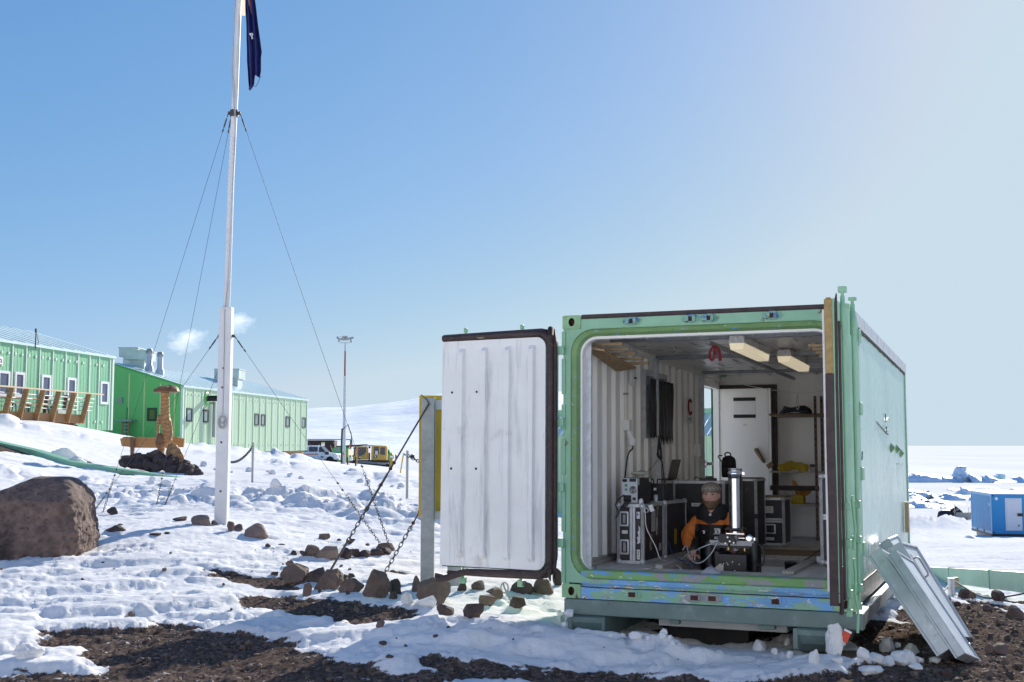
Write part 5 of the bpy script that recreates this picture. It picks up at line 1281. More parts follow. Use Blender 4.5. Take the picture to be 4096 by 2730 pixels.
for _m in (m_carv,):                                              # carved spirals and grooves
    nt = _m.node_tree; bs = nt.nodes['Principled BSDF']; wv = nt.nodes.new('ShaderNodeTexWave'); wv.wave_type = 'RINGS'; wv.inputs['Scale'].default_value = 2.6; wv.inputs['Distortion'].default_value = 9; wv.inputs['Detail'].default_value = 1.5; wv.inputs['Detail Scale'].default_value = 1.2
    tcw = nt.nodes.new('ShaderNodeTexCoord'); nt.links.new(tcw.outputs['Object'], wv.inputs['Vector']); prev = bs.inputs['Normal'].links[0].from_socket; _bump(nt, bs, _ramp(nt, wv.outputs['Fac'], .35, .6), .6, .03, prev)
    bc = bs.inputs['Base Color'].links[0].from_socket; nt.links.new(_mix(nt, _ramp(nt, wv.outputs['Fac'], .30, .42, (1,1,1,1), (0,0,0,1)), bc, (.34, .165, .058)), bs.inputs['Base Color'])
m_carvd = pm('dark_carved_wood', (0.20, 0.09, 0.035), .45, var=.3, scale=6, bump=.4, bscale=16)
m_plank = pm('ochre_plank', (0.40, 0.20, 0.065), .6, var=.15, scale=3, bump=.15, bscale=8, stretch=(.6, 4, 6))
m_postwood = pm('dark_post_wood', (0.16, 0.085, 0.05), .7, var=.2, scale=6, stretch=(4, 4, .6))
m_duct = pm('mint_green_duct_paint', (0.26, 0.52, 0.33), .4, var=.08, scale=2, bump=.05)
m_rock = pm("brown_scoria_rock", (0.150, 0.104, 0.088), .9, var=.35, scale=5, bump=.7, bscale=26, patches=(((.055, .038, .036), 3.2, .55, .70), ((.30, .26, .24), 18, .70, .76)))
m_rockd = pm("dark_purple_scoria_rock", (0.075, 0.052, 0.048), .9, var=.4, scale=7, bump=.9, bscale=30, patches=(((.12, .085, .075), 4, .56, .7),))
m_rockp = pm('pale_pinkish_rock', (0.23, 0.165, 0.14), .9, var=.25, scale=5, bump=.6, bscale=24, patches=(((.12, .085, .075), 4, .58, .7),))

def chain_links(b, p, q, ln=.075, r=.007, wd=.022, mi=0, slack=0.0):
    p = Vector(p); q = Vector(q); n = max(2, int((q-p).length / (ln*.74)))
    pts = sag(p, q, slack, n) if slack else [p.lerp(q, i/n) for i in range(n+1)]
    for i in range(n):
        a, c = pts[i], pts[i+1]; d = (c-a).normalized(); s_ = d.orthogonal().normalized(); s_ = Matrix.Rotation(R(90)*(i % 2) + .4, 3, d) @ s_
        m = (a+c)/2; h = ln/2 - wd
        loop = [m + d*(h + wd*math.cos(t)) + s_*(wd*math.sin(t)) for t in np.linspace(-R(90), R(90), 5)] + [m - d*(h + wd*math.cos(t)) - s_*(wd*math.sin(t)) for t in np.linspace(-R(90), R(90), 5)]
        b.tube(loop + [loop[0]], r, 5, mi, caps=False)
def guy(name, label, a, e, chain_len, r=.0032, group='guy cables of the flagpole', big=False):
    a = Vector(a); e = Vector(e); d = (a - e).normalized(); c0 = e + d*chain_len
    t = thing(name, label, 'cable', tuple(e), group=group)
    b = MB(); b.tube([a - d*.28, a.lerp(c0, .5) - Vector((0,0,.02)), c0], r, 6); b.build('cable', m_cable, t, world=True)
    b = MB(); b.tube([a, a - d*.06], .008, 6); b.lathe([(.005,0),(.012,.03),(.012,.14),(.005,.17)], 8, Matrix.Translation(a - d*.24) @ d.to_track_quat('Z', 'Y').to_matrix().to_4x4()); b.tube([a - d*.25, a - d*.30], .012, 6)
    b.build('turnbuckle', m_cable, t, world=True)
    b = MB(); chain_links(b, c0, e, .055, .0042, .014); b.build('chain', m_cable, t, world=True)
    for k in (.10, .22):
        b = MB(); p = c0 + d*k; b.lathe([(.004,-.018),(.014,-.012),(.014,.012),(.004,.018)], 8, Matrix.Translation(p) @ d.to_track_quat('Z', 'Y').to_matrix().to_4x4()); b.box(-.02,.02,-.006,.006,-.006,.006, Matrix.Translation(p)); b.build('cable_clamp', m_cable, t, world=True)
    return t

D = 17.5
pb = at(886, 2107, D); pt_ = at(907, 1231, D)
pole = thing('flagpole', 'tall white flagpole with a square lower post standing in the snow', 'flagpole', (pb.x, pb.y, pb.z))
b = MB(); b.beam(pb - Vector((0,0,.25)), pt_, .180, .180, up=(0,1,0)); b.build('square_post', m_polewhite, pole, bevel=.008, world=True)
top = at(957, -60, D); mid = at(925, 700, D); low = at(905, 1290, D) + Vector((-.01, .0, 0))
ext = top + (top - mid).normalized()*2.2
b = MB(); b.tube([low, at(909, 1180, D), mid, at(941, 380, D), top, ext], [.052, .050, .047, .046, .044, .038], 16); b.build('mast', m_polewhite, pole, world=True)
b = MB(); b.ball(tuple(ext + Vector((0,0,.05))), .07, 12, 8); b.build('finial', m_polewhite, pole, world=True)
o_ = Vector((0, -.065, 0))
b = MB(); b.tube([at(x, y, D) + o_ for x, y in ((948,-60),(934,230),(935,300),(944,400),(946,560),(932,800),(918,1100),(905,1235))], .006, 5)
b.tube([at(x, y, D) + o_ for x, y in ((950,-60),(936,200),(931,300),(940,430),(945,520),(930,820))], .005, 5)
o2 = Vector((0, -.095, 0)); b.tube([at(x, y, D) + o2 for x, y in ((905,1240),(903,1400),(900,1550),(897,1660))], .006, 5); b.build('halyard', m_rope, pole, world=True)
cp_ = at(896, 1690, D) + Vector((0, -.10, 0)); b = MB()
for k in range(5): b.tube([cp_ + Vector(((.036+.006*k)*math.cos(a), -.01-.004*k, (.062+.008*k)*math.sin(a))) for a in np.linspace(0, 6.3, 20)], .006, 5)
b.tube([cp_ + Vector((-.05,-.02,.05)), cp_ + Vector((.0,-.03,-.02)), cp_ + Vector((.04,-.02,.04))], .007, 5); b.build('rope_coil', m_rope, pole, world=True)
b = MB(); b.box(cp_.x-.015, cp_.x+.015, cp_.y-.005, cp_.y+.02, cp_.z-.09, cp_.z+.09); b.build('cleat', m_galv, pole, world=True)
for x, y in ((899, 1475), (895, 1552), (891, 1770), (888, 1965)):
    p = at(x, y, D) + Vector((0, -.088, 0)); b = MB(); b.lathe([(.015,0),(.015,.008),(.006,.012)], 10, Matrix.Translation(p) @ RX(R(90))); b.build('bolt', m_rust, pole, world=True)
pc = at(937, 455, D); b = MB(); b.tube([pc - Vector((0,0,.05)), pc + Vector((0,0,.05))], .062, 14)
for s_ in (-1, 1): b.box(pc.x+s_*.075-.02, pc.x+s_*.075+.02, pc.y-.01, pc.y+.01, pc.z-.02, pc.z+.03)
b.build('guy_collar', m_cable, pole, world=True)
pl = at(906, 1345, D); b = MB(); b.box(pl.x-.125, pl.x-.082, pl.y-.02, pl.y+.02, pl.z-.02, pl.z+.02); b.box(pl.x+.082, pl.x+.125, pl.y-.02, pl.y+.02, pl.z-.02, pl.z+.02); b.build('eye_bolt', m_cable, pole, world=True)
# guys: anchor points lie on the snow
gA = GH(367, 2058); gA2 = gA + Vector((.10, .25, 0)); gB = GH(627, 2022); gB2 = gB + Vector((.14, .02, 0)); gR = GH(1530, 2190); gR2 = gR + Vector((.10, .02, 0))
guy('guy_cable', 'upper left guy cable of the flagpole ending behind the boulder', pc + Vector((-.09,0,0)), gA2, .7)
guy('guy_cable', 'upper middle guy cable of the flagpole ending near the carved post side', pc + Vector((-.05,.05,0)), gB, .5)
guy('guy_cable', 'upper right guy cable running from flagpole collar to the middle rocks', pc + Vector((.09,0,0)), gR2, 1.1)
guy('guy_cable', 'lower left guy cable from the square post to beside the boulder', pl + Vector((-.12,0,0)), gA, .55)
guy('guy_cable', 'lower back guy cable from the square post into open snow', pl + Vector((-.06,.09,-.3)), gB2, .55)
guy('guy_cable', 'lower right guy cable from the square post to the middle rocks', pl + Vector((.12,0,0)), gR, .9)
# flag, hanging limp
DF = 17.43
def fx(x, y): return (800 + x/2.8, y/2.8)
edgeL = [(-700, 490), (0, 500), (180, 512), (400, 516), (700, 524), (1010, 551)]
edgeR = [(-700, 560), (0, 620), (300, 660), (600, 700), (660, 690), (820, 690), (960, 650), (1010, 556)]
def ie(E_, y): return np.interp(y, [e_[0] for e_ in E_], [e_[1] for e_ in E_])
flag = thing('flag', 'limp dark blue flag with a white star hanging from the flagpole', 'flag', tuple(at(*fx(500, 0), DF)))
b = MB(); v = []; nj, nk = 36, 60
for k in range(nk+1):
    for j in range(nj+1):
        s_ = j/nj; y = -700 + 1710*(k/nk)
        if s_ > .55: y = -700 + (1710 - 150*sstep(.55, .62, np.array(s_)))*(k/nk)
        x = ie(edgeL, y) + (ie(edgeR, y) - ie(edgeL, y))*s_
        p = at(*fx(x, y), DF); fold = .055*math.sin(s_*math.pi*5.2 + .5*math.sin(y/300)) + .02*mnoise.noise(Vector((s_*5, y/200, 0)))
        v.append(p + Vector((0, fold, 0)))
b.add(v, [(k*(nj+1)+j, k*(nj+1)+j+1, (k+1)*(nj+1)+j+1, (k+1)*(nj+1)+j) for k in range(nk) for j in range(nj)], sm=True)
for i in range(nk*nj):
    k, j = divmod(i, nj); s_ = (j+.5)/nj; y = -700 + 1710*(k+.5)/nk
    if y < 130 and .40 < s_ < .62 - .001*max(0, y): b.m[i] = 1
    if (y < 190 and .34 + .0006*max(0, y) < s_ < .44 and y > -400) or (y < 15 and s_ > .72): b.m[i] = 2
b.build('cloth', [m_flag, m_flagred, m_flagwhite], flag, world=True)
b = MB()
for (x0, y0, x1, y1) in ((555,382,588,378),(588,378,590,400),(555,384,582,410),(582,410,582,440),(582,440,592,425)): b.beam(at(*fx(x0, y0), DF-.085), at(*fx(x1, y1), DF-.085), .014, .006, up=(0,1,0))
b.build('star_outline', m_flagwhite, flag, world=True)
b = MB(); b.add([at(*fx(x, y), DF) for x, y in ((462,-700),(500,-700),(508,178),(470,178))], [(0,1,2,3)]); b.build('hoist_band', m_creambox, flag, world=True)
b = MB(); b.tube([at(*fx(x, y), DF) for x, y in ((680,850),(650,930),(625,972),(606,970))], .004, 5); b.build('cord', m_black, flag, world=True)

# sign board seen from behind
DS = 13.6
sg = thing('sign_board', 'yellow sign board seen from behind on grey square posts beside the open door', 'sign', tuple(at(1708, 2330, DS)))
def sp(x, y, d=0.0): return at(x, y, DS + d)
for x, yb in ((1709, 2400), (1817, 2440)):
    p0 = sp(x, yb, .0 if x < 1750 else -.25); p1 = Vector((p0.x, p0.y, sp(x, 1592).z)); b = MB(); b.beam(p0, p1, .15, .12, up=(0,1,0)); b.build('post', m_steel, sg, bevel=.006, world=True)
b = MB(); p0 = sp(1674, 2070, .11); p1 = sp(2040, 1583, .11); b.box(p0.x, p1.x, p0.y, p0.y+.02, p0.z, p1.z); b.build('panel', m_yellowpaint, sg, world=True)
b = MB(); q0 = sp(1735, 2078, .06); q1 = sp(2040, 2046, .06); b.box(q0.x, q1.x, q0.y, q0.y+.05, q0.z, q1.z); q0 = sp(1735, 1640, .06); q1 = sp(2040, 1600, .06); b.box(q0.x, q1.x, q0.y, q0.y+.05, q0.z, q1.z)
q0 = sp(1735, 2046, .07); q1 = sp(1744, 1640, .07); b.box(q0.x, q1.x, q0.y, q0.y+.04, q0.z, q1.z); b.build('frame', m_polewhite, sg, world=True)
gs1 = GH(1318, 2290); gs2 = GH(1535, 2300)
tp_ = sp(1716, 1615, -.085)
t = thing('sign_stay', 'thick black stay cable from the sign post top to the left rocks', 'cable', tuple(gs1), group='stay cables of the sign'); dv_ = (tp_ - gs1).normalized()
b = MB(); b.tube([tp_, gs1 + dv_*1.25], .010, 7); b.tube([tp_, tp_ + Vector((-.03, .0, .05)), tp_ + Vector((-.09, .02, .10))], .006, 5); b.build('cable', m_cable, t, world=True)
b = MB(); b.tube([gs1 + dv_*1.35, gs1 + dv_*.85], .014, 7); chain_links(b, gs1 + dv_*.9, gs1 + dv_*.42, .07, .0055, .018); b.tube([gs1 + dv_*.45, gs1 - dv_*.05], .014, 7); b.build('chain', m_cable, t, world=True)
for k in (1.2, 1.42, 1.5): b = MB(); b.ball(tuple(gs1 + dv_*k), .022, 8, 6); b.build('cable_clamp', m_rust, t, world=True)
t2 = sp(1925, 1615, .0)
t = thing('sign_stay', 'black stay cable from behind the sign down to the square rock', 'cable', tuple(gs2), group='stay cables of the sign'); dv_ = (t2 - gs2).normalized()
b = MB(); b.tube([t2, gs2 + dv_*.62], .009, 7); b.build('cable', m_cable, t, world=True)
b = MB(); chain_links(b, gs2 + dv_*.65, gs2, .07, .0055, .018); b.build('chain', m_cable, t, world=True)
for k in (.7, .85, 1.0): b = MB(); b.ball(tuple(gs2 + dv_*k), .022, 8, 6); b.build('cable_clamp', m_rust, t, world=True)
t = thing('sign_stay', 'short stay hanging under the open door to a dark rock', 'cable', tuple(GH(2045, 2408)), group='stay cables of the sign'); e_ = GH(2045, 2408)
b = MB(); b.tube([at(2012, 2335, e_.y), at(2018, 2352, e_.y), at(2032, 2385, e_.y), e_], .009, 6); b.tube([at(2018, 2352, e_.y) + Vector((.035*math.cos(a), 0, .05*math.sin(a))) for a in np.linspace(0, 6.3, 14)], .007, 5); b.build('cable', m_steel, t, world=True)

# steel pickets with chain
pk = []
for x, yt, yb, d, lab in ((1009, 1770, 1932, 30, 'steel picket post standing left in the snow just behind the flagpole'), (1628, 1803, 2000, 25, 'steel picket post standing in the snow beside the yellow sign')):
    p = at(x, yb, d); t = thing('picket', lab, 'post', (p.x, p.y, p.z), group='steel pickets carrying a chain')
    b = MB(); tp2 = at(x, yt, d); hgt = tp2.z - p.z; b.box(-.026, .026, -.006, .006, -.3, hgt); b.box(-.006, .006, -.004, .035, -.3, hgt); b.build('bar', m_steel, t); pk.append(Vector((p.x, p.y, tp2.z - .1)))
for a_, e_, lab, sl in ((pk[0], pk[0] + Vector((-1.9, 4.0, -.15)), 'sagging chain running left from the flagpole side picket', .35), (pk[1], pk[1] + Vector((2.5, -2.5, -.1)), 'chain running from the picket behind the yellow sign', .30)):
    t = thing('barrier_chain', lab, 'chain', tuple(e_)); b = MB(); chain_links(b, a_, e_, .10, .009, .028, slack=sl); b.build('chain', m_cable, t, world=True)

# carved post with its long foot and name plank, lava stones round it
DC = 38.0
def cpx(x, y, dd=0.0): return at(480 + x/3.734, 1500 + y/3.734, DC + dd)     # coordinates on the enlarged detail
cv = thing('carved_post', 'carved wooden figure post with a flat mushroom shaped top', 'carving', tuple(cpx(610, 1230)))
def column(rows, wob=.0, n=28, dd=0.0, dp=.8, seed=0.0):
    loops = []
    for xl, xr, y in rows:
        c = cpx((xl+xr)/2, y, dd); rx_ = (cpx(xr, y, dd) - cpx(xl, y, dd)).length/2
        loops.append([c + Vector((rx_*math.cos(a)*(1 + wob*mnoise.noise(Vector((math.cos(a)*2, math.sin(a)*2, y/70+seed)))), rx_*dp*math.sin(a)*(1 + wob*mnoise.noise(Vector((math.cos(a)*3, math.sin(a)*2, y/60+9+seed)))), 0)) for a in np.linspace(0, 2*math.pi, n, endpoint=False)])
    return loops
def dense(rows, k=4):
    out = []
    for i in range(len(rows)-1):
        for j in range(k): out.append(tuple(rows[i][q] + (rows[i+1][q]-rows[i][q])*j/k for q in range(3)))
    return out + [rows[-1]]
b = MB(); b.loft(column(dense([(560,660,1260),(548,665,1180),(560,668,1090),(600,700,1000),(640,780,900),(630,780,800),(600,772,720),(600,748,640),(606,740,540),(608,736,400),(610,733,270)]), .10, dp=.85), sm=True, cap=True); b.build('trunk', m_carv, cv, world=True)
b = MB(); b.loft(column(dense([(540,590,1010),(536,600,930),(545,588,850),(545,580,760),(550,640,680),(560,640,620),(580,610,592)]), .10, seed=5), sm=True, cap=True); b.build('side_figure', m_carv, cv, world=True)
b = MB(); b.loft(column(dense([(536,620,1090),(528,690,1030),(540,680,960),(560,650,900),(585,625,874)]), .16, seed=8, dd=-.12), sm=True, cap=True); b.build('crouching_figure', m_carvd, cv, world=True)
b = MB(); b.loft(column(dense([(640,700,1060),(630,785,980),(640,785,860),(645,775,760),(700,772,690)]), .20, seed=3, dd=-.10), sm=True, cap=True); b.build('middle_figure', m_carv, cv, world=True)
b = MB(); rows = [(640,700,276),(500,885,262),(498,888,250),(520,878,215),(590,840,178),(680,800,160)]
b.loft(column(dense(rows, 3), .06, n=40, dp=.9), sm=True, cap=True)
for k in range(9): p = cpx(515+24*k, 232 - 40*math.sin(k/8*1.4), -.30); b.ball(tuple(p), .035, 8, 6, None, 0, (1, 1, 1.6))
b.ball(tuple(cpx(750, 168)), .05, 8, 6, None, 0, (1.6, 1, .8)); b.build('flat_top', m_carvd, cv, world=True)
# big tongue-shaped piece leaning out at the foot
b = MB(); A_ = cpx(735, 1055, -.35); B_ = cpx(985, 1400, -.95); ax = (B_-A_); L_ = ax.length; axn = ax.normalized(); sdv = Vector((0,1,0)).cross(axn).normalized(); ot = axn.cross(sdv)
loops = []
for q in np.linspace(0, 1, 22):
    wv = .30*math.sin(math.pi*min(1, .06 + q*.88))**.62*(1 - .42*q**2.2); cen = A_ + ax*q + sdv*(.07*math.sin(math.pi*q))
    loops.append([cen + sdv*(wv*math.cos(a)) + ot*(wv*.42*math.sin(a)) + (sdv*math.cos(a) + ot*math.sin(a))*(.012*math.sin(q*30 + 4*math.cos(a))) for a in np.linspace(0, 2*math.pi, 28, endpoint=False)])
b.loft(loops, sm=True, cap=True); b.build('carved_head', m_carv, cv, world=True)
nm = thing('name_plank', 'long ragged ended timber plank on a short post behind the carving', 'plank', tuple(cpx(180, 1240, 1.2)))
pl_ = [(0,955),(20,950),(60,925),(300,928),(430,938),(520,930),(850,925),(890,945),(960,952),(945,1080),(860,1085),(700,1095),(480,1092),(200,1090),(120,1075),(60,1070),(25,1065)]
pts = [cpx(x, y, 1.1) for x, y in pl_]; n_ = len(pts); v = pts + [p + Vector((0, .09, 0)) for p in pts]
b = MB(); b.add(v, [tuple(range(n_)), tuple(range(n_, 2*n_))[::-1]] + [(i, n_+i, n_+(i+1) % n_, (i+1) % n_) for i in range(n_)]); b.build('plank', m_plank, nm, world=True)
b = MB(); b.beam(cpx(185, 1330, 1.0), cpx(185, 935, 1.0), .115, .10, up=(0,1,0)); b.build('post', m_postwood, nm, bevel=.006, world=True)

# green service ducts
def duct(name, label, pts, w, h, joint_every, cat='duct'):
    t = thing(name, label, cat, tuple(pts[len(pts)//2]))
    b = MB(); loops = []
    for i, p in enumerate(pts):
        d = (pts[min(i+1, len(pts)-1)] - pts[max(i-1, 0)]); d.z = 0; d.normalize(); s_ = Vector((-d.y, d.x, 0))
        loops.append([p + s_*(-w/2) + Vector((0,0,-h)), p + s_*(w/2) + Vector((0,0,-h)), p + s_*(w/2), p - s_*(w/2)])
    b.loft(loops, cap=True); b.build('casing', m_duct, t, world=True)
    b = MB()
    for i in range(len(pts)-1):
        a_, c_ = pts[i], pts[i+1]; n_ = int((c_-a_).length/joint_every)
        for k in range(n_):
            p = a_.lerp(c_, (k+.5)/max(1, n_)); d = (c_-a_).normalized(); q = d.to_track_quat('Y', 'Z').to_matrix().to_4x4()
            b.box(-w/2-.012, w/2+.012, -.02, .02, -h-.012, .012, Matrix.Translation(p) @ q)
    b.build('joint_band', m_duct, t, world=True); return t
duct('service_duct', 'long green service duct half buried on the snow slope left', [q + Vector((0, 0, -.10)) for q in (at(-160, 1715, 40), at(0, 1755, 38.5), at(150, 1788, 37), at(300, 1833, 36), at(500, 1864, 35), at(640, 1884, 34.6), at(790, 1904, 34.4))], .30, .30, 3.2)
dr = duct('service_duct', 'green service duct on short legs right of the leaning lids', [at(3560, 2262, 33), at(3755, 2270, 28.2), at(3900, 2277, 24.2), at(4096, 2289, 20.2), at(4500, 2320, 14.5)], .30, .33, 2.5)
b = MB(); p = at(3866, 2330, 24.9); q = at(3910, 2338, 23.8)
for k in range(6): b.beam(p.lerp(q, (k+.1)/6), p.lerp(q, (k+.6)/6), .05, .004, up=(0,1,0))
b.build('vent_grille', m_steel, dr, world=True)
for x in (3802, 3813):
    b = MB(); g_ = GH(x, 2382); tt = at(x, 2312, g_.y); b.tube([g_ - Vector((0,0,.2)), Vector((g_.x, g_.y, tt.z))], .030, 10); b.build('leg', m_galv, dr, world=True)
b = MB(); p = at(3820, 2322, 24.0); b.box(p.x-.02, p.x+.06, p.y-.05, p.y+.05, p.z-.12, p.z+.06); b.build('timber_block', m_pine, dr, world=True)
t = thing('rope', 'dark blue rope sagging along the snow beside the right green duct', 'rope', tuple(GH(3810, 2382))); b = MB(); c0 = at(3806, 2316, 23.7)
b.tube(sag(GH(3755, 2375), c0, .05, 10) + spline([c0, at(3850, 2345, 22.5), at(3920, 2385, 20.5), at(3985, 2392, 19.5), at(4096, 2375, 18.5), at(4300, 2330, 16)], 5)[1:], .014, 6); b.build('rope', pm('dark_blue_rope', (.02,.035,.07), .8), t, world=True)

# aluminium well covers leaning on the side
def lid(label, tl, bl, wdir, wid, th, lip=True, hd=None):
    tl, bl = Vector(tl), Vector(bl); d = (tl - bl); ln = d.length; dn = d.normalized(); wn_ = Vector(wdir); wn_ = (wn_ - dn*wn_.dot(dn)).normalized(); nn_ = wn_.cross(dn).normalized()
    if nn_.x < 0: nn_ = -nn_
    M = Matrix(((wn_.x, dn.x, nn_.x, bl.x), (wn_.y, dn.y, nn_.y, bl.y), (wn_.z, dn.z, nn_.z, bl.z), (0,0,0,1)))
    t = thing('metal_cover', label, 'cover', M=M, group='aluminium well covers leaning on the container')
    b = MB(); b.box(0, wid, 0, ln, 0, .02); b.box(0, .02, 0, ln, .02, th); b.box(wid-.02, wid, 0, ln, .02, th); b.box(.02, wid-.02, 0, .02, .02, th); b.box(.02, wid-.02, ln-.02, ln, .02, th)
    b.box(.02, wid-.02, .02, ln-.02, .022, th*.86); b.build('tray', m_alu, t, bevel=.004, seg=1)
    if hd:
        b = MB(); hx_, hy_, rz_ = hd; b.tube([(hx_, hy_-.09, th), (hx_, hy_-.085, th+.035), (hx_+.0, hy_-.06, th+.045), (hx_, hy_+.06, th+.045), (hx_, hy_+.085, th+.035), (hx_, hy_+.09, th)], .008, 6); b.box(hx_-.05, hx_+.05, hy_-.13, hy_+.13, th, th+.004); b.build('handle', m_steel, t)
    return t
sdir = Vector((n2.x, n2.y, 0)).normalized()
lid('nearest galvanised cover leaning on the side, left of its twin', at(3470, 2226, 9.62), at(3748, 2640, 9.18) + Vector((0,0,.02)), sdir, .62, .125)
lid('second narrow galvanised cover lying against the nearest leaning cover', at(3546, 2222, 9.52), at(3822, 2648, 9.10) + Vector((0,0,.02)), sdir, .60, .085)
lid('broad pale cover with a ring handle leaning behind the narrow covers', at(3545, 2198, 10.25), at(3782, 2560, 9.95) + Vector((.03,0,-.12)), sdir, .98, .14, hd=(.12, .72, 0))
lid('farthest short cover leaning flat against the container side wall', at(3512, 2180, 10.9), at(3735, 2470, 10.7) + Vector((.0,0,-.05)), sdir, .80, .11)
# ------------------------------------------------------------------ station buildings
def clad(name, col, col2): 
    m, nt, bs = newmat(name)
    c = _mix(nt, _ramp(nt, _noise(nt, .8, 4, .6, (1, 1, .3)), .3, .7), col, col2); nt.links.new(c, bs.inputs['Base Color']); bs.inputs['Roughness'].default_value = .38; return m
m_wallA = clad('mid_green_cladding', (0.190, 0.455, 0.262), (0.22, 0.50, 0.295)); m_wallB = clad('green_cladding_lit_tone', (0.44, 0.61, 0.41), (0.49, 0.65, 0.45)); m_wallE = clad('green_cladding_shade_tone', (0.12, 0.43, 0.12), (0.15, 0.48, 0.15))  # far building: long wall's grazing light and end wall's shade put into colours
m_roofg = pm('pale_blue_green_roof_sheet', (0.60, 0.74, 0.74), .35, .0, var=.05, scale=1, bump=0)
m_joint = pm('pale_joint_strip', (0.62, 0.72, 0.64), .45, var=.03, bump=0); m_jointy = pm('yellowish_joint_strip', (0.50, 0.60, 0.26), .45, var=.05, bump=0)
m_wframe = pm('white_window_frame', (0.72, 0.73, 0.78), .4, var=.02, bump=0); m_dframe = pm('dark_window_frame', (0.02, 0.03, 0.035), .4, var=.1, bump=0)
m_wpane = pm('slate_window_pane', (0.10, 0.125, 0.19), .12, var=.1, scale=1, bump=0); m_wpane2 = pm('grey_green_pane', (0.30, 0.36, 0.34), .12, var=.3, scale=.6, bump=0); m_olive = pm('olive_blind', (0.10, 0.12, 0.02), .4, var=.15, scale=1, bump=0)
m_deck = pm('honey_deck_timber', (0.34, 0.19, 0.085), .65, var=.18, scale=2.5, bump=.12, bscale=9, stretch=(1, 5, 5)); m_decklight = pm('pale_rail_timber', (0.60, 0.47, 0.30), .6, var=.08, scale=3, bump=.05)
m_duct2 = pm('weathered_galvanised_box', (0.46, 0.54, 0.53), .45, .4, var=.15, scale=1.5, bump=.05)

class Facade:
    def __init__(s, p0, p1):
        s.o = Vector((p0.x, p0.y, 0)); d = Vector((p1.x-p0.x, p1.y-p0.y, 0)); s.len = d.length; s.d = d.normalized(); s.n = Vector((s.d.y, -s.d.x, 0))
    def sz(s, px, py, off=0.0):
        p = on_plane(px, py, s.o + s.n*off, s.n); return (p - s.o).dot(s.d), p.z
    def pt(s, a, z, off=0.0): return s.o + s.d*a + s.n*off + Vector((0,0,z))
    def slab(s, b, a0, a1, z0, z1, o0, o1, mi=0):
        v = [s.pt(a, z, o) for a, z, o in ((a0,z0,o0),(a1,z0,o0),(a1,z0,o1),(a0,z0,o1),(a0,z1,o0),(a1,z1,o0),(a1,z1,o1),(a0,z1,o1))]
        return b.add(v, [(0,1,2,3),(4,7,6,5),(0,4,5,1),(1,5,6,2),(2,6,7,3),(3,7,4,0)], None, mi)
def ribbed(F, b, a0, a1, z0, z1, pitch=.30, dep=.009, off=0.0, mi=0):
    n = int((a1-a0)/pitch); v = []
    for i in range(n+1):
        a = a0 + (a1-a0)*i/n
        for da, o in ((0, 0), (pitch*.22, 0), (pitch*.30, dep), (pitch*.48, dep), (pitch*.56, 0)):
            if a + da <= a1 + 1e-6: v.append((a+da, off+o))
    vv = [F.pt(a, z0, o) for a, o in v] + [F.pt(a, z1, o) for a, o in v]; m = len(v)
    b.add(vv, [(i, i+1, m+i+1, m+i) for i in range(m-1)], None, mi)
def window(F, root, x0, y0, x1, y1, mf, mp, fw=.10, label=None, off=.03):
    a0, zt = F.sz(x0, y0); a1, _ = F.sz(x1, (y0+y1)/2); _, zb = F.sz((x0+x1)/2, y1)
    b = MB(); F.slab(b, a0, a1, zt-fw, zt, 0, off+.04); F.slab(b, a0, a1, zb, zb+fw, 0, off+.04); F.slab(b, a0, a0+fw, zb+fw, zt-fw, 0, off+.04); F.slab(b, a1-fw, a1, zb+fw, zt-fw, 0, off+.04)
    w = b.build('window', mf, root, world=True)
    b = MB(); F.slab(b, a0+fw, a1-fw, zb+fw, zt-fw, 0, off); b.build('pane', mp, w, world=True)
def fivexy(x, y): return (x/2.614, 1250 + y/2.614)
def sixxy(x, y): return (700 + x/2.24, 1300 + y/2.24)
# nearer building on the left
C1 = at(454, 1425, 68); C0 = at(0, 1357, 57); F1 = Facade(C0, C1)
zt1 = C1.z; zb1 = at(448, 1722, 68).z
B1 = thing('station_building', 'green clad station building at the far left behind the deck', 'building', (C1.x, C1.y, zb1))
b = MB(); ribbed(F1, b, -14, F1.len, zb1, zt1); F1.slab(b, -14, F1.len-.02, zb1, zt1, -10.5, -.02); b.build('wall', m_wallA, B1, world=True)
b = MB()
for x in (-20, 125, 270, 413, 550, 683, 815, 935, 1035, 1150): a, _ = F1.sz(*fivexy(x, 500)); F1.slab(b, a-.04, a+.04, zb1, zt1-.05, .0, .05)
for k in range(1, 9): F1.slab(b, -1.3*k-1.2, -1.3*k-1.12, zb1, zt1-.05, 0, .05)
F1.slab(b, F1.len-.14, F1.len+.03, zb1, zt1, -.15, .055); b.build('joint_strips', m_joint, B1, world=True)  # raised strips covering the wall joints
b = MB()
for x in range(18, 1140, 71):
    a, _ = F1.sz(*fivexy(x*1.0, 400))
    for z in (zt1-.62, zb1+.45):
        if a < F1.len: b.lathe([(.085, 0), (.07, .03)], 8, Matrix.Translation(F1.pt(a, z, .02)) @ F1.n.to_track_quat('Z', 'Y').to_matrix().to_4x4())
b.build('rivets', m_joint, B1, world=True)
b = MB(); ov = .12; e_ = 5.3; rise = 1.55
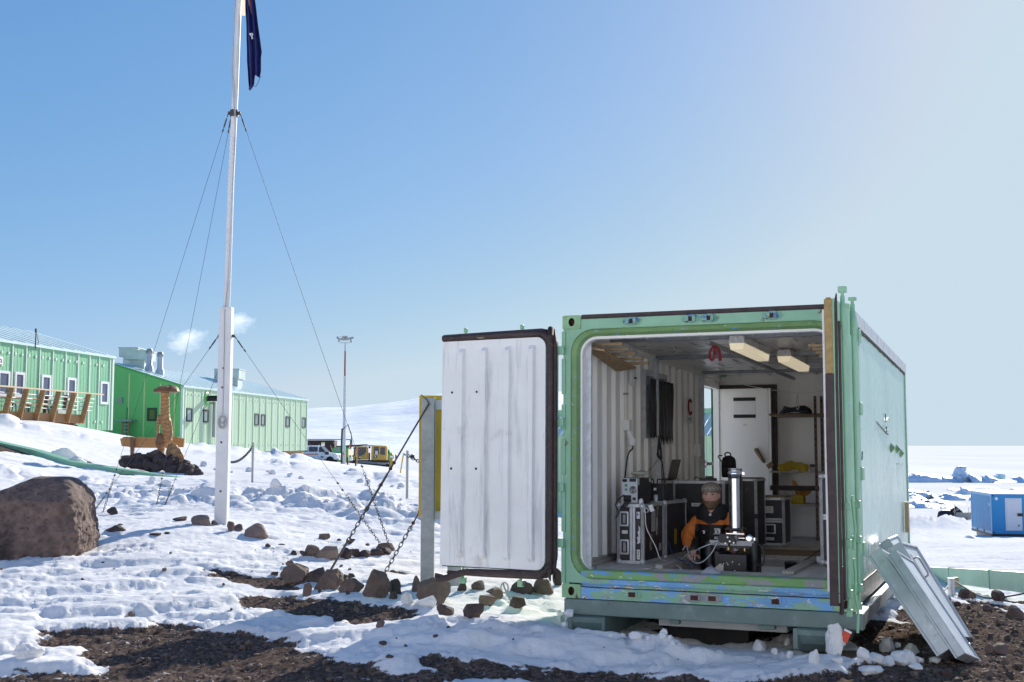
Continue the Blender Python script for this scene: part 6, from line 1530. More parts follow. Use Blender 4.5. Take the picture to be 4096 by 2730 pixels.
def roofpl(F, a0, a1, zt, e_, rise, b, ov=.12, seam=1.15):
    v = [F.pt(a0, zt-.03, ov), F.pt(a1+ov, zt-.03, ov), F.pt(a1+ov, zt+rise, -e_), F.pt(a0, zt+rise, -e_), F.pt(a0, zt-.03, -2*e_-ov), F.pt(a1+ov, zt-.03, -2*e_-ov)]
    lo = [p - Vector((0,0,.12)) for p in v]
    b.add(v + lo, [(0,1,2,3), (3,2,5,4), (0,6,7,1), (1,7,8,2), (2,8,11,5), (6,9,8,7), (9,10,11,8)])
    a = a0
    while a < a1 + ov:
        b.beam(F.pt(a, zt-.01, ov), F.pt(a, zt+rise+.005, -e_), .05, .025); a += seam
roofpl(F1, -14, F1.len, zt1, e_, rise, b); b.build('roof', m_roofg, B1, world=True)
b = MB(); b.add([F1.pt(F1.len-.03, zt1, 0), F1.pt(F1.len-.03, zt1+rise-.05, -e_), F1.pt(F1.len-.03, zt1, -2*e_)], [(0,1,2)]); b.build('gable', m_wallA, B1, world=True)
for w in ((-25,605,92,880),(150,620,245,885),(430,650,522,910),(700,680,785,925),(1048,720,1125,962)): window(F1, B1, *fivexy(*w[:2]), *fivexy(*w[2:]), m_wframe, m_wpane, .13)
a0, z1 = F1.sz(*fivexy(-60, 455)); a1, _ = F1.sz(*fivexy(22, 500)); _, z0 = F1.sz(*fivexy(0, 560))
b = MB(); F1.slab(b, a0-1.5, a1, z0, z1, .03, .06); p = F1.pt(a1-.24, (z0+z1)/2, .064)
Mt = Matrix(((F1.d.x, 0, F1.n.x, p.x), (F1.d.y, 0, F1.n.y, p.y), (0, 1, 0, p.z), (0,0,0,1))); b.text('e', .75, Mt, 1); b.build('name_sign', [m_paper, m_ink], B1, world=True)
a_, z_ = F1.sz(*fivexy(348, 350)); b = MB(); b.tube([F1.pt(a_, z_-.1, .12), F1.pt(a_, z_+.62, .12)], .03, 6); b.tube([F1.pt(a_+.1, z_+.66, .05), F1.pt(a_+.1, z_+.88, .05)], .05, 8); b.tube([F1.pt(a_+.1, z_+.66, .1), F1.pt(a_+.3, z_+.2, .1), F1.pt(a_+.05, z_-.2, .1)], .014, 5); b.build('antenna', m_blackp, B1, world=True)
b = MB()
for x in (530, 665, 800, 1045): a, _ = F1.sz(*fivexy(x, 1200)); F1.slab(b, a-.12, a+.12, zb1-1.6, zb1, -.6, -.3)
b.build('stilts', m_deck, B1, world=True)
# deck with slanting rail posts
OFF = 2.5; dk = thing('timber_deck', 'timber deck with slanting rail posts in front of left green building', 'deck', tuple(F1.pt(*F1.sz(*fivexy(820, 1118), OFF), OFF)))
def dp(x, y, off): return F1.pt(*F1.sz(*fivexy(x, y), off), off)
sE, zE = F1.sz(*fivexy(872, 1090), OFF); zfl = F1.sz(*fivexy(840, 1075), OFF)[1]
b = MB(); F1.slab(b, -7, sE, zfl-.10, zfl, 0.1, OFF-.01); b.build('boards', m_deck, dk, world=True)
b = MB(); F1.slab(b, -7, sE+.05, zfl-.42, zfl+.02, OFF-.008, OFF+.06); F1.slab(b, -7, sE-.3, zfl-.72, zfl-.425, OFF-.35, OFF-.27); F1.slab(b, sE-.08, sE, zfl-.42, zfl-.105, .12, OFF-.03); b.build('fascia', m_deck, dk, world=True)
tops = [(-115,800),(55,815),(230,835),(408,850),(580,862),(738,878),(885,890)]; bots = [(-150,1052),(20,1062),(178,1085),(352,1095),(520,1100),(682,1108),(838,1118)]
TPs = []
for (xt, yt), (xb, yb) in zip(tops, bots):
    sb_, zb_ = F1.sz(*fivexy(xb, yb), OFF+.03); base = F1.pt(sb_, zfl-.40, OFF+.10); tpz = F1.sz(*fivexy(xt, yt), OFF+.42)[1]; tpp = F1.pt(sb_, zfl+1.05, OFF+.46); TPs.append((base, tpp))
    b = MB(); b.beam(base, tpp, .26, .075, up=tuple(F1.d)); b.build('rail_post', m_deck, dk, world=True)
tA = F1.pt(-6.6, zfl+1.08, OFF+.47); tB = F1.pt(sE+1.0, zfl+1.08, OFF+.47); b = MB(); b.beam(tA, tB, .16, .06); b.build('hand_rail', m_decklight, dk, world=True)
for q in (.22, .42, .62, .82):
    b = MB(); p0 = TPs[0][0].lerp(TPs[0][1], .28+.68*q); p1 = TPs[-1][0].lerp(TPs[-1][1], .28+.68*q) + F1.d*.65; b.tube([p0, p1], .022, 5); b.build('rail_wire', m_steel, dk, world=True)
for off_ in (.35, 1.4):
    b = MB(); b.beam(F1.pt(sE-.05, zfl-.3, off_), F1.pt(sE+.25, zfl+1.02, off_), .20, .09); b.build('rail_post', m_postwood, dk, world=True)
for s_, o_f in ((sE-.5, OFF-.35), (sE-3.1, OFF-.35), (sE-3.7, .9)):
    b = MB(); b.beam(F1.pt(s_, zfl-2.3, o_f), F1.pt(s_, zfl-.40, o_f), .22, .22); b.build('leg', m_deck, dk, world=True)
b = MB(); b.beam(F1.pt(sE-.6, zfl-1.5, OFF-.2), F1.pt(sE-.1, zfl-.5, OFF-.3), .15, .08); b.build('brace', m_deck, dk, world=True)
bn = thing('picnic_bench', 'pale plank bench with bent tube legs on the timber deck', 'bench', tuple(F1.pt(sE-4.2, zfl, 1.0)))
sb0 = F1.sz(*fivexy(-40, 930), 1.2)[0]; sb1 = F1.sz(*fivexy(345, 930), 1.2)[0]
b = MB(); F1.slab(b, sb0, sb1, zfl+.72, zfl+.78, .7, 1.4); b.build('table_top', m_decklight, bn, world=True)
b = MB(); F1.slab(b, sb0+.2, sb1+.9, zfl+.42, zfl+.47, 1.65, 1.95); b.build('seat', m_decklight, bn, world=True)
for s_ in (sb0+.5, (sb0+sb1)/2, sb1+.2, sb1+.75): b = MB(); b.tube([F1.pt(s_-.18, zfl, 1.8), F1.pt(s_-.12, zfl+.40, 1.8), F1.pt(s_+.12, zfl+.40, 1.8), F1.pt(s_+.18, zfl, 1.8)], .03, 6); b.build('leg', m_black, bn, world=True)
bx = thing('white_crate', 'pale low crate at the right end of the timber deck', 'crate', tuple(F1.pt(sE-1.2, zfl, 1.9))); b = MB(); F1.slab(b, sE-1.9, sE-.6, zfl+.02, zfl+.26, 1.7, 2.2); b.build('box', m_duct2, bx, bevel=.02, world=True)
b = MB(); F1.slab(b, sE-1.93, sE-.57, zfl+.262, zfl+.30, 1.67, 2.23); b.build('lid', m_duct2, bx, world=True)

# farther building
E0 = at(731, 1541, 78); E1 = at(1229, 1598, 102); F2 = Facade(E0, E1); zt2 = E0.z; zb2 = at(1229, 1803, 102).z; e2_ = 5.15; rise2 = 1.58
B2 = thing('station_building', 'long green building on timber stilts with dark framed windows', 'building', (E1.x, E1.y, zb2))
b = MB(); ribbed(F2, b, 0, F2.len, zb2, zt2, .34, .010); F2.slab(b, 0.02, F2.len-.02, zb2, zt2, -2*e2_, -.03); b.build('wall', m_wallB, B2, world=True)
FE = Facade(F2.pt(0, 0, -2*e2_), F2.pt(0, 0, 0))                           # end wall
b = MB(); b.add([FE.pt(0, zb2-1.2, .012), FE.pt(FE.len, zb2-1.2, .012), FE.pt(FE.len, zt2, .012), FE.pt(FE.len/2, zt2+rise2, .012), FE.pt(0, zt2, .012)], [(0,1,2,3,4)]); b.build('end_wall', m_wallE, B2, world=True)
b = MB(); b.add([F2.pt(F2.len-.01, zt2, 0), F2.pt(F2.len-.01, zt2+rise2, -e2_), F2.pt(F2.len-.01, zt2, -2*e2_)], [(0,1,2)]); b.build('gable', m_wallB, B2, world=True)
b = MB(); roofpl(F2, -.15, F2.len, zt2, e2_, rise2, b, .14, 1.2); b.build('roof', m_roofg, B2, world=True)
b = MB()
for x in (88, 165, 240, 312, 385, 510, 575, 638, 700, 760, 815, 870, 925, 980, 1033, 1083, 1130): a, _ = F2.sz(*sixxy(x, 800)); F2.slab(b, a-.045, a+.045, zb2, zt2-.05, 0, .055)
F2.slab(b, F2.len-.12, F2.len+.03, zb2, zt2, -.1, .06); F2.slab(b, -.03, .14, zb2, zt2, -.1, .06); b.build('joint_strips', m_joint, B2, world=True)  # strips over the panel joints of the long wall
b = MB()
for k in range(44):
    a = .35 + k*.56
    for z in (zt2-.55, zb2+.5):
        if a < F2.len: b.lathe([(.075, 0), (.06, .03)], 6, Matrix.Translation(F2.pt(a, z, .026)) @ F2.n.to_track_quat('Z', 'Y').to_matrix().to_4x4())
b.build('rivets', m_joint, B2, world=True)
b = MB()
for x in (1350, 1510, 1680, 1830): a, _ = FE.sz(*fivexy(x, 900)); hz_ = zt2 + rise2*(1-abs(a-FE.len/2)/(FE.len/2)) - .35; FE.slab(b, a-.05, a+.05, zb2-1.2, hz_, .01, .05)
b.build('end_joint_strips', m_jointy, B2, world=True)  # strips over the joints of the end wall
for w in ((100,745,148,868),(248,758,295,877),(710,795,747,903),(768,802,804,905),(990,820,1023,918),(1131,830,1165,925)): window(F2, B2, *sixxy(*w[:2]), *sixxy(*w[2:]), m_dframe, m_wpane2, .10)
window(FE, B2, *fivexy(1543, 1000), *fivexy(1642, 1138), m_dframe, m_olive, .13)
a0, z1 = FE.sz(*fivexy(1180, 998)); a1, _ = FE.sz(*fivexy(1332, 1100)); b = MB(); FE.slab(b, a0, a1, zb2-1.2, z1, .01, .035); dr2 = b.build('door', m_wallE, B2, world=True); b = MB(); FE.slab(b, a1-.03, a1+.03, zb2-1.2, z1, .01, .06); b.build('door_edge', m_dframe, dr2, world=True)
a0, z1 = FE.sz(*fivexy(1262, 925)); b = MB(); FE.slab(b, a0-.15, a0+.15, z1-.2, z1+.2, .01, .12); b.build('vent_cap', m_steel, B2, world=True)
pe = F2.pt(*F2.sz(*sixxy(285, 660)), .0); b = MB(); Mq = Matrix.Translation(pe) @ F2.n.to_track_quat('Z', 'Y').to_matrix().to_4x4(); b.lathe([(.48, .0), (.48, .05), (.35, .06)], 18, Mq); b.build('exhaust_flange', m_wallE, B2, world=True)
b = MB(); b.tube([pe, pe + F2.n*1.1], .20, 12); b.tube([pe + F2.n*.9, pe + F2.n*.95 + Vector((.0,0,-.55))], .15, 10); b.build('exhaust_pipe', m_dark, B2, world=True)
for x, y0, y1 in ((309, 690, 1008), (378, 640, 1045)):
    a, za = F2.sz(*sixxy(x, y0)); _, zc = F2.sz(*sixxy(x, y1)); b = MB(); b.tube([F2.pt(a, za, .35), F2.pt(a, zc, .35)], .11, 8); b.tube([F2.pt(a, za-.1, .0), F2.pt(a, za-.1, .35)], .06, 6); b.build('down_pipe', m_steel, B2, world=True)
b = MB()
for k in range(9):
    a = F2.len - .5 - k*2.0
    for o_ in (-.4, -4): b.beam(F2.pt(a, zb2-2.2, o_), F2.pt(a, zb2-.3, o_), .22, .22)
    b.beam(F2.pt(a, zb2-1.6, -.35), F2.pt(a-1.8, zb2-.35, -.35), .20, .08)
F2.slab(b, 1, F2.len-.1, zb2-.35, zb2-.02, -.6, -.25); b.build('stilts', m_deck, B2, world=True)
def roofbox(label, x0, y0, x1, y1, xb0, xb1, yb, d, dep=2.2):
    p0 = at(x0, y1, d); p1 = at(x1, y0, d); t = thing('roof_vent', label, 'vent', (p0.x, p0.y, p0.z))
    b = MB(); b.box(p0.x, p1.x, d, d+dep, p0.z, p1.z); b.build('hood', m_duct2, t, bevel=.03, seg=1, world=True)
    q0 = at(xb0, yb, d); q1 = at(xb1, y1, d); b = MB(); b.box(q0.x, q1.x, d+.3, d+dep-.3, q0.z-.5, q1.z); b.build('neck', m_duct2, t, world=True)
    b = MB(); b.box(p0.x-.04, p1.x+.04, d-.04, d+dep+.04, p1.z-.02, p1.z+.05); b.build('cap', m_duct2, t, world=True)
roofbox('rear galvanised vent hood on the roof, left of two flues', *fivexy(1240, 372), *fivexy(1440, 465), *[fivexy(1270, 0)[0], fivexy(1400, 0)[0]], fivexy(0, 560)[1], 84)
roofbox('front galvanised vent hood on the roof beside two flues', *fivexy(1303, 400), *fivexy(1530, 497), *[fivexy(1335, 0)[0], fivexy(1495, 0)[0]], fivexy(0, 612)[1], 81)
roofbox('galvanised vent hood on the roof right behind the flagpole', *sixxy(350, 398), *sixxy(573, 480), *[sixxy(375, 0)[0], sixxy(555, 0)[0]], sixxy(0, 545)[1], 91)
for x, y0, y1, lab in ((1559, 382, 620, 'left one of two steel flues on the far roof'), (1670, 417, 652, 'right one of two steel flues on the far roof')):
    p = at(*fivexy(x, y1), 81); q = at(*fivexy(x, y0), 81); t = thing('flue', lab, 'chimney', (p.x, p.y, p.z), group='steel flues on the far roof'); hh = q.z - p.z
    b = MB(); b.lathe([(.30, -.4), (.30, .25), (.20, .45), (.20, hh*.78), (.19, hh*.8)], 14); b.build('pipe', m_galv, t); b = MB(); b.lathe([(.20, hh*.78), (.215, hh*.8), (.215, hh*.92), (.16, hh)], 14); b.build('cowl', m_steel, t)
ld = thing('step_platform', 'small brown step platform against the green end wall', 'steps', tuple(FE.pt(*FE.sz(*fivexy(1355, 1290)), .5)))
a0, z1 = FE.sz(*fivexy(1330, 1145)); a1, z0 = FE.sz(*fivexy(1385, 1300)); b = MB(); FE.slab(b, a0-.3, a1+.3, z1, z1+.12, .1, .9); b.build('platform', m_steel, ld, world=True)
for a in (a0, a1): b = MB(); b.beam(FE.pt(a, z0-1, .6), FE.pt(a, z1, .6), .12, .1); b.build('side_rail', m_deck, ld, world=True)
for k in range(4): b = MB(); z = z0 + (z1-z0)*(k+.3)/4; b.beam(FE.pt(a0, z, .6), FE.pt(a1, z, .6), .08, .08); b.build('rung', m_steel, ld, world=True)
# green hut behind the container (seen through its gaps)
F3 = Facade(Vector((0.5, 36, 0)), Vector((12.0, 31, 0))); h3 = thing('green_hut', 'green hut with ribbed white roof glimpsed behind the container', 'hut', (1.2, 36, -.6))
b = MB(); ribbed(F3, b, 0, 6, -1.2, 1.95, .3, .04); F3.slab(b, 0, 6, -1.2, 1.95, -4.5, -.02); b.build('wall', m_wallB, h3, world=True)
b = MB()
for k in range(26): a = .0 + .235*k; b.add([F3.pt(a, 1.95, .15), F3.pt(a+.12, 1.95, .15), F3.pt(a+.12, 2.62, -1.4), F3.pt(a, 2.62, -1.4)], [(0,1,2,3)]); b.add([F3.pt(a+.12, 1.93, .15), F3.pt(a+.235, 1.93, .15), F3.pt(a+.235, 2.60, -1.4), F3.pt(a+.12, 2.60, -1.4)], [(0,1,2,3)])
b.build('roof', m_joint, h3, world=True); b = MB(); F3.slab(b, 0, 6.1, 2.60, 2.75, -1.6, -1.35); b.build('ridge_cap', m_duct, h3, world=True)

# ------------------------------------------------------------------ yard beyond: mast, vehicles
def sevxy(x, y): return (1200 + x/4.021, 1720 + y/4.021)
DM = 118.0
p = at(1375, 1860, DM); lm = thing('light_mast', 'tall slim light mast with three floodlights beside the vehicles', 'light mast', (p.x, p.y, p.z))
zz = lambda y: at(1380, y, DM).z - p.z
b = MB(); b.lathe([(.20, -.6), (.17, zz(1780)), (.13, zz(1640)), (.11, zz(1505))], 12); b.build('pole', m_galv, lm)
b = MB(); b.lathe([(.09, zz(1505)), (.08, zz(1405))], 10); b.build('red_section', pm('faded_red_paint', (.32, .09, .07), .6, var=.2), lm); b = MB(); b.lathe([(.08, zz(1405)), (.08, zz(1374))], 10); b.box(-.5, .5, -.05, .05, zz(1374), zz(1374)+.10); b.build('head_frame', m_galv, lm)
for x, rz_, tl in ((-.50, 40, 35), (0, 0, -75), (.50, -40, 20)):
    b = MB(); M = T(x, -.15, zz(1368)+.35) @ RZ(R(rz_)) @ RX(R(tl)); b.box(-.28, .28, -.22, .22, -.10, .06, M); b.box(-.24, .24, -.19, .19, .06, .08, M, 1); b.box(-.05, .05, -.05, .05, -.45, -.14, M); b.build('floodlight', [m_steel, m_white], lm)
p = at(*sevxy(668, 520), 116); sm = thing('aerial_pole', 'thin dark aerial pole close beside the light mast', 'pole', (p.x, p.y, p.z)); hh = at(*sevxy(668, -20), 116).z - p.z
b = MB(); b.tube([(0,0,-.3), (-.02,0,hh*.6), (.02,0,hh)], .09, 6); b.build('pole', m_black, sm); b = MB(); b.tube([(0,0,hh*.95), (.6,0,hh*1.12), (.9,0,hh*.85), (1.0,0,hh*.5)], .05, 5); b.build('strut', m_black, sm)
for (x0, y0, x1, y1, m, lab) in ((785, 308, 857, 408, m_creambox, 'beige switch cabinet on a post by the light mast'), (805, 440, 845, 500, m_wframe, 'small white cabinet low on a post by the light mast')):
    p = at(*sevxy((x0+x1)/2, 560), 114); q0 = at(*sevxy(x0, y1), 114); q1 = at(*sevxy(x1, y0), 114); t = thing('cabinet', lab, 'cabinet', (p.x, p.y, p.z)); b = MB(); b.box(q0.x, q1.x, 114-.25, 114+.25, q0.z, q1.z); b.build('box', m, t, bevel=.04, seg=1, world=True)
    b = MB(); b.beam((p.x-.4, 114.3, p.z-.4), (p.x-.4, 114.3, q1.z), .12, .12); b.beam((p.x+.4, 114.3, p.z-.4), (p.x+.4, 114.3, q1.z), .12, .12); b.build('post', m_deck, t, world=True)
m_carwhite = pm('dusty_white_car_paint', (.78, .80, .84), .3, var=.04, scale=2, bump=0); m_orangeband = pm('orange_reflective_band', (.75, .13, .04), .4, bump=0, var=.05); m_glassv = pm('vehicle_glass', (.045, .055, .07), .08, bump=0)
m_tyre = pm('tyre_rubber', (.02, .02, .02), .8, bump=.1); m_ochre = pm('ochre_vehicle_paint', (.66, .38, .07), .4, var=.06, scale=1.5, bump=0); m_vgreen = pm('bright_green_vehicle_paint', (.05, .44, .13), .4, var=.06, bump=0); m_track = pm('dark_track_rubber', (.028, .022, .02), .8, var=.3, scale=6, bump=.2)
XZ = lambda: Matrix(((1,0,0,0),(0,0,1,0),(0,1,0,0),(0,0,0,1)))
# four-wheel drive estate, side on, nose to the right
dcar = 128; p = at(*sevxy(640, 548), dcar); gz_c = p.z
car = thing('parked_car', 'white four wheel drive estate car with orange side stripe', 'car', (p.x, p.y, p.z), R(-8))
prof = [(-4.75,.55),(-4.78,1.1),(-4.65,1.25),(-4.5,1.90),(-4.35,1.98),(-2.3,1.96),(-2.05,1.90),(-1.35,1.22),(-.95,1.17),(-.15,1.08),(-.05,.98),(-.03,.50),(-.35,.45),(-.55,.72),(-.85,.86),(-1.2,.72),(-1.38,.45),(-3.15,.45),(-3.35,.74),(-3.65,.88),(-3.98,.74),(-4.15,.47)]
b = MB(); b.loft([[(x, y_, z) for x, z in prof] if abs(y_) < .8 else [(x, y_*(1 if z < 1.22 else .90), z) for x, z in prof] for y_ in (-.86, .86)], cap=True); b.add([(x, -.86*(1 if z < 1.22 else .90), z) for x, z in prof], [tuple(range(len(prof)))[::-1]]); body = b.build('body', m_carwhite, car, bevel=.03)
for x0, x1, k in ((-4.32, -3.32, 0), (-3.18, -2.22, 0)):
    b = MB(); v = [(x0,-.862,1.30),(x1,-.862,1.30),(x1,-.812,1.82),(x0,-.812,1.82)]; b.add(v, [(0,1,2,3)]); b.loft([v, [(a_, b_+.03, c_) for a_, b_, c_ in v]]); b.build('window', m_glassv, car)
b = MB(); v = [(-2.08,-.862,1.26),(-1.36,-.862,1.26),(-1.92,-.812,1.80),(-2.05,-.812,1.80)]; b.add(v, [(0,1,2,3)]); b.build('door_window', m_glassv, car)
b = MB(); b.add([(-2.02,-.74,1.88),(-2.02,.74,1.88),(-1.34,.80,1.235),(-1.34,-.80,1.235)], [(0,1,2,3)]); o = b.build('windscreen', m_glassv, car); o.location = (.02, 0, .02)
b = MB(); b.box(-4.72, -2.16, -.868, -.855, .98, 1.07); b.build('orange_stripe', m_orangeband, car); b = MB(); b.box(-1.86, -1.56, -.868, -.858, .66, .84); b.box(-1.75, -1.68, -.871, -.860, .70, .80, None, 1); b.build('door_badge', [m_ink, m_paper], car)
b = MB(); b.box(-1.40, -.98, -.90, -.78, .98, 1.28, RY(0)); b.build('dark_wing_intake', m_black, car, bevel=.03); b = MB(); b.tube([(-1.32,-.86,1.0),(-1.40,-.86,1.3),(-1.95,-.84,1.95)], .05, 6); b.build('air_snorkel', m_black, car)
for x in (-.85, -3.65):
    for y_ in (-.76, .76):
        b = MB(); b.lathe([(.20,-.10),(.36,-.10),(.40,-.06),(.40,.06),(.36,.10),(.20,.10)], 20, T(x, y_, .40) @ RX(R(90))); w = b.build('wheel', m_tyre, car); b = MB(); b.lathe([(.20,-.09),(.22,.09)], 14, T(x, y_, .40) @ RX(R(90))); b.build('rim', m_steel, w)
b = MB(); b.box(-.02, .12, -.80, .80, .42, .62); b.tube([(.08,-.55,.5),(.1,-.55,1.05),(.1,.55,1.05),(.08,.55,.5)], .035, 6); b.build('bull_bar', m_galv, car); b = MB(); b.box(-.06, .0, -.78, -.52, .78, .94); b.build('headlight', m_white, car); b = MB(); b.box(-1.50, -1.38, -1.02, -.86, 1.22, 1.40); b.build('wing_mirror', m_black, car)
# ochre tracked carrier, nose to the left
dtr = 138; p = at(*sevxy(1130, 600), dtr); S = dtr/4754/4.021; tr = thing('tracked_carrier', 'ochre yellow tracked carrier with large windows parked on the snow', 'tracked vehicle', (p.x, p.y, p.z), R(4))
def tv(x, y): return ((x-1130)*S, (600-y)*S)
def cabin(name, pts, y0, y1, m, par, bev=.05): b = MB(); b.prism([tv(*q) for q in pts], y0, y1, XZ()); return b.build(name, m, par, bevel=bev)
fc = cabin('front_cab', [(850,480),(842,455),(850,400),(862,290),(900,268),(1075,268),(1092,300),(1096,480)], -1.0, 1.0, m_ochre, tr)
rc = cabin('rear_cabin', [(1150,490),(1152,262),(1170,252),(1392,262),(1405,280),(1395,490)], -1.05, 1.05, m_ochre, tr)
cabin('chassis', [(845,485),(1440,492),(1445,530),(850,525)], -.85, .85, m_black, tr, .02)
cabin('roof_rack', [(1035,246),(1400,262),(1400,272),(1035,262)], -.9, .9, m_steel, tr, .01)
def glass(pts, par, y=-1.02): b = MB(); q = [(*tv(*s_)[:1], y, tv(*s_)[1]) for s_ in pts]; b.add(q, [tuple(range(len(q)))]); b.loft([q, [(a_, b_+.05, c_) for a_, b_, c_ in q]]); b.build('window', m_glassv, par)
glass([(935,425),(940,300),(955,285),(1065,285),(1070,330),(1058,375),(1030,405),(990,422)], fc); glass([(862,420),(866,290),(915,285),(912,340),(895,425)], fc)
glass([(1188,395),(1190,275),(1272,275),(1270,395)], rc, -1.07); glass([(1290,402),(1294,285),(1370,285),(1368,405)], rc, -1.07)
b = MB(); x, z = tv(1215, 432); b.box(x-.18, x+.18, -1.075, -1.06, z-.12, z+.12); b.box(x-.06, x+.08, -1.085, -1.065, z-.08, z+.08, None, 1); b.build('door_badge', [m_ink, m_paper], tr); b = MB(); x, z = tv(1232, 370); b.box(x-.14, x+.16, -1.09, -1.075, z-.2, z+.2); b.build('notice', m_paper, tr)
for y_ in (-1.15, 1.15):
    b = MB(); lo_ = [tv(*q) for q in ((835,520),(850,500),(940,508),(1440,545),(1452,575),(1430,600),(1060,606),(900,590),(845,560))]; b.prism(lo_, y_-.35, y_+.35, XZ()); tk = b.build('track', m_track, tr, bevel=.04)
    b = MB()
    for k in range(26): x, z = tv(935 + 17.5*k, 512 + 1.45*k); b.beam((x, y_-.37, z-.10), (x+.14, y_-.37, z+.12), .05, .05)
    b.build('grouser_bars', m_galv, tk)
    for k in range(6):
        x, z = tv(905 + 88*k, 566 + 4*k); b = MB(); b.lathe([(.10,-.40),(.28,-.38),(.30,-.30),(.30,.30)], 14, T(x, y_, z) @ RX(R(90)) if y_ > 0 else T(x, y_, z) @ RX(R(-90)) @ RX(R(180))); b.build('road_wheel', m_tyre if k < 4 else m_steel, tk)
for x0_, lab in ((1135, ''),): b = MB(); x, z = tv(1120, 440); b.tube([(x, -.9, z-.6), (x, -.9, z+.5)], .10, 8); b.build('exhaust_stack', m_black, tr); b = MB(); x, z = tv(1118, 285); b.ball((x, -.6, z), .14, 8, 6); b.build('beacon', m_carvd, tr)
# green vehicle behind
dg2 = 146; p = at(*sevxy(1440, 590), dg2); Sg = dg2/4754/4.021; gv = thing('tracked_carrier', 'bright green tracked carrier with orange band half hidden behind the ochre one', 'tracked vehicle', (p.x, p.y, p.z))
def gvp(x, y): return ((x-1440)*Sg, (590-y)*Sg)
def gcab(name, pts, y0, y1, m, par, bev=.05): b = MB(); b.prism([gvp(*q) for q in pts], y0, y1, XZ()); return b.build(name, m, par, bevel=bev)
gcab('rear_cabin', [(1180,520),(1180,330),(1330,318),(1440,318),(1458,350),(1472,430),(1468,520)], -1.0, 1.0, m_vgreen, gv); gcab('front_cab', [(520,520),(530,420),(545,300),(570,285),(760,262),(780,300),(785,520)], -1.0, 1.0, m_vgreen, gv)
gcab('orange_band', [(1186,456),(1470,456),(1473,436),(1186,436)], -1.02, 1.02, m_orangeband, gv, 0); gcab('orange_stripe', [(530,405),(785,425),(785,405),(530,390)], -1.02, 1.02, m_orangeband, gv, 0)
gcab('bed', [(600,300),(1080,255),(1080,235),(600,262)], -.9, .9, m_black, gv, .02); gcab('under_frame', [(560,590),(1485,595),(1490,500),(560,500)], -.8, .8, m_black, gv, .02)
b = MB(); q = [(gvp(x, y)[0], -1.03, gvp(x, y)[1]) for x, y in ((585,350),(592,290),(660,285),(660,355))]; b.add(q, [(0,1,2,3)]); b.build('window', m_wpane2, gv); b = MB(); q = [(gvp(x, y)[0], -1.03, gvp(x, y)[1]) for x, y in ((1425,390),(1425,345),(1442,345),(1444,390))]; b.add(q, [(0,1,2,3)]); b.build('window', m_glassv, gv)
b = MB(); x, z = gvp(1430, 535); b.lathe([(.12,0),(.12,.1)], 10, T(x, -.95, z) @ RX(R(90))); b.build('headlight', m_white, gv)
b = MB(); x, z = gvp(1400, 310); b.tube([(x-.35,-.8,z-.1),(x-.35,-.8,z+.25),(x+.35,-.8,z+.25),(x+.42,-.8,z-.3)], .03, 5); b.build('roof_rail', m_steel, gv)
# dark trailer load with its rail
dt2 = 150; p0 = at(*sevxy(60, 280), dt2); p1 = at(*sevxy(556, 168), dt2); t = thing('dark_container', 'dark brown flaking container behind the white estate car', 'container', (p0.x, p0.y, -1.2))
m_flake = pm('flaking_dark_brown_panel', (.045, .025, .022), .7, var=.3, scale=1, bump=0, patches=(((.6,.6,.6), .55, .64, .66, (1, 1, 1.6)),))
b = MB(); b.box(p0.x, p1.x, dt2, dt2+2.4, p0.z-1.8, p1.z); b.build('body', m_flake, t, bevel=.04, seg=1, world=True)
b = MB(); q0 = at(*sevxy(60, 155), dt2); q1 = at(*sevxy(815, 156), dt2); b.tube([q0, q1], .06, 5); b.tube([q1, q1 - Vector((0,0,3.6))], .10, 6); b.build('pipe_rail', m_beamgreen, t, world=True)
p = at(*sevxy(370, 420), 133); t = thing('notice_sign', 'white notice with yellow top above the estate car roof', 'sign', (p.x, p.y, p.z)); q0 = at(*sevxy(342, 268), 133); q1 = at(*sevxy(396, 200), 133); b = MB(); b.box(q0.x, q1.x, 133, 133.05, q0.z, q1.z); b.build('board', m_paper, t, world=True); b = MB(); zq = at(370, sevxy(0, 222)[1], 133).z; b.box(q0.x+.02, q1.x-.02, 132.97, 132.998, zq, q1.z-.03); b.build('yellow_heading', m_yellowpaint, t, world=True); b = MB(); b.beam((p.x, 133.1, p.z-.5), (p.x, 133.1, q1.z), .10, .10); b.build('post', m_duct, t, world=True)
# marker flags
def mflag(x0, y0, x1, y1, xf, yf, m, lab, d, grp=None, mp=None):
    a = at(*sevxy(x0, y0), d); c = at(*sevxy(x1, y1), d); t = thing('marker_flag', lab, 'marker flag', tuple(a), group=grp); b = MB(); b.tube([a - Vector((0,0,.3)), c], .035, 5); b.build('cane', mp or m_pine, t, world=True)
    f0 = c; f1 = at(*sevxy(x1, y1 + 38), d); tip = at(*sevxy(xf, yf), d); b = MB(); v = []
    for k in range(5):
        for j in range(5): q = f0.lerp(f1, k/4); v.append(q.lerp(tip + (f1-f0)*(k/4-.5)*.5, j/4) + Vector((0, .06*math.sin(j*1.7), 0)))
    b.add(v, [(k*5+j, k*5+j+1, k*5+j+6, k*5+j+5) for k in range(4) for j in range(4)], sm=True); b.build('cloth', m, t, world=True)
m_mred = pm('red_flag_cloth', (.55, .02, .03), .8, bump=0); m_mgr = pm('sea_green_flag_cloth', (.10, .38, .34), .8, bump=0)
mflag(548, 400, 492, 248, 522, 300, m_mred, 'red marker flag in front of the estate car windscreen', 122, 'red marker flags'); mflag(690, 480, 690, 345, 708, 400, m_mred, 'red marker flag low against the light mast', 117, 'red marker flags')
mflag(790, 540, 800, 230, 830, 280, m_mred, 'red marker flag just right of the light mast', 115, 'red marker flags'); mflag(925, 550, 928, 272, 962, 330, m_mred, 'red marker flag in front of the ochre carrier cab', 126, 'red marker flags')
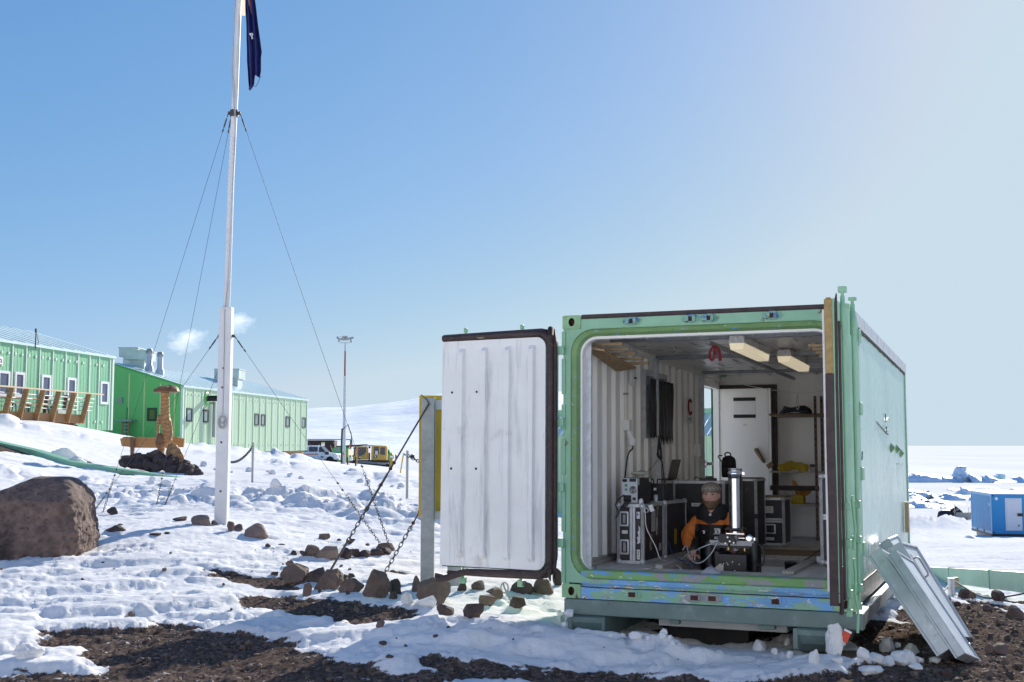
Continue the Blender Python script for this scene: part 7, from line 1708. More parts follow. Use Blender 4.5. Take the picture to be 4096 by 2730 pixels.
mflag(1608, 640, 1668, 375, 1710, 408, m_mgr, 'sea green flag on a yellow cane beside the picket', 60, 'sea green marker flags', m_yellowpaint); mflag(1480, 480, 1472, 372, 1500, 432, m_mgr, 'sea green flag just behind the green carrier', 150, 'sea green marker flags', m_steel)
p = at(*sevxy(1468, 606), 134); t = thing('marker_post', 'short bright yellow marker post beside the ochre carrier', 'post', tuple(p)); b = MB(); b.lathe([(.16, -.3), (.16, 1.5), (.10, 1.6)], 10); b.build('post', m_yellow, t); b = MB(); b.lathe([(.17, 1.1), (.17, 1.3)], 10); b.build('band', m_white, t)
for x, w_, hh, lab in ((1490, 34, 16, 'tiny far hut on the ice right of green carrier'), (1545, 18, 16, 'tiny far dark box on the ice behind the vehicles'), (1810, 60, 14, 'tiny far cluster of dark shapes on the ice')):
    p = at(*sevxy(x, 346), 900); t = thing('far_hut', lab, 'hut', (p.x, p.y, -8.2)); k = 900/4754/4.021; b = MB(); b.box(-w_*k/2, w_*k/2, -2, 2, -.2, hh*k+2.0); b.build('walls', m_steel if x < 1500 else m_black, t); b = MB(); b.prism([(-w_*k/2-.2, hh*k+2.0), (w_*k/2+.2, hh*k+2.0), (0, hh*k+3.2)], -2.1, 2.1, XZ()); b.build('roof', m_steel, t)

# ------------------------------------------------------------------ right side: blue container, sled, ice
def eixy(x, y): return (3600 + x/3.484, 1750 + y/3.484)
m_bluep = pm('bright_blue_container_paint', (.010, .27, .58), .42, var=.05, scale=1, bump=.03); m_bluep2 = pm('blue_paint_sky_sheen_tone', (.13, .38, .66), .32, var=.06, scale=1, bump=.02)  # long side's blue is paled by the sky reflection put into it
cc = at(*eixy(1290, 1345), 72); ct_ = at(*eixy(1290, 795), 72); hb = ct_.z - cc.z
lf = at(*eixy(1012, 1285), 76.8); FB = Facade(Vector((lf.x, lf.y, 0)), Vector((cc.x, cc.y, 0))); dB = FB.d; FR = Facade(Vector((cc.x, cc.y, 0)), Vector((cc.x, cc.y, 0)) + Vector((-dB.y, dB.x, 0))*2.6)
if FR.d.x < 0: FR = Facade(Vector((cc.x, cc.y, 0)), Vector((cc.x, cc.y, 0)) + Vector((dB.y, -dB.x, 0))*2.6)
bc = thing('blue_container', 'bright blue shipping container cabin with a white door at far right', 'container', (cc.x, cc.y, cc.z)); Lb = max(5.0, FB.len)
b = MB(); n_ = 22
for k in range(n_): 
    a0 = FB.len - Lb + Lb*k/n_; pch = Lb/n_
    q = [(a0, 0), (a0+pch*.35, 0), (a0+pch*.5, -.05), (a0+pch*.85, -.05), (a0+pch, 0)]
    for (s0, o0), (s1, o1) in zip(q[:-1], q[1:]): b.add([FB.pt(s0, cc.z+.12, o0), FB.pt(s1, cc.z+.12, o1), FB.pt(s1, ct_.z-.1, o1), FB.pt(s0, ct_.z-.1, o0)], [(0,1,2,3)])
FB.slab(b, FB.len-Lb, FB.len, cc.z, cc.z+.14, -.06, .02); FB.slab(b, FB.len-Lb, FB.len, ct_.z-.12, ct_.z, -.06, .02); FB.slab(b, FB.len-.16, FB.len-.001, cc.z+.14, ct_.z-.12, -.10, .02); FB.slab(b, FB.len-Lb, FB.len-Lb+.14, cc.z+.14, ct_.z-.12, -.10, .02); b.build('long_side', m_bluep2, bc, world=True)
b = MB(); FR.slab(b, -.0, 3.6, cc.z+.003, ct_.z-.003, -Lb+.2, .02); b.build('end_and_roof', m_bluep, bc, world=True)
a0, z1 = FR.sz(*eixy(1458, 848)); a1, _ = FR.sz(*eixy(1695, 1000)); _, z0 = FR.sz(*eixy(1570, 1300))
b = MB(); FR.slab(b, a0, a1, z0, z1, .02, .05); FR.slab(b, a0+.09, a1-.09, z0+.09, z1-.09, .05, .09); wd = b.build('white_door', m_wframe, bc, world=True)
hm = (a0*.12 + a1*.88, z0*.51+z1*.49); b = MB(); FR.slab(b, hm[0]-.16, hm[0]+.14, hm[1]-.09, hm[1]+.09, .09, .17); b.build('handle', m_black, wd, world=True)
b = MB(); p = FR.pt(a0*.33+a1*.67, z0*.87+z1*.13, .0925); b.add([p, p + FR.d*.14, p + FR.d*.14 + Vector((0,0,.14))], [(0,1,2)]); b.build('dark_mark', m_ink, wd, world=True)
b = MB(); p = FR.pt(.28, ct_.z-.26, .02); b.lathe([(.09, 0), (.09, .03)], 12, Matrix.Translation(p) @ FR.n.to_track_quat('Z', 'Y').to_matrix().to_4x4()); b.build('round_vent', m_white, bc, world=True)
for a, z in ((.07, cc.z+.08), (.07, ct_.z-.08)): b = MB(); FR.slab(b, a-.05, a+.05, z-.05, z+.05, .015, .03); b.build('corner_hole', m_black, bc, world=True)
for a in (FB.len*.28, FB.len*.62): b = MB(); FB.slab(b, a-.14, a+.14, cc.z+.01, cc.z+.13, .0, .03); b.build('fork_pocket', m_dark, bc, world=True)
b = MB(); p = FB.pt(FB.len-.45, ct_.z-.62, .03)
Mt = Matrix(((FB.d.x, 0, FB.n.x, p.x), (FB.d.y, 0, FB.n.y, p.y), (0, 1, 0, p.z), (0,0,0,1))); b.text('456', .26, Mt); b.build('number', m_white, bc, world=True)
b = MB(); FB.slab(b, FB.len-Lb, FB.len, ct_.z, ct_.z+.05, -2.4, .0); b.build('roof_snow', m_hill, bc, world=True)
b = MB(); FB.slab(b, FB.len-Lb, FB.len-.1, cc.z-.14, cc.z-.005, -.12, .03); FR.slab(b, 0, 3.4, cc.z-.14, cc.z-.005, -.2, .03); b.build('skid_beam', m_black, bc, world=True); b = MB(); FB.slab(b, FB.len-Lb+.3, FB.len-.9, cc.z-.62, cc.z-.145, -.6, -.2); FB.slab(b, FB.len-Lb+.3, FB.len-.9, cc.z-.62, cc.z-.145, -2.2, -1.8); b.build('runner', m_steel, bc, world=True)
# covered snow scooter and cargo sled
d_ = 128; k = d_/4754/3.484; p = GH(*eixy(720, 1138)); p = at(*eixy(720, 1138), d_)
ss = thing('snow_scooter', 'snow scooter under a black and orange cover beside the blue container', 'snow scooter', tuple(p))
def ep(x, y): return ((x-720)*k, (1138-y)*k)
b = MB(); loops = []
for x, yt, w_ in ((528,1085,.15),(545,1035,.35),(590,1018,.5),(650,1015,.52),(700,1020,.5),(740,990,.5),(782,962,.42),(800,975,.42),(850,1018,.4),(880,1045,.35),(940,1060,.3),(985,1085,.15)):
    X_, zt_ = ep(x, yt); loops.append([(X_, w_*math.cos(a)*1.0, zt_*(.05+.95*math.sin(a)**.7)) for a in np.linspace(0.001, math.pi-.001, 12)])
b.loft(loops, sm=True, cap=True); cov = b.build('cover', pm('black_cover', (.02,.016,.02), .5, var=.3, scale=3, bump=.3), ss)
b = MB(); b.prism([ep(*q) for q in ((630,1122),(640,1098),(720,1090),(725,1125))], -.56, -.50, XZ()); b.build('orange_hem', m_orange, cov); b = MB(); X_, Z_ = ep(768, 1012); Mt = T(X_, -.50, Z_) @ RY(R(-30)) @ RX(R(80)); b.text('ski-doo', .30, Mt); b.build('lettering', m_paper, cov)
b = MB(); b.box(-1.6, 1.6, -.4, -.28, -.12, .02); b.box(-1.6, 1.6, .28, .4, -.12, .02); b.build('ski', m_carvd, ss)
sl = thing('cargo_sled', 'low wooden cargo sled with thin posts beside the covered scooter', 'sled', tuple(p + Vector((1.0, -.7, -.05))))
b = MB(); x0, z0 = ep(745, 1118); x1, z1 = ep(955, 1045); b.box(x0-1, x1-1, -.02, .05, z0+.05, z1+.05); b.build('side_board', m_greytimber, sl)
for x, y in ((730, 940), (925, 970), (958, 975)): X_, Z_ = ep(x, y); b = MB(); b.beam((X_-1, 0, -.1), (X_-1, 0, Z_), .06 if x < 800 else .03, .06); b.build('post', m_decklight, sl)
b = MB(); X_, Z_ = ep(942, 975); b.tube([(ep(925,0)[0]-1, 0, Z_), (ep(958,0)[0]-1, 0, Z_)], .02, 5); b.build('top_rail', m_decklight, sl); b = MB(); b.box(x0-1, x1-.6, -.05, .6, -.12, .02); b.build('runner', m_carvd, sl)
# broken sea ice
m_icer = newmat('blue_white_ice')[0]; nt = m_icer.node_tree; bs = nt.nodes['Principled BSDF']
nt.links.new(_mix(nt, _ramp(nt, _noise(nt, .5, 6, .65), .35, .7), (.60, .73, .86), (.86, .89, .92)), bs.inputs['Base Color']); bs.inputs['Roughness'].default_value = .5; _bump(nt, bs, _noise(nt, 1.6, 6, .7), .5, .25)
def ice_bank(label, outline, yb, d, dep, seed, amp=.5, name='ice_block', mat=None):
    """ridge of broken ice: crest heights along its length, a rounded section, then broken up by noise"""
    xs = [o[0] for o in outline]; p0 = at(*eixy(xs[0], yb), d); p1 = at(*eixy(xs[-1], yb), d); nx_ = max(24, int((xs[-1]-xs[0])/5)); ny_ = 14; v = []; kk = d/4754/3.484; off = Vector((seed*3.1, seed*1.7, 0))
    for i in range(nx_+1):
        t_ = i/nx_; x = xs[0] + (xs[-1]-xs[0])*t_; hh = (yb - np.interp(x, xs, [o[1] for o in outline]))*kk; base = p0.lerp(p1, t_)
        for j in range(ny_+1):
            q = j/ny_; prof_ = math.sin(math.pi*q)**.55; P = Vector((base.x, base.y + dep*(q-.5), 0)); s_ = P*(.75/max(.8, d*.009)) + off
            ce = mnoise.cell(s_*1.1) - .5; hz_ = 1.15*hh*prof_*(1 + amp*(.7*mnoise.noise(s_*.55) + .22*ce + .22*mnoise.noise(s_*1.6)))
            v.append((P.x + .25*hh*mnoise.noise(s_*1.4 + Vector((7,0,0)))*prof_, P.y + .3*hh*mnoise.noise(s_*1.4 + Vector((0,7,0))), base.z - .25 + max(0, hz_)))
    b = MB(); b.add(v, [(i*(ny_+1)+j, (i+1)*(ny_+1)+j, (i+1)*(ny_+1)+j+1, i*(ny_+1)+j+1) for i in range(nx_) for j in range(ny_)]); o = b.build(name, mat or m_icer); return tag(o, label, 'ice ridge')
DI = 325; ki = DI/4754/3.484
def ixy(x, y, d=DI): return at(*eixy(x, y), d)
ice_bank('long rubble ice ridge left of the fin shaped spire', [(-120,560),(40,520),(150,505),(230,492),(330,498),(440,495),(520,515),(600,540),(680,555),(720,560)], 612, DI, 9, 3, .45, 'ice_ridge')
ice_bank('rubble ice ridge between the fin spire and the square slab', [(930,560),(980,515),(1010,520),(1050,545),(1110,540),(1180,508),(1240,530),(1300,560),(1380,585),(1440,590)], 626, DI-3, 8, 5, .5, 'ice_ridge')
ice_bank('low far ice ridge at the right picture edge above the blue container', [(1250,605),(1400,595),(1540,585),(1600,555),(1660,540),(1720,560),(1800,580),(2000,590),(2300,600)], 632, DI-5, 8, 7, .5, 'ice_ridge')
poly = [(690,625),(712,560),(735,512),(748,470),(772,428),(805,402),(850,397),(880,405),(916,402),(890,420),(884,440),(893,465),(922,492),(955,518),(985,560),(1002,625)]
b = MB(); cxp = sum(p[0] for p in poly)/len(poly); loops = []
for yy, s_ in ((-2.2,.35),(-1.7,.72),(-.9,.95),(0,1),(.9,.95),(1.7,.7),(2.2,.3)):
    lp = []
    for k in range(len(poly)):
        for q in (0, .33, .66):
            x = poly[k][0]*(1-q) + poly[(k+1) % len(poly)][0]*q; y = poly[k][1]*(1-q) + poly[(k+1) % len(poly)][1]*q; sx_ = s_ if y > 440 else .5 + .5*s_
            c = ixy(cxp + (x-cxp)*sx_, 625 - (625-y)*(.55+.45*s_), DI); lp.append(c + Vector((.12*mnoise.noise(c*.9), yy*(1 if y > 500 else .5) + .2*mnoise.noise(c*.7), .10*mnoise.noise(c*1.3))))
    loops.append(lp)
b.add(loops[0], [tuple(range(len(loops[0])))]); b.loft(loops, cap=True); sp_ = b.build('ice_spire', m_icer); tag(sp_, 'tall fin shaped ice spire with hooked tip on the far ice ridge', 'ice spire')
p = ixy(1385, 590); b = MB(); b.prism([(-60*ki,0),(60*ki,0),(64*ki,68*ki),(-15*ki,80*ki),(-22*ki,66*ki),(-60*ki,52*ki)], -1.2, 1.2, XZ()); o = b.build('ice_slab', pm('green_blue_ice', (.50,.72,.76), .3, var=.1, scale=1), None, bevel=.15, seg=1); o.location = p; tag(o, 'square upright green blue ice slab right of the fin spire', 'ice slab')
for lab, ol, yb, d, dep, sd_ in (('grey streaked ice bank beside the green container edge', [(-60,720),(60,715),(180,705),(300,700),(400,715),(425,760)], 830, 205, 7, 11),
    ('big dirty ice bank nearest to the container edge', [(-60,860),(60,840),(160,810),(240,800),(320,830),(375,880)], 930, 178, 7, 12),
    ('smooth blue ice bank left of the covered scooter', [(-60,930),(120,905),(250,890),(360,900),(480,895),(560,925),(700,940)], 1005, 160, 6, 13),
    ('long hollow ice bank left of the blue container', [(430,800),(540,765),(650,775),(780,800),(900,795),(1010,775),(1200,800)], 900, 190, 6, 14),
    ('low dirty streaked ice bank behind the covered scooter', [(400,850),(480,840),(620,860),(800,885),(950,915),(1060,940)], 955, 172, 5, 15),
    ('pointed white ice slab above the blue container corner', [(780,770),(850,720),(872,682),(900,690),(960,730),(1000,770)], 800, 207, 4, 16),
    ('slanting ice slab behind the blue container roof', [(1010,770),(1060,740),(1150,712),(1205,692),(1225,765)], 790, 203, 4, 17),
    ('thin far ice strip between the spire and pointed slab', [(690,708),(760,698),(830,705),(950,700),(1060,712)], 722, 250, 5, 18),
    ('long thin dark ice strip above the blue container', [(880,680),(1000,668),(1120,665),(1230,672),(1320,686)], 690, 280, 5, 19),
    ('little ice heap above the blue container door', [(1250,715),(1310,700),(1360,705),(1440,732)], 738, 230, 4, 20),
    ('ice heap above the blue container at right picture edge', [(1490,738),(1560,700),(1640,688),(1720,695),(1900,700),(2000,735)], 745, 225, 6, 21),
    ('low snow crust bank under the runner of the blue container', [(340,1370),(480,1350),(620,1375),(780,1345),(900,1360),(1010,1330),(1180,1420)], 1440, 66, 2.5, 22),
    ('low snow crust bank in front of the blue container', [(1080,1530),(1220,1500),(1400,1520),(1520,1490),(1700,1500),(1900,1480)], 1560, 46, 2, 23)):
    ice_bank(lab, ol, yb, d, dep, sd_, .55 if 'crust' not in lab else .8, 'ice_bank' if 'crust' not in lab else 'snow_bank')
# ------------------------------------------------------------------ rocks, snow lumps, loose scoria
def ico(sub):
    bm = bmesh.new(); bmesh.ops.create_icosphere(bm, subdivisions=sub, radius=1.0); V_ = np.array([v.co[:] for v in bm.verts]); F_ = [tuple(v.index for v in f.verts) for f in bm.faces]; bm.free(); return V_, F_
ICO2, ICO3, ICO4 = ico(2), ico(3), ico(4)
def stone_mesh(name, mat, seed, sx, sy, sz, rough=.20, planes=8, det=3, cut=.34, smooth=False, flat_top=False):
    rs = np.random.default_rng(seed); V_, F_ = {2: ICO2, 3: ICO3, 4: ICO4}[det]; P = V_.copy()
    off = Vector(rs.uniform(-50, 50, 3))
    r = np.array([1 + rough*1.5*mnoise.noise(Vector(p)*1.1 + off) + rough*.7*mnoise.noise(Vector(p)*2.6 + off) for p in V_]); P *= r[:, None]
    for k in range(planes):                                        # broken faces
        n = rs.normal(size=3); n[2] = abs(n[2])*.8 if k % 2 else n[2]; n /= np.linalg.norm(n); d = rs.uniform(cut, cut+.45)
        s_ = P @ n; over = s_ > d; P[over] -= np.outer((s_[over]-d)*.93, n)
    if flat_top: s_ = P[:, 2]; over = s_ > .62; P[over, 2] = .62 + (s_[over]-.62)*.1
    fine = np.array([rough*.30*mnoise.noise(Vector(p)*6 + off) + rough*.16*mnoise.noise(Vector(p)*13 + off) for p in V_]); P *= (1 + fine)[:, None]
    mn = P.min(0); mx = P.max(0); P = (P - (mn+mx)/2) / ((mx-mn)/2); P *= np.array([sx, sy, sz])/2; P[:, 2] += sz/2
    me = bpy.data.meshes.new(name); me.from_pydata([tuple(p) for p in P], [], F_); me.materials.append(mat)
    me.polygons.foreach_set('use_smooth', [smooth]*len(F_)); me.update(); return me
def place(name, me, loc, rz, label, cat, group=None):
    o = bpy.data.objects.new(name, me); COL.objects.link(o); o.location = loc; o.rotation_euler = (0, 0, rz); return tag(o, label, cat, group)
_seed = [100]
def rock(x0, x1, yt, yb, label, mat=None, cat='rock', group=None, name='rock', sink=.20, dep=.8, **kw):
    _seed[0] += 1; g = GH((x0+x1)/2, yb); d = g.y; w = (x1-x0)*d/FPX; h = (yb-yt)*d/FPX*1.04/(1-sink)
    big = (x1-x0) > 70
    me = stone_mesh(name, mat or m_rock, _seed[0], w, w*dep, h, det=4 if big else 3, **kw)
    p = at((x0+x1)/2, yb, d); return place(name, me, (p.x, d + w*dep*.38, g.z - h*sink), 0, label, cat, group)
def s7(*q): return (q[0]/1.686, q[1]/1.686, 1800+q[2]/1.686, 1800+q[3]/1.686)
def s8(*q): return (1000+q[0]/1.81, 1000+q[1]/1.81, 1900+q[2]/1.81, 1900+q[3]/1.81)
def s4(*q): return (3000+q[0]/1.845, 3000+q[1]/1.845, 1880+q[2]/1.845, 1880+q[3]/1.845)
# the great boulder
DBD = 14.5; b = MB(); loops = []
rows = [(-140,315,2262),(-150,338,2215),(-150,354,2150),(-145,358,2100),(-120,352,2050),(-70,346,2010),(10,338,1975),(75,325,1945),(115,308,1925),(135,292,1914),(160,270,1909),(200,240,1907)]
rr2_ = []
for i in range(len(rows)-1):
    for j in range(7): rr2_.append(tuple(rows[i][q]+(rows[i+1][q]-rows[i][q])*j/7 for q in range(3)))
rr2_.append(rows[-1])
for xl, xr, y in rr2_:
    c = at((xl+xr)/2, y, DBD + .35); rx_ = (xr-xl)/2*(DBD+.35)/FPX
    lp = []
    for a in np.linspace(0, 2*math.pi, 200, endpoint=False):
        ca_, sa_ = math.cos(a), math.sin(a); sq = (abs(ca_)**5 + abs(sa_)**5)**(-1/5); p = Vector((rx_*ca_*sq, .55*sa_*sq*min(1, rx_/.6), 0)); q = (c + p)
        p *= 1 + .06*mnoise.noise(q*2.6) + .035*mnoise.noise(q*6) + .030*mnoise.noise(q*12) + .022*mnoise.noise(q*27); lp.append(c + p + Vector((0, 0, .02*mnoise.noise(q*4))))
    loops.append(lp)
b.loft(loops, sm=True, cap=True)
m_bould = pm('boulder_rock', (0.180, 0.125, 0.108), .9, var=.45, scale=9, bump=1.0, bscale=34, patches=(((.055, .040, .040), 2.2, .56, .70), ((.36, .33, .31), 7.5, .725, .74), ((.24, .20, .19), 26, .70, .74)))
nt = m_bould.node_tree; bs = nt.nodes['Principled BSDF']; tcb = nt.nodes.new('ShaderNodeTexCoord'); vb = nt.nodes.new('ShaderNodeTexVoronoi'); vb.inputs['Scale'].default_value = 15; nt.links.new(tcb.outputs['Object'], vb.inputs['Vector'])
prev = bs.inputs['Normal'].links[0].from_socket; nb1 = _bump(nt, bs, _noise(nt, 9, 8, .75), 1.0, .05, prev); _bump(nt, bs, _ramp(nt, vb.outputs['Distance'], .0, .35), .8, .03, nb1)
tag(b.build('boulder', m_bould), 'huge flat topped brown boulder on the snow at the left edge', 'boulder')
# stones that stand apart, left to right
for q, lab in (((690,835,515,556),'long low dark slab in snow right of the boulder'),((705,792,390,440),'small triangular grey rock poking from snow above the boulder side'),((1628,1803,503,596),'pale pinkish rounded rock right of the flagpole foot'),((1148,1250,455,482),'dark jagged flat rock left of the flagpole foot'),((1283,1420,450,510),'wide pale rock touching the flagpole foot on its left')):
    rock(*s7(*q), lab, m_rockp if 'pale' in lab else m_rockd)
for q in ((1000,1082,566,581),(1105,1147,556,569),(1790,1822,644,662),(680,702,775,786),(545,567,868,881)): rock(*s7(*q), 'small dark stone lying alone on the open left snow', m_rockd, group='small stones on the open snow')
for q in ((1418,1468,478,508),(1528,1578,488,550),(1562,1632,505,547)): rock(*s7(*q), 'small brown rock packed close round the flagpole foot', m_rock, group='rocks round the flagpole foot')
for q, lab in (((390,502,530,604),'angular brown rock at left of the middle rock row'),((466,642,536,622),'flat topped pale block in the middle rock row'),((640,732,540,612),'dark rough rock right of the pale block in the middle row'),((215,408,658,793),'tall pointed brown rock at the left of near rock row'),((403,552,684,782),'dark flat topped rock second in the near rock row'),((452,668,694,832),'broad round shouldered brown rock in the near rock row'),((638,818,758,852),'low wide brown rock in the near row before the stay cable'),((812,1010,700,892),'large square faced brown rock where the second stay ends'),((380,446,788,880),'small upright block in front of the near rock row'),((910,1048,496,552),'smooth brown rock under the chain ends'),((898,1022,528,577),'dark rough rock below the smooth one at chain ends'),((490,574,430,467),'lone rounded brown rock on snow behind the middle row'),((250,318,626,662),'small reddish rock on snow left of the near row'),((908,974,1058,1107),'small tilted reddish stone on the shadowed snow'),((1195,1452,768,935),'big angular brown block at the foot of the sign post'),((1168,1236,742,852),'rounded rock behind the big block at the sign post'),((1330,1402,722,802),'dark crusty rock between the two sign posts'),((1348,1474,944,1014),'dark lumpy rock below the big block near the sign'),((1540,1694,960,1052),'cone shaped dark rock on snow in front of the door'),((1656,1786,884,952),'flat sided brown rock on snow under the open door'),((1708,1832,826,868),'low grey brown rock under the open door bottom'),((1748,1834,838,902),'small pointed rock under the open door bottom'),((1876,1998,898,972),'dark jagged rock where the short stay is tied'),((1000,1094,768,872),'dark rock leaning on the large square faced rock'),((640,712,732,775),'small dark rock behind the broad near row rock'),((1005,1066,848,902),'dark crumbly rock right of the large square faced rock')):
    rock(*s8(*q), lab, m_rockd if 'dark' in lab else (m_rockp if 'pale' in lab else m_rock))
for q in ((690,762,544,583),(743,793,543,599),(778,872,548,594),(858,972,553,599),(285,337,551,582),(353,407,568,607)): rock(*s8(*q), 'small brown rock in the middle row of stones behind the stays', m_rockd, group='rocks of the middle row')
for q in ((628,662,464,480),(700,762,468,506),(833,867,499,514),(108,147,508,532),(200,252,503,514),(145,202,716,742),(703,762,716,744),(488,517,834,862),(688,722,846,872),(930,990,1208,1236),(1052,1086,1192,1208),(1322,1366,1162,1180),(1420,1452,1098,1110),(1896,1914,1188,1204),(1114,1142,1230,1246),(980,1040,1316,1340)): rock(*s8(*q), 'small dark stone scattered on the snow around the rock rows', m_rockd, group='small stones around the rock rows')
for q, lab in (((1500,1568,770,852),'dark rough rock in shade behind the door bottom'),((1600,1700,775,836),'brown rock in shade left of the long wall of rocks'),((1880,2070,770,866),'long dark rock bank seen beneath the open door'),((2050,2200,770,868),'broad brown rock beneath the hinge side of the door'),((2190,2262,680,800),'dark rock heap glimpsed between door and container post')): rock(*s8(*q), lab, m_rock if 'brown' in lab else m_rockd)
# stones on the right-hand scoria
for q, lab in (((1550,1645,893,958),'dark pointed stone in front of the right green duct'),((1622,1676,918,962),'low stone beside the pointed one in front of the duct'),((1798,1893,923,998),'tall dark stone by the blue rope on the right'),((1896,2030,1008,1095),'big brown stone at the right picture edge'),((1798,1925,1298,1366),'squarish brown rock on right scoria near the lids'),((1736,1806,1296,1364),'pinkish rock partly under snow beside the squarish one')): rock(*s4(*q), lab, m_rockd if 'dark' in lab else m_rock)
for q in ((1428,1492,943,987),(1478,1532,1093,1142),(1728,1802,1008,1047),(1574,1662,1248,1292),(1420,1502,1483,1537),(1728,1802,1483,1522),(1510,1560,980,1010),(1600,1640,1010,1035),(1680,1720,1060,1085),(1560,1600,1120,1150),(1640,1700,1180,1215),(1820,1870,1120,1150),(1930,1990,1180,1220),(1880,1930,1230,1260),(1700,1740,1130,1155),(1760,1800,1210,1240),(1960,2020,1330,1370),(1860,1920,1400,1440),(1960,2022,1440,1480),(1650,1700,1420,1450),(1610,1650,1330,1360),(1900,1950,1500,1530),(1560,1620,1500,1535),(1660,1700,1360,1385)):
    rock(*s4(*q), 'dark stone among the loose scoria right of the leaning lids', m_rockd if _seed[0] % 3 else m_rock, group='stones on the right scoria')
# lava stones heaped round the carving
rs = random.Random(4)
for k in range(80):
    X = rs.uniform(60, 1150); yc = 1190 + 95*abs((X-520)/520)**1.5 + rs.uniform(0, 1)*(250 - 40*abs((X-520)/520)); yc = min(yc, 1300 + .17*X)
    if X > 820: yc = rs.uniform(1240 + .5*(X-820), 1300 + .17*X + 20)
    sz = rs.uniform(80, 165); p = cpx(X, yc, -.7 - (yc-1200)/500 + rs.uniform(-.15, .15)); w = sz*DC/FPX/3.734*1.0
    _seed[0] += 1; place('lava_stone', stone_mesh('lava_stone', m_rockd, _seed[0], w*1.3, w*1.2, w, rough=.3, planes=3, det=2), (p.x, p.y, p.z - w*.5), rs.uniform(0, 6), 'dark lava stone in the heap around the carved post', 'rock', 'lava stones round the carving')
# big base of the heap
# snow lumps
m_snow = newmat('snow_lump')[0]; nt = m_snow.node_tree; bs = nt.nodes['Principled BSDF']; nt.links.new(snow_nodes(nt), bs.inputs['Base Color']); bs.inputs['Roughness'].default_value = .8; bs.inputs['Specular IOR Level'].default_value = .1; _bump(nt, bs, _noise(nt, 14, 7, .72), .6, .03)
def s5(*q): return (2230+q[0]/3.919, 2230+q[1]/3.919, 2240+q[2]/3.919, 2240+q[3]/3.919)
SN = 'snow_lump'
for q, lab in (((965,1092,1248,1352),'largest snow block among the lumps beside the right skid'),((1130,1262,1298,1372),'wide snow block under the leaning lids'),((800,892,1338,1428),'round snow lump right of the timber packing'),((440,522,1348,1445),'pointed snow lump left of the timber packing'),((258,307,1243,1298),'small snow lump standing before the right skid')): rock(*s4(*q), lab, m_snow, 'snow lump', name=SN, planes=6, rough=.26, cut=.5, smooth=True)
for q in ((890,1002,1368,1442),(950,1082,1388,1452),(1050,1252,1358,1452),(1200,1302,1378,1442),(28,132,1268,1342),(158,212,1328,1372),(273,322,1343,1392),(610,692,1418,1452),(1073,1117,1283,1317),(820,1005,1463,1522),(1180,1290,1440,1480),(1330,1420,1400,1440),(700,780,1440,1462)): rock(*s4(*q), 'broken snow lump in the heap at the right front of container', m_snow, 'snow lump', 'snow lumps at the right skid', name=SN, planes=6, rough=.26, cut=.5, smooth=True)
for q in ((1610,1732,1138,1222),(1578,1712,1208,1312),(1728,1802,1188,1252),(958,1082,1188,1242),(1128,1352,1178,1282),(1758,1842,1268,1342),(780,880,1185,1230),(1380,1470,1230,1290)): rock(*s5(*q), 'broken snow lump in front of the left skid runner', m_snow, 'snow lump', 'snow lumps at the left skid', name=SN, planes=6, rough=.26, cut=.5, smooth=True)
for q in ((-10,62,798,872),(18,142,828,902),(128,252,838,962),(-10,112,903,1012),(58,142,1008,1082),(150,240,960,1020)): rock(*s5(*q), 'sunlit snow lump left of the container beside the skid', m_snow, 'snow lump', 'sunlit snow lumps left of the container', name=SN, planes=5, rough=.26, cut=.5, smooth=True)
for q, lab in (((1090,1180,872,945),'snow lump at the left foot of the big sign block'),((1200,1350,885,960),'long snow lump in front of the big sign block')): rock(*s8(*q), lab, m_snow, 'snow lump', name=SN, planes=3, dep=.6)
for q, lab in (((60,272,1320,1412),'wind carved snow hump at the lower left')  ,((325,515,0,78),'snow hump against the left green duct')  ,((430,570,42,105),'rounded snow hump right of the first one by the duct')): rock(*s7(*q), lab, m_snow, 'snow lump', name=SN, planes=2, sink=.3)
# slabs of broken crust along the ploughed banks
rs = random.Random(11)
for k in range(46):
    t_ = rs.random(); x = 560 + 1130*t_; y = 1905 + 105*t_ + rs.uniform(-14, 60) if k % 2 else 1845 + 115*t_ + rs.uniform(-8, 10)
    if 860 < x < 920 or x > 1665: continue
    w_ = rs.uniform(14, 48) * (1.0 if k % 2 else .7); rock(x, x+w_, y-w_*rs.uniform(.35, .75), y, 'chunk of broken snow crust on the ploughed bank', m_snow, 'snow lump', 'snow chunks on the ploughed bank', name=SN, planes=9, rough=.12, cut=.55)
# ice hanging on the right runner, tags
p = wc = MC @ Vector((2.30, -.10, -.36)); _seed[0] += 1
place('ice_lump', stone_mesh('ice_lump', m_snow, _seed[0], .16, .13, .29, rough=.35, planes=5, det=4), p, .2, 'tall white ice lump frozen to the right skid runner', 'ice lump')
p = MC @ Vector((.10, -.12, -.15)); _seed[0] += 1; place('snow_lump', stone_mesh('snow_lump', m_snow, _seed[0], .09, .07, .07, planes=3, det=3, smooth=True), p, .2, 'small snow cap resting on the left skid runner', 'snow lump')
t = ct('red_tag', 'small red and white tag on the right skid under the door', 'tag', 2.375, -.10, -.16, R(10)); b = MB(); b.box(-.03, .03, -.004, .004, -.06, .02, RY(R(25))); b.build('tag', pm('red_orange_tag', (.62, .07, .03), .5), t); b = MB(); b.box(-.03, .03, -.006, .006, .02, .035, RY(R(25))); b.build('white_end', m_white, t)
t = ct('red_stick', 'red tipped stick leaning at the left skid runner', 'stick', .03, -.02, -.32); b = MB(); b.tube([(0,0,.10),(.045,.0,.20)], .010, 8); b.build('shaft', m_galv, t); b = MB(); b.tube([(-.045,0,-.02),(-.03,0,.03),(0,0,.10)], [.022,.028,.014], 8); b.build('grip', pm('red_handle_paint', (.45, .04, .03), .5), t)
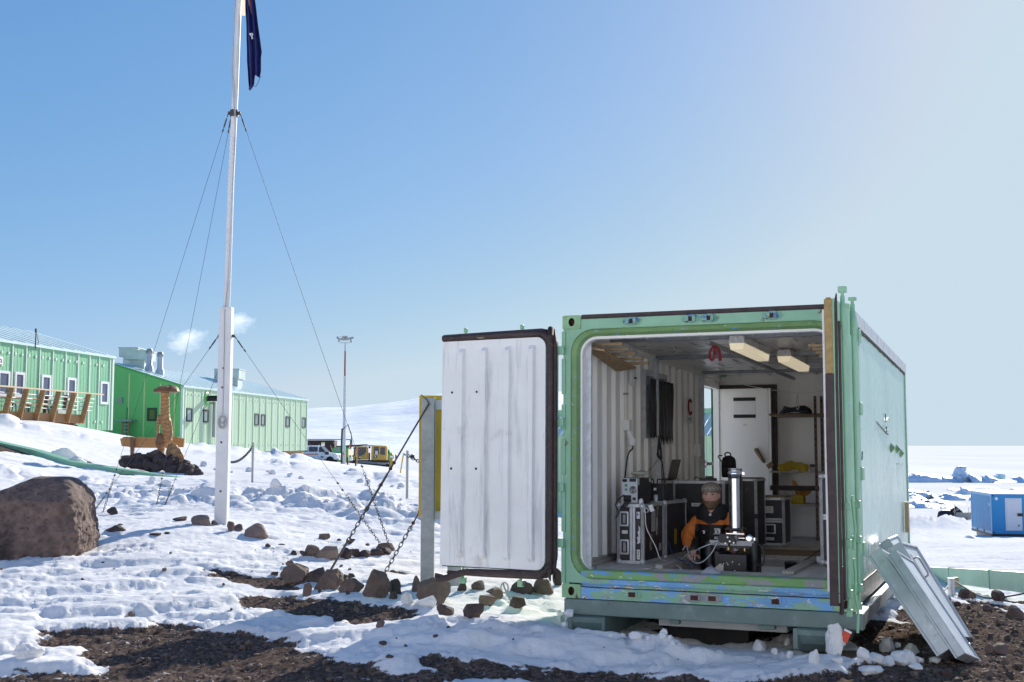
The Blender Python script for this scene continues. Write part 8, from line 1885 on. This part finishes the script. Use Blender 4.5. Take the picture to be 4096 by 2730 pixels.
# loose scoria: countless stones
nP = 9000; px_ = rng.uniform(-9, 9, 60000); py_ = rng.uniform(8.0, 17.5, 60000); keep = (np.abs(px_/py_) < .50); px_, py_ = px_[keep], py_[keep]
gmk = gravel_mask(px_, py_); kp = gmk + rng.uniform(-.35, .02, len(px_)) > .5; kp |= rng.random(len(px_)) < .012; px_, py_ = px_[kp][:nP], py_[kp][:nP]
hz_ = H(px_, py_); V0 = np.array([(1,0,0),(-1,0,0),(0,1,0),(0,-1,0),(0,0,1),(0,0,-1)], float); F0 = [(0,2,4),(2,1,4),(1,3,4),(3,0,4),(2,0,5),(1,2,5),(3,1,5),(0,3,5)]
I1, F1_ = ico(1); vv = []; ff = []
for i in range(len(px_)):
    s_ = float(np.clip(rng.lognormal(-4.85, .62), .004, .045)); big = s_ > .016; VV, FF = (I1, F1_) if big else (V0, F0)
    P = VV * rng.uniform(.6, 1.25, (len(VV), 1)) * s_ * np.array([1, 1, .75]); a = rng.uniform(0, 6.28); c_, q = math.cos(a), math.sin(a); P = P @ np.array([[c_, q, 0], [-q, c_, 0], [0, 0, 1]]); base = len(vv)
    vv += [(px_[i]+p[0], py_[i]+p[1], hz_[i]+p[2]+s_*.25) for p in P]; ff += [tuple(base+k for k in f) for f in FF]
me = bpy.data.meshes.new('gravel'); me.from_pydata(vv, [], ff); me.materials.append(pm('loose_scoria', (0.125, 0.093, 0.078), .95, var=.6, scale=30, bump=.3, bscale=80)); g_ = bpy.data.objects.new('gravel', me); COL.objects.link(g_); tag(g_, 'loose brown scoria stones on the bare ground patches', None, None, 'stuff')
# steam from the flues
mv = bpy.data.materials.new('steam'); mv.use_nodes = True; nt = mv.node_tree; nt.nodes.remove(nt.nodes['Principled BSDF']); vol = nt.nodes.new('ShaderNodeVolumePrincipled'); nt.links.new(vol.outputs[0], nt.nodes['Material Output'].inputs['Volume']); vol.inputs['Color'].default_value = (.96, .96, .97, 1); vol.inputs['Anisotropy'].default_value = .55
tc = nt.nodes.new('ShaderNodeTexCoord'); gr = nt.nodes.new('ShaderNodeTexGradient'); gr.gradient_type = 'SPHERICAL'; nt.links.new(tc.outputs['Object'], gr.inputs[0])
nf = _noise(nt, 1.9, 6, .62); m1 = nt.nodes.new('ShaderNodeMath'); m1.operation = 'MULTIPLY_ADD'; m1.inputs[1].default_value = 2.4; m1.inputs[2].default_value = -1.42; nt.links.new(nf, m1.inputs[0])
m2 = nt.nodes.new('ShaderNodeMath'); m2.operation = 'ADD'; nt.links.new(m1.outputs[0], m2.inputs[0]); nt.links.new(gr.outputs['Fac'], m2.inputs[1]); m3 = nt.nodes.new('ShaderNodeMath'); m3.operation = 'MAXIMUM'; m3.inputs[1].default_value = 0; nt.links.new(m2.outputs[0], m3.inputs[0]); m4 = nt.nodes.new('ShaderNodeMath'); m4.operation = 'MULTIPLY'; m4.inputs[1].default_value = .6; nt.links.new(m3.outputs[0], m4.inputs[0]); nt.links.new(m4.outputs[0], vol.inputs['Density'])
b = MB(); b.ball((0,0,0), 1.0, 20, 12); st = b.build('steam', mv); st.location = at(742, 1362, 92); st.scale = (2.0, 1.6, 1.15); st.rotation_euler = (0, R(-14), 0); tag(st, 'pale puff of steam drifting above the far roof', None, None, 'stuff')
b = MB(); b.ball((0,0,0), 1.0, 20, 12); st = b.build('steam', mv); st.location = at(945, 1290, 95); st.scale = (1.7, 1.2, 1.2); tag(st, 'thin puff of steam beside the flagpole post', None, None, 'stuff')
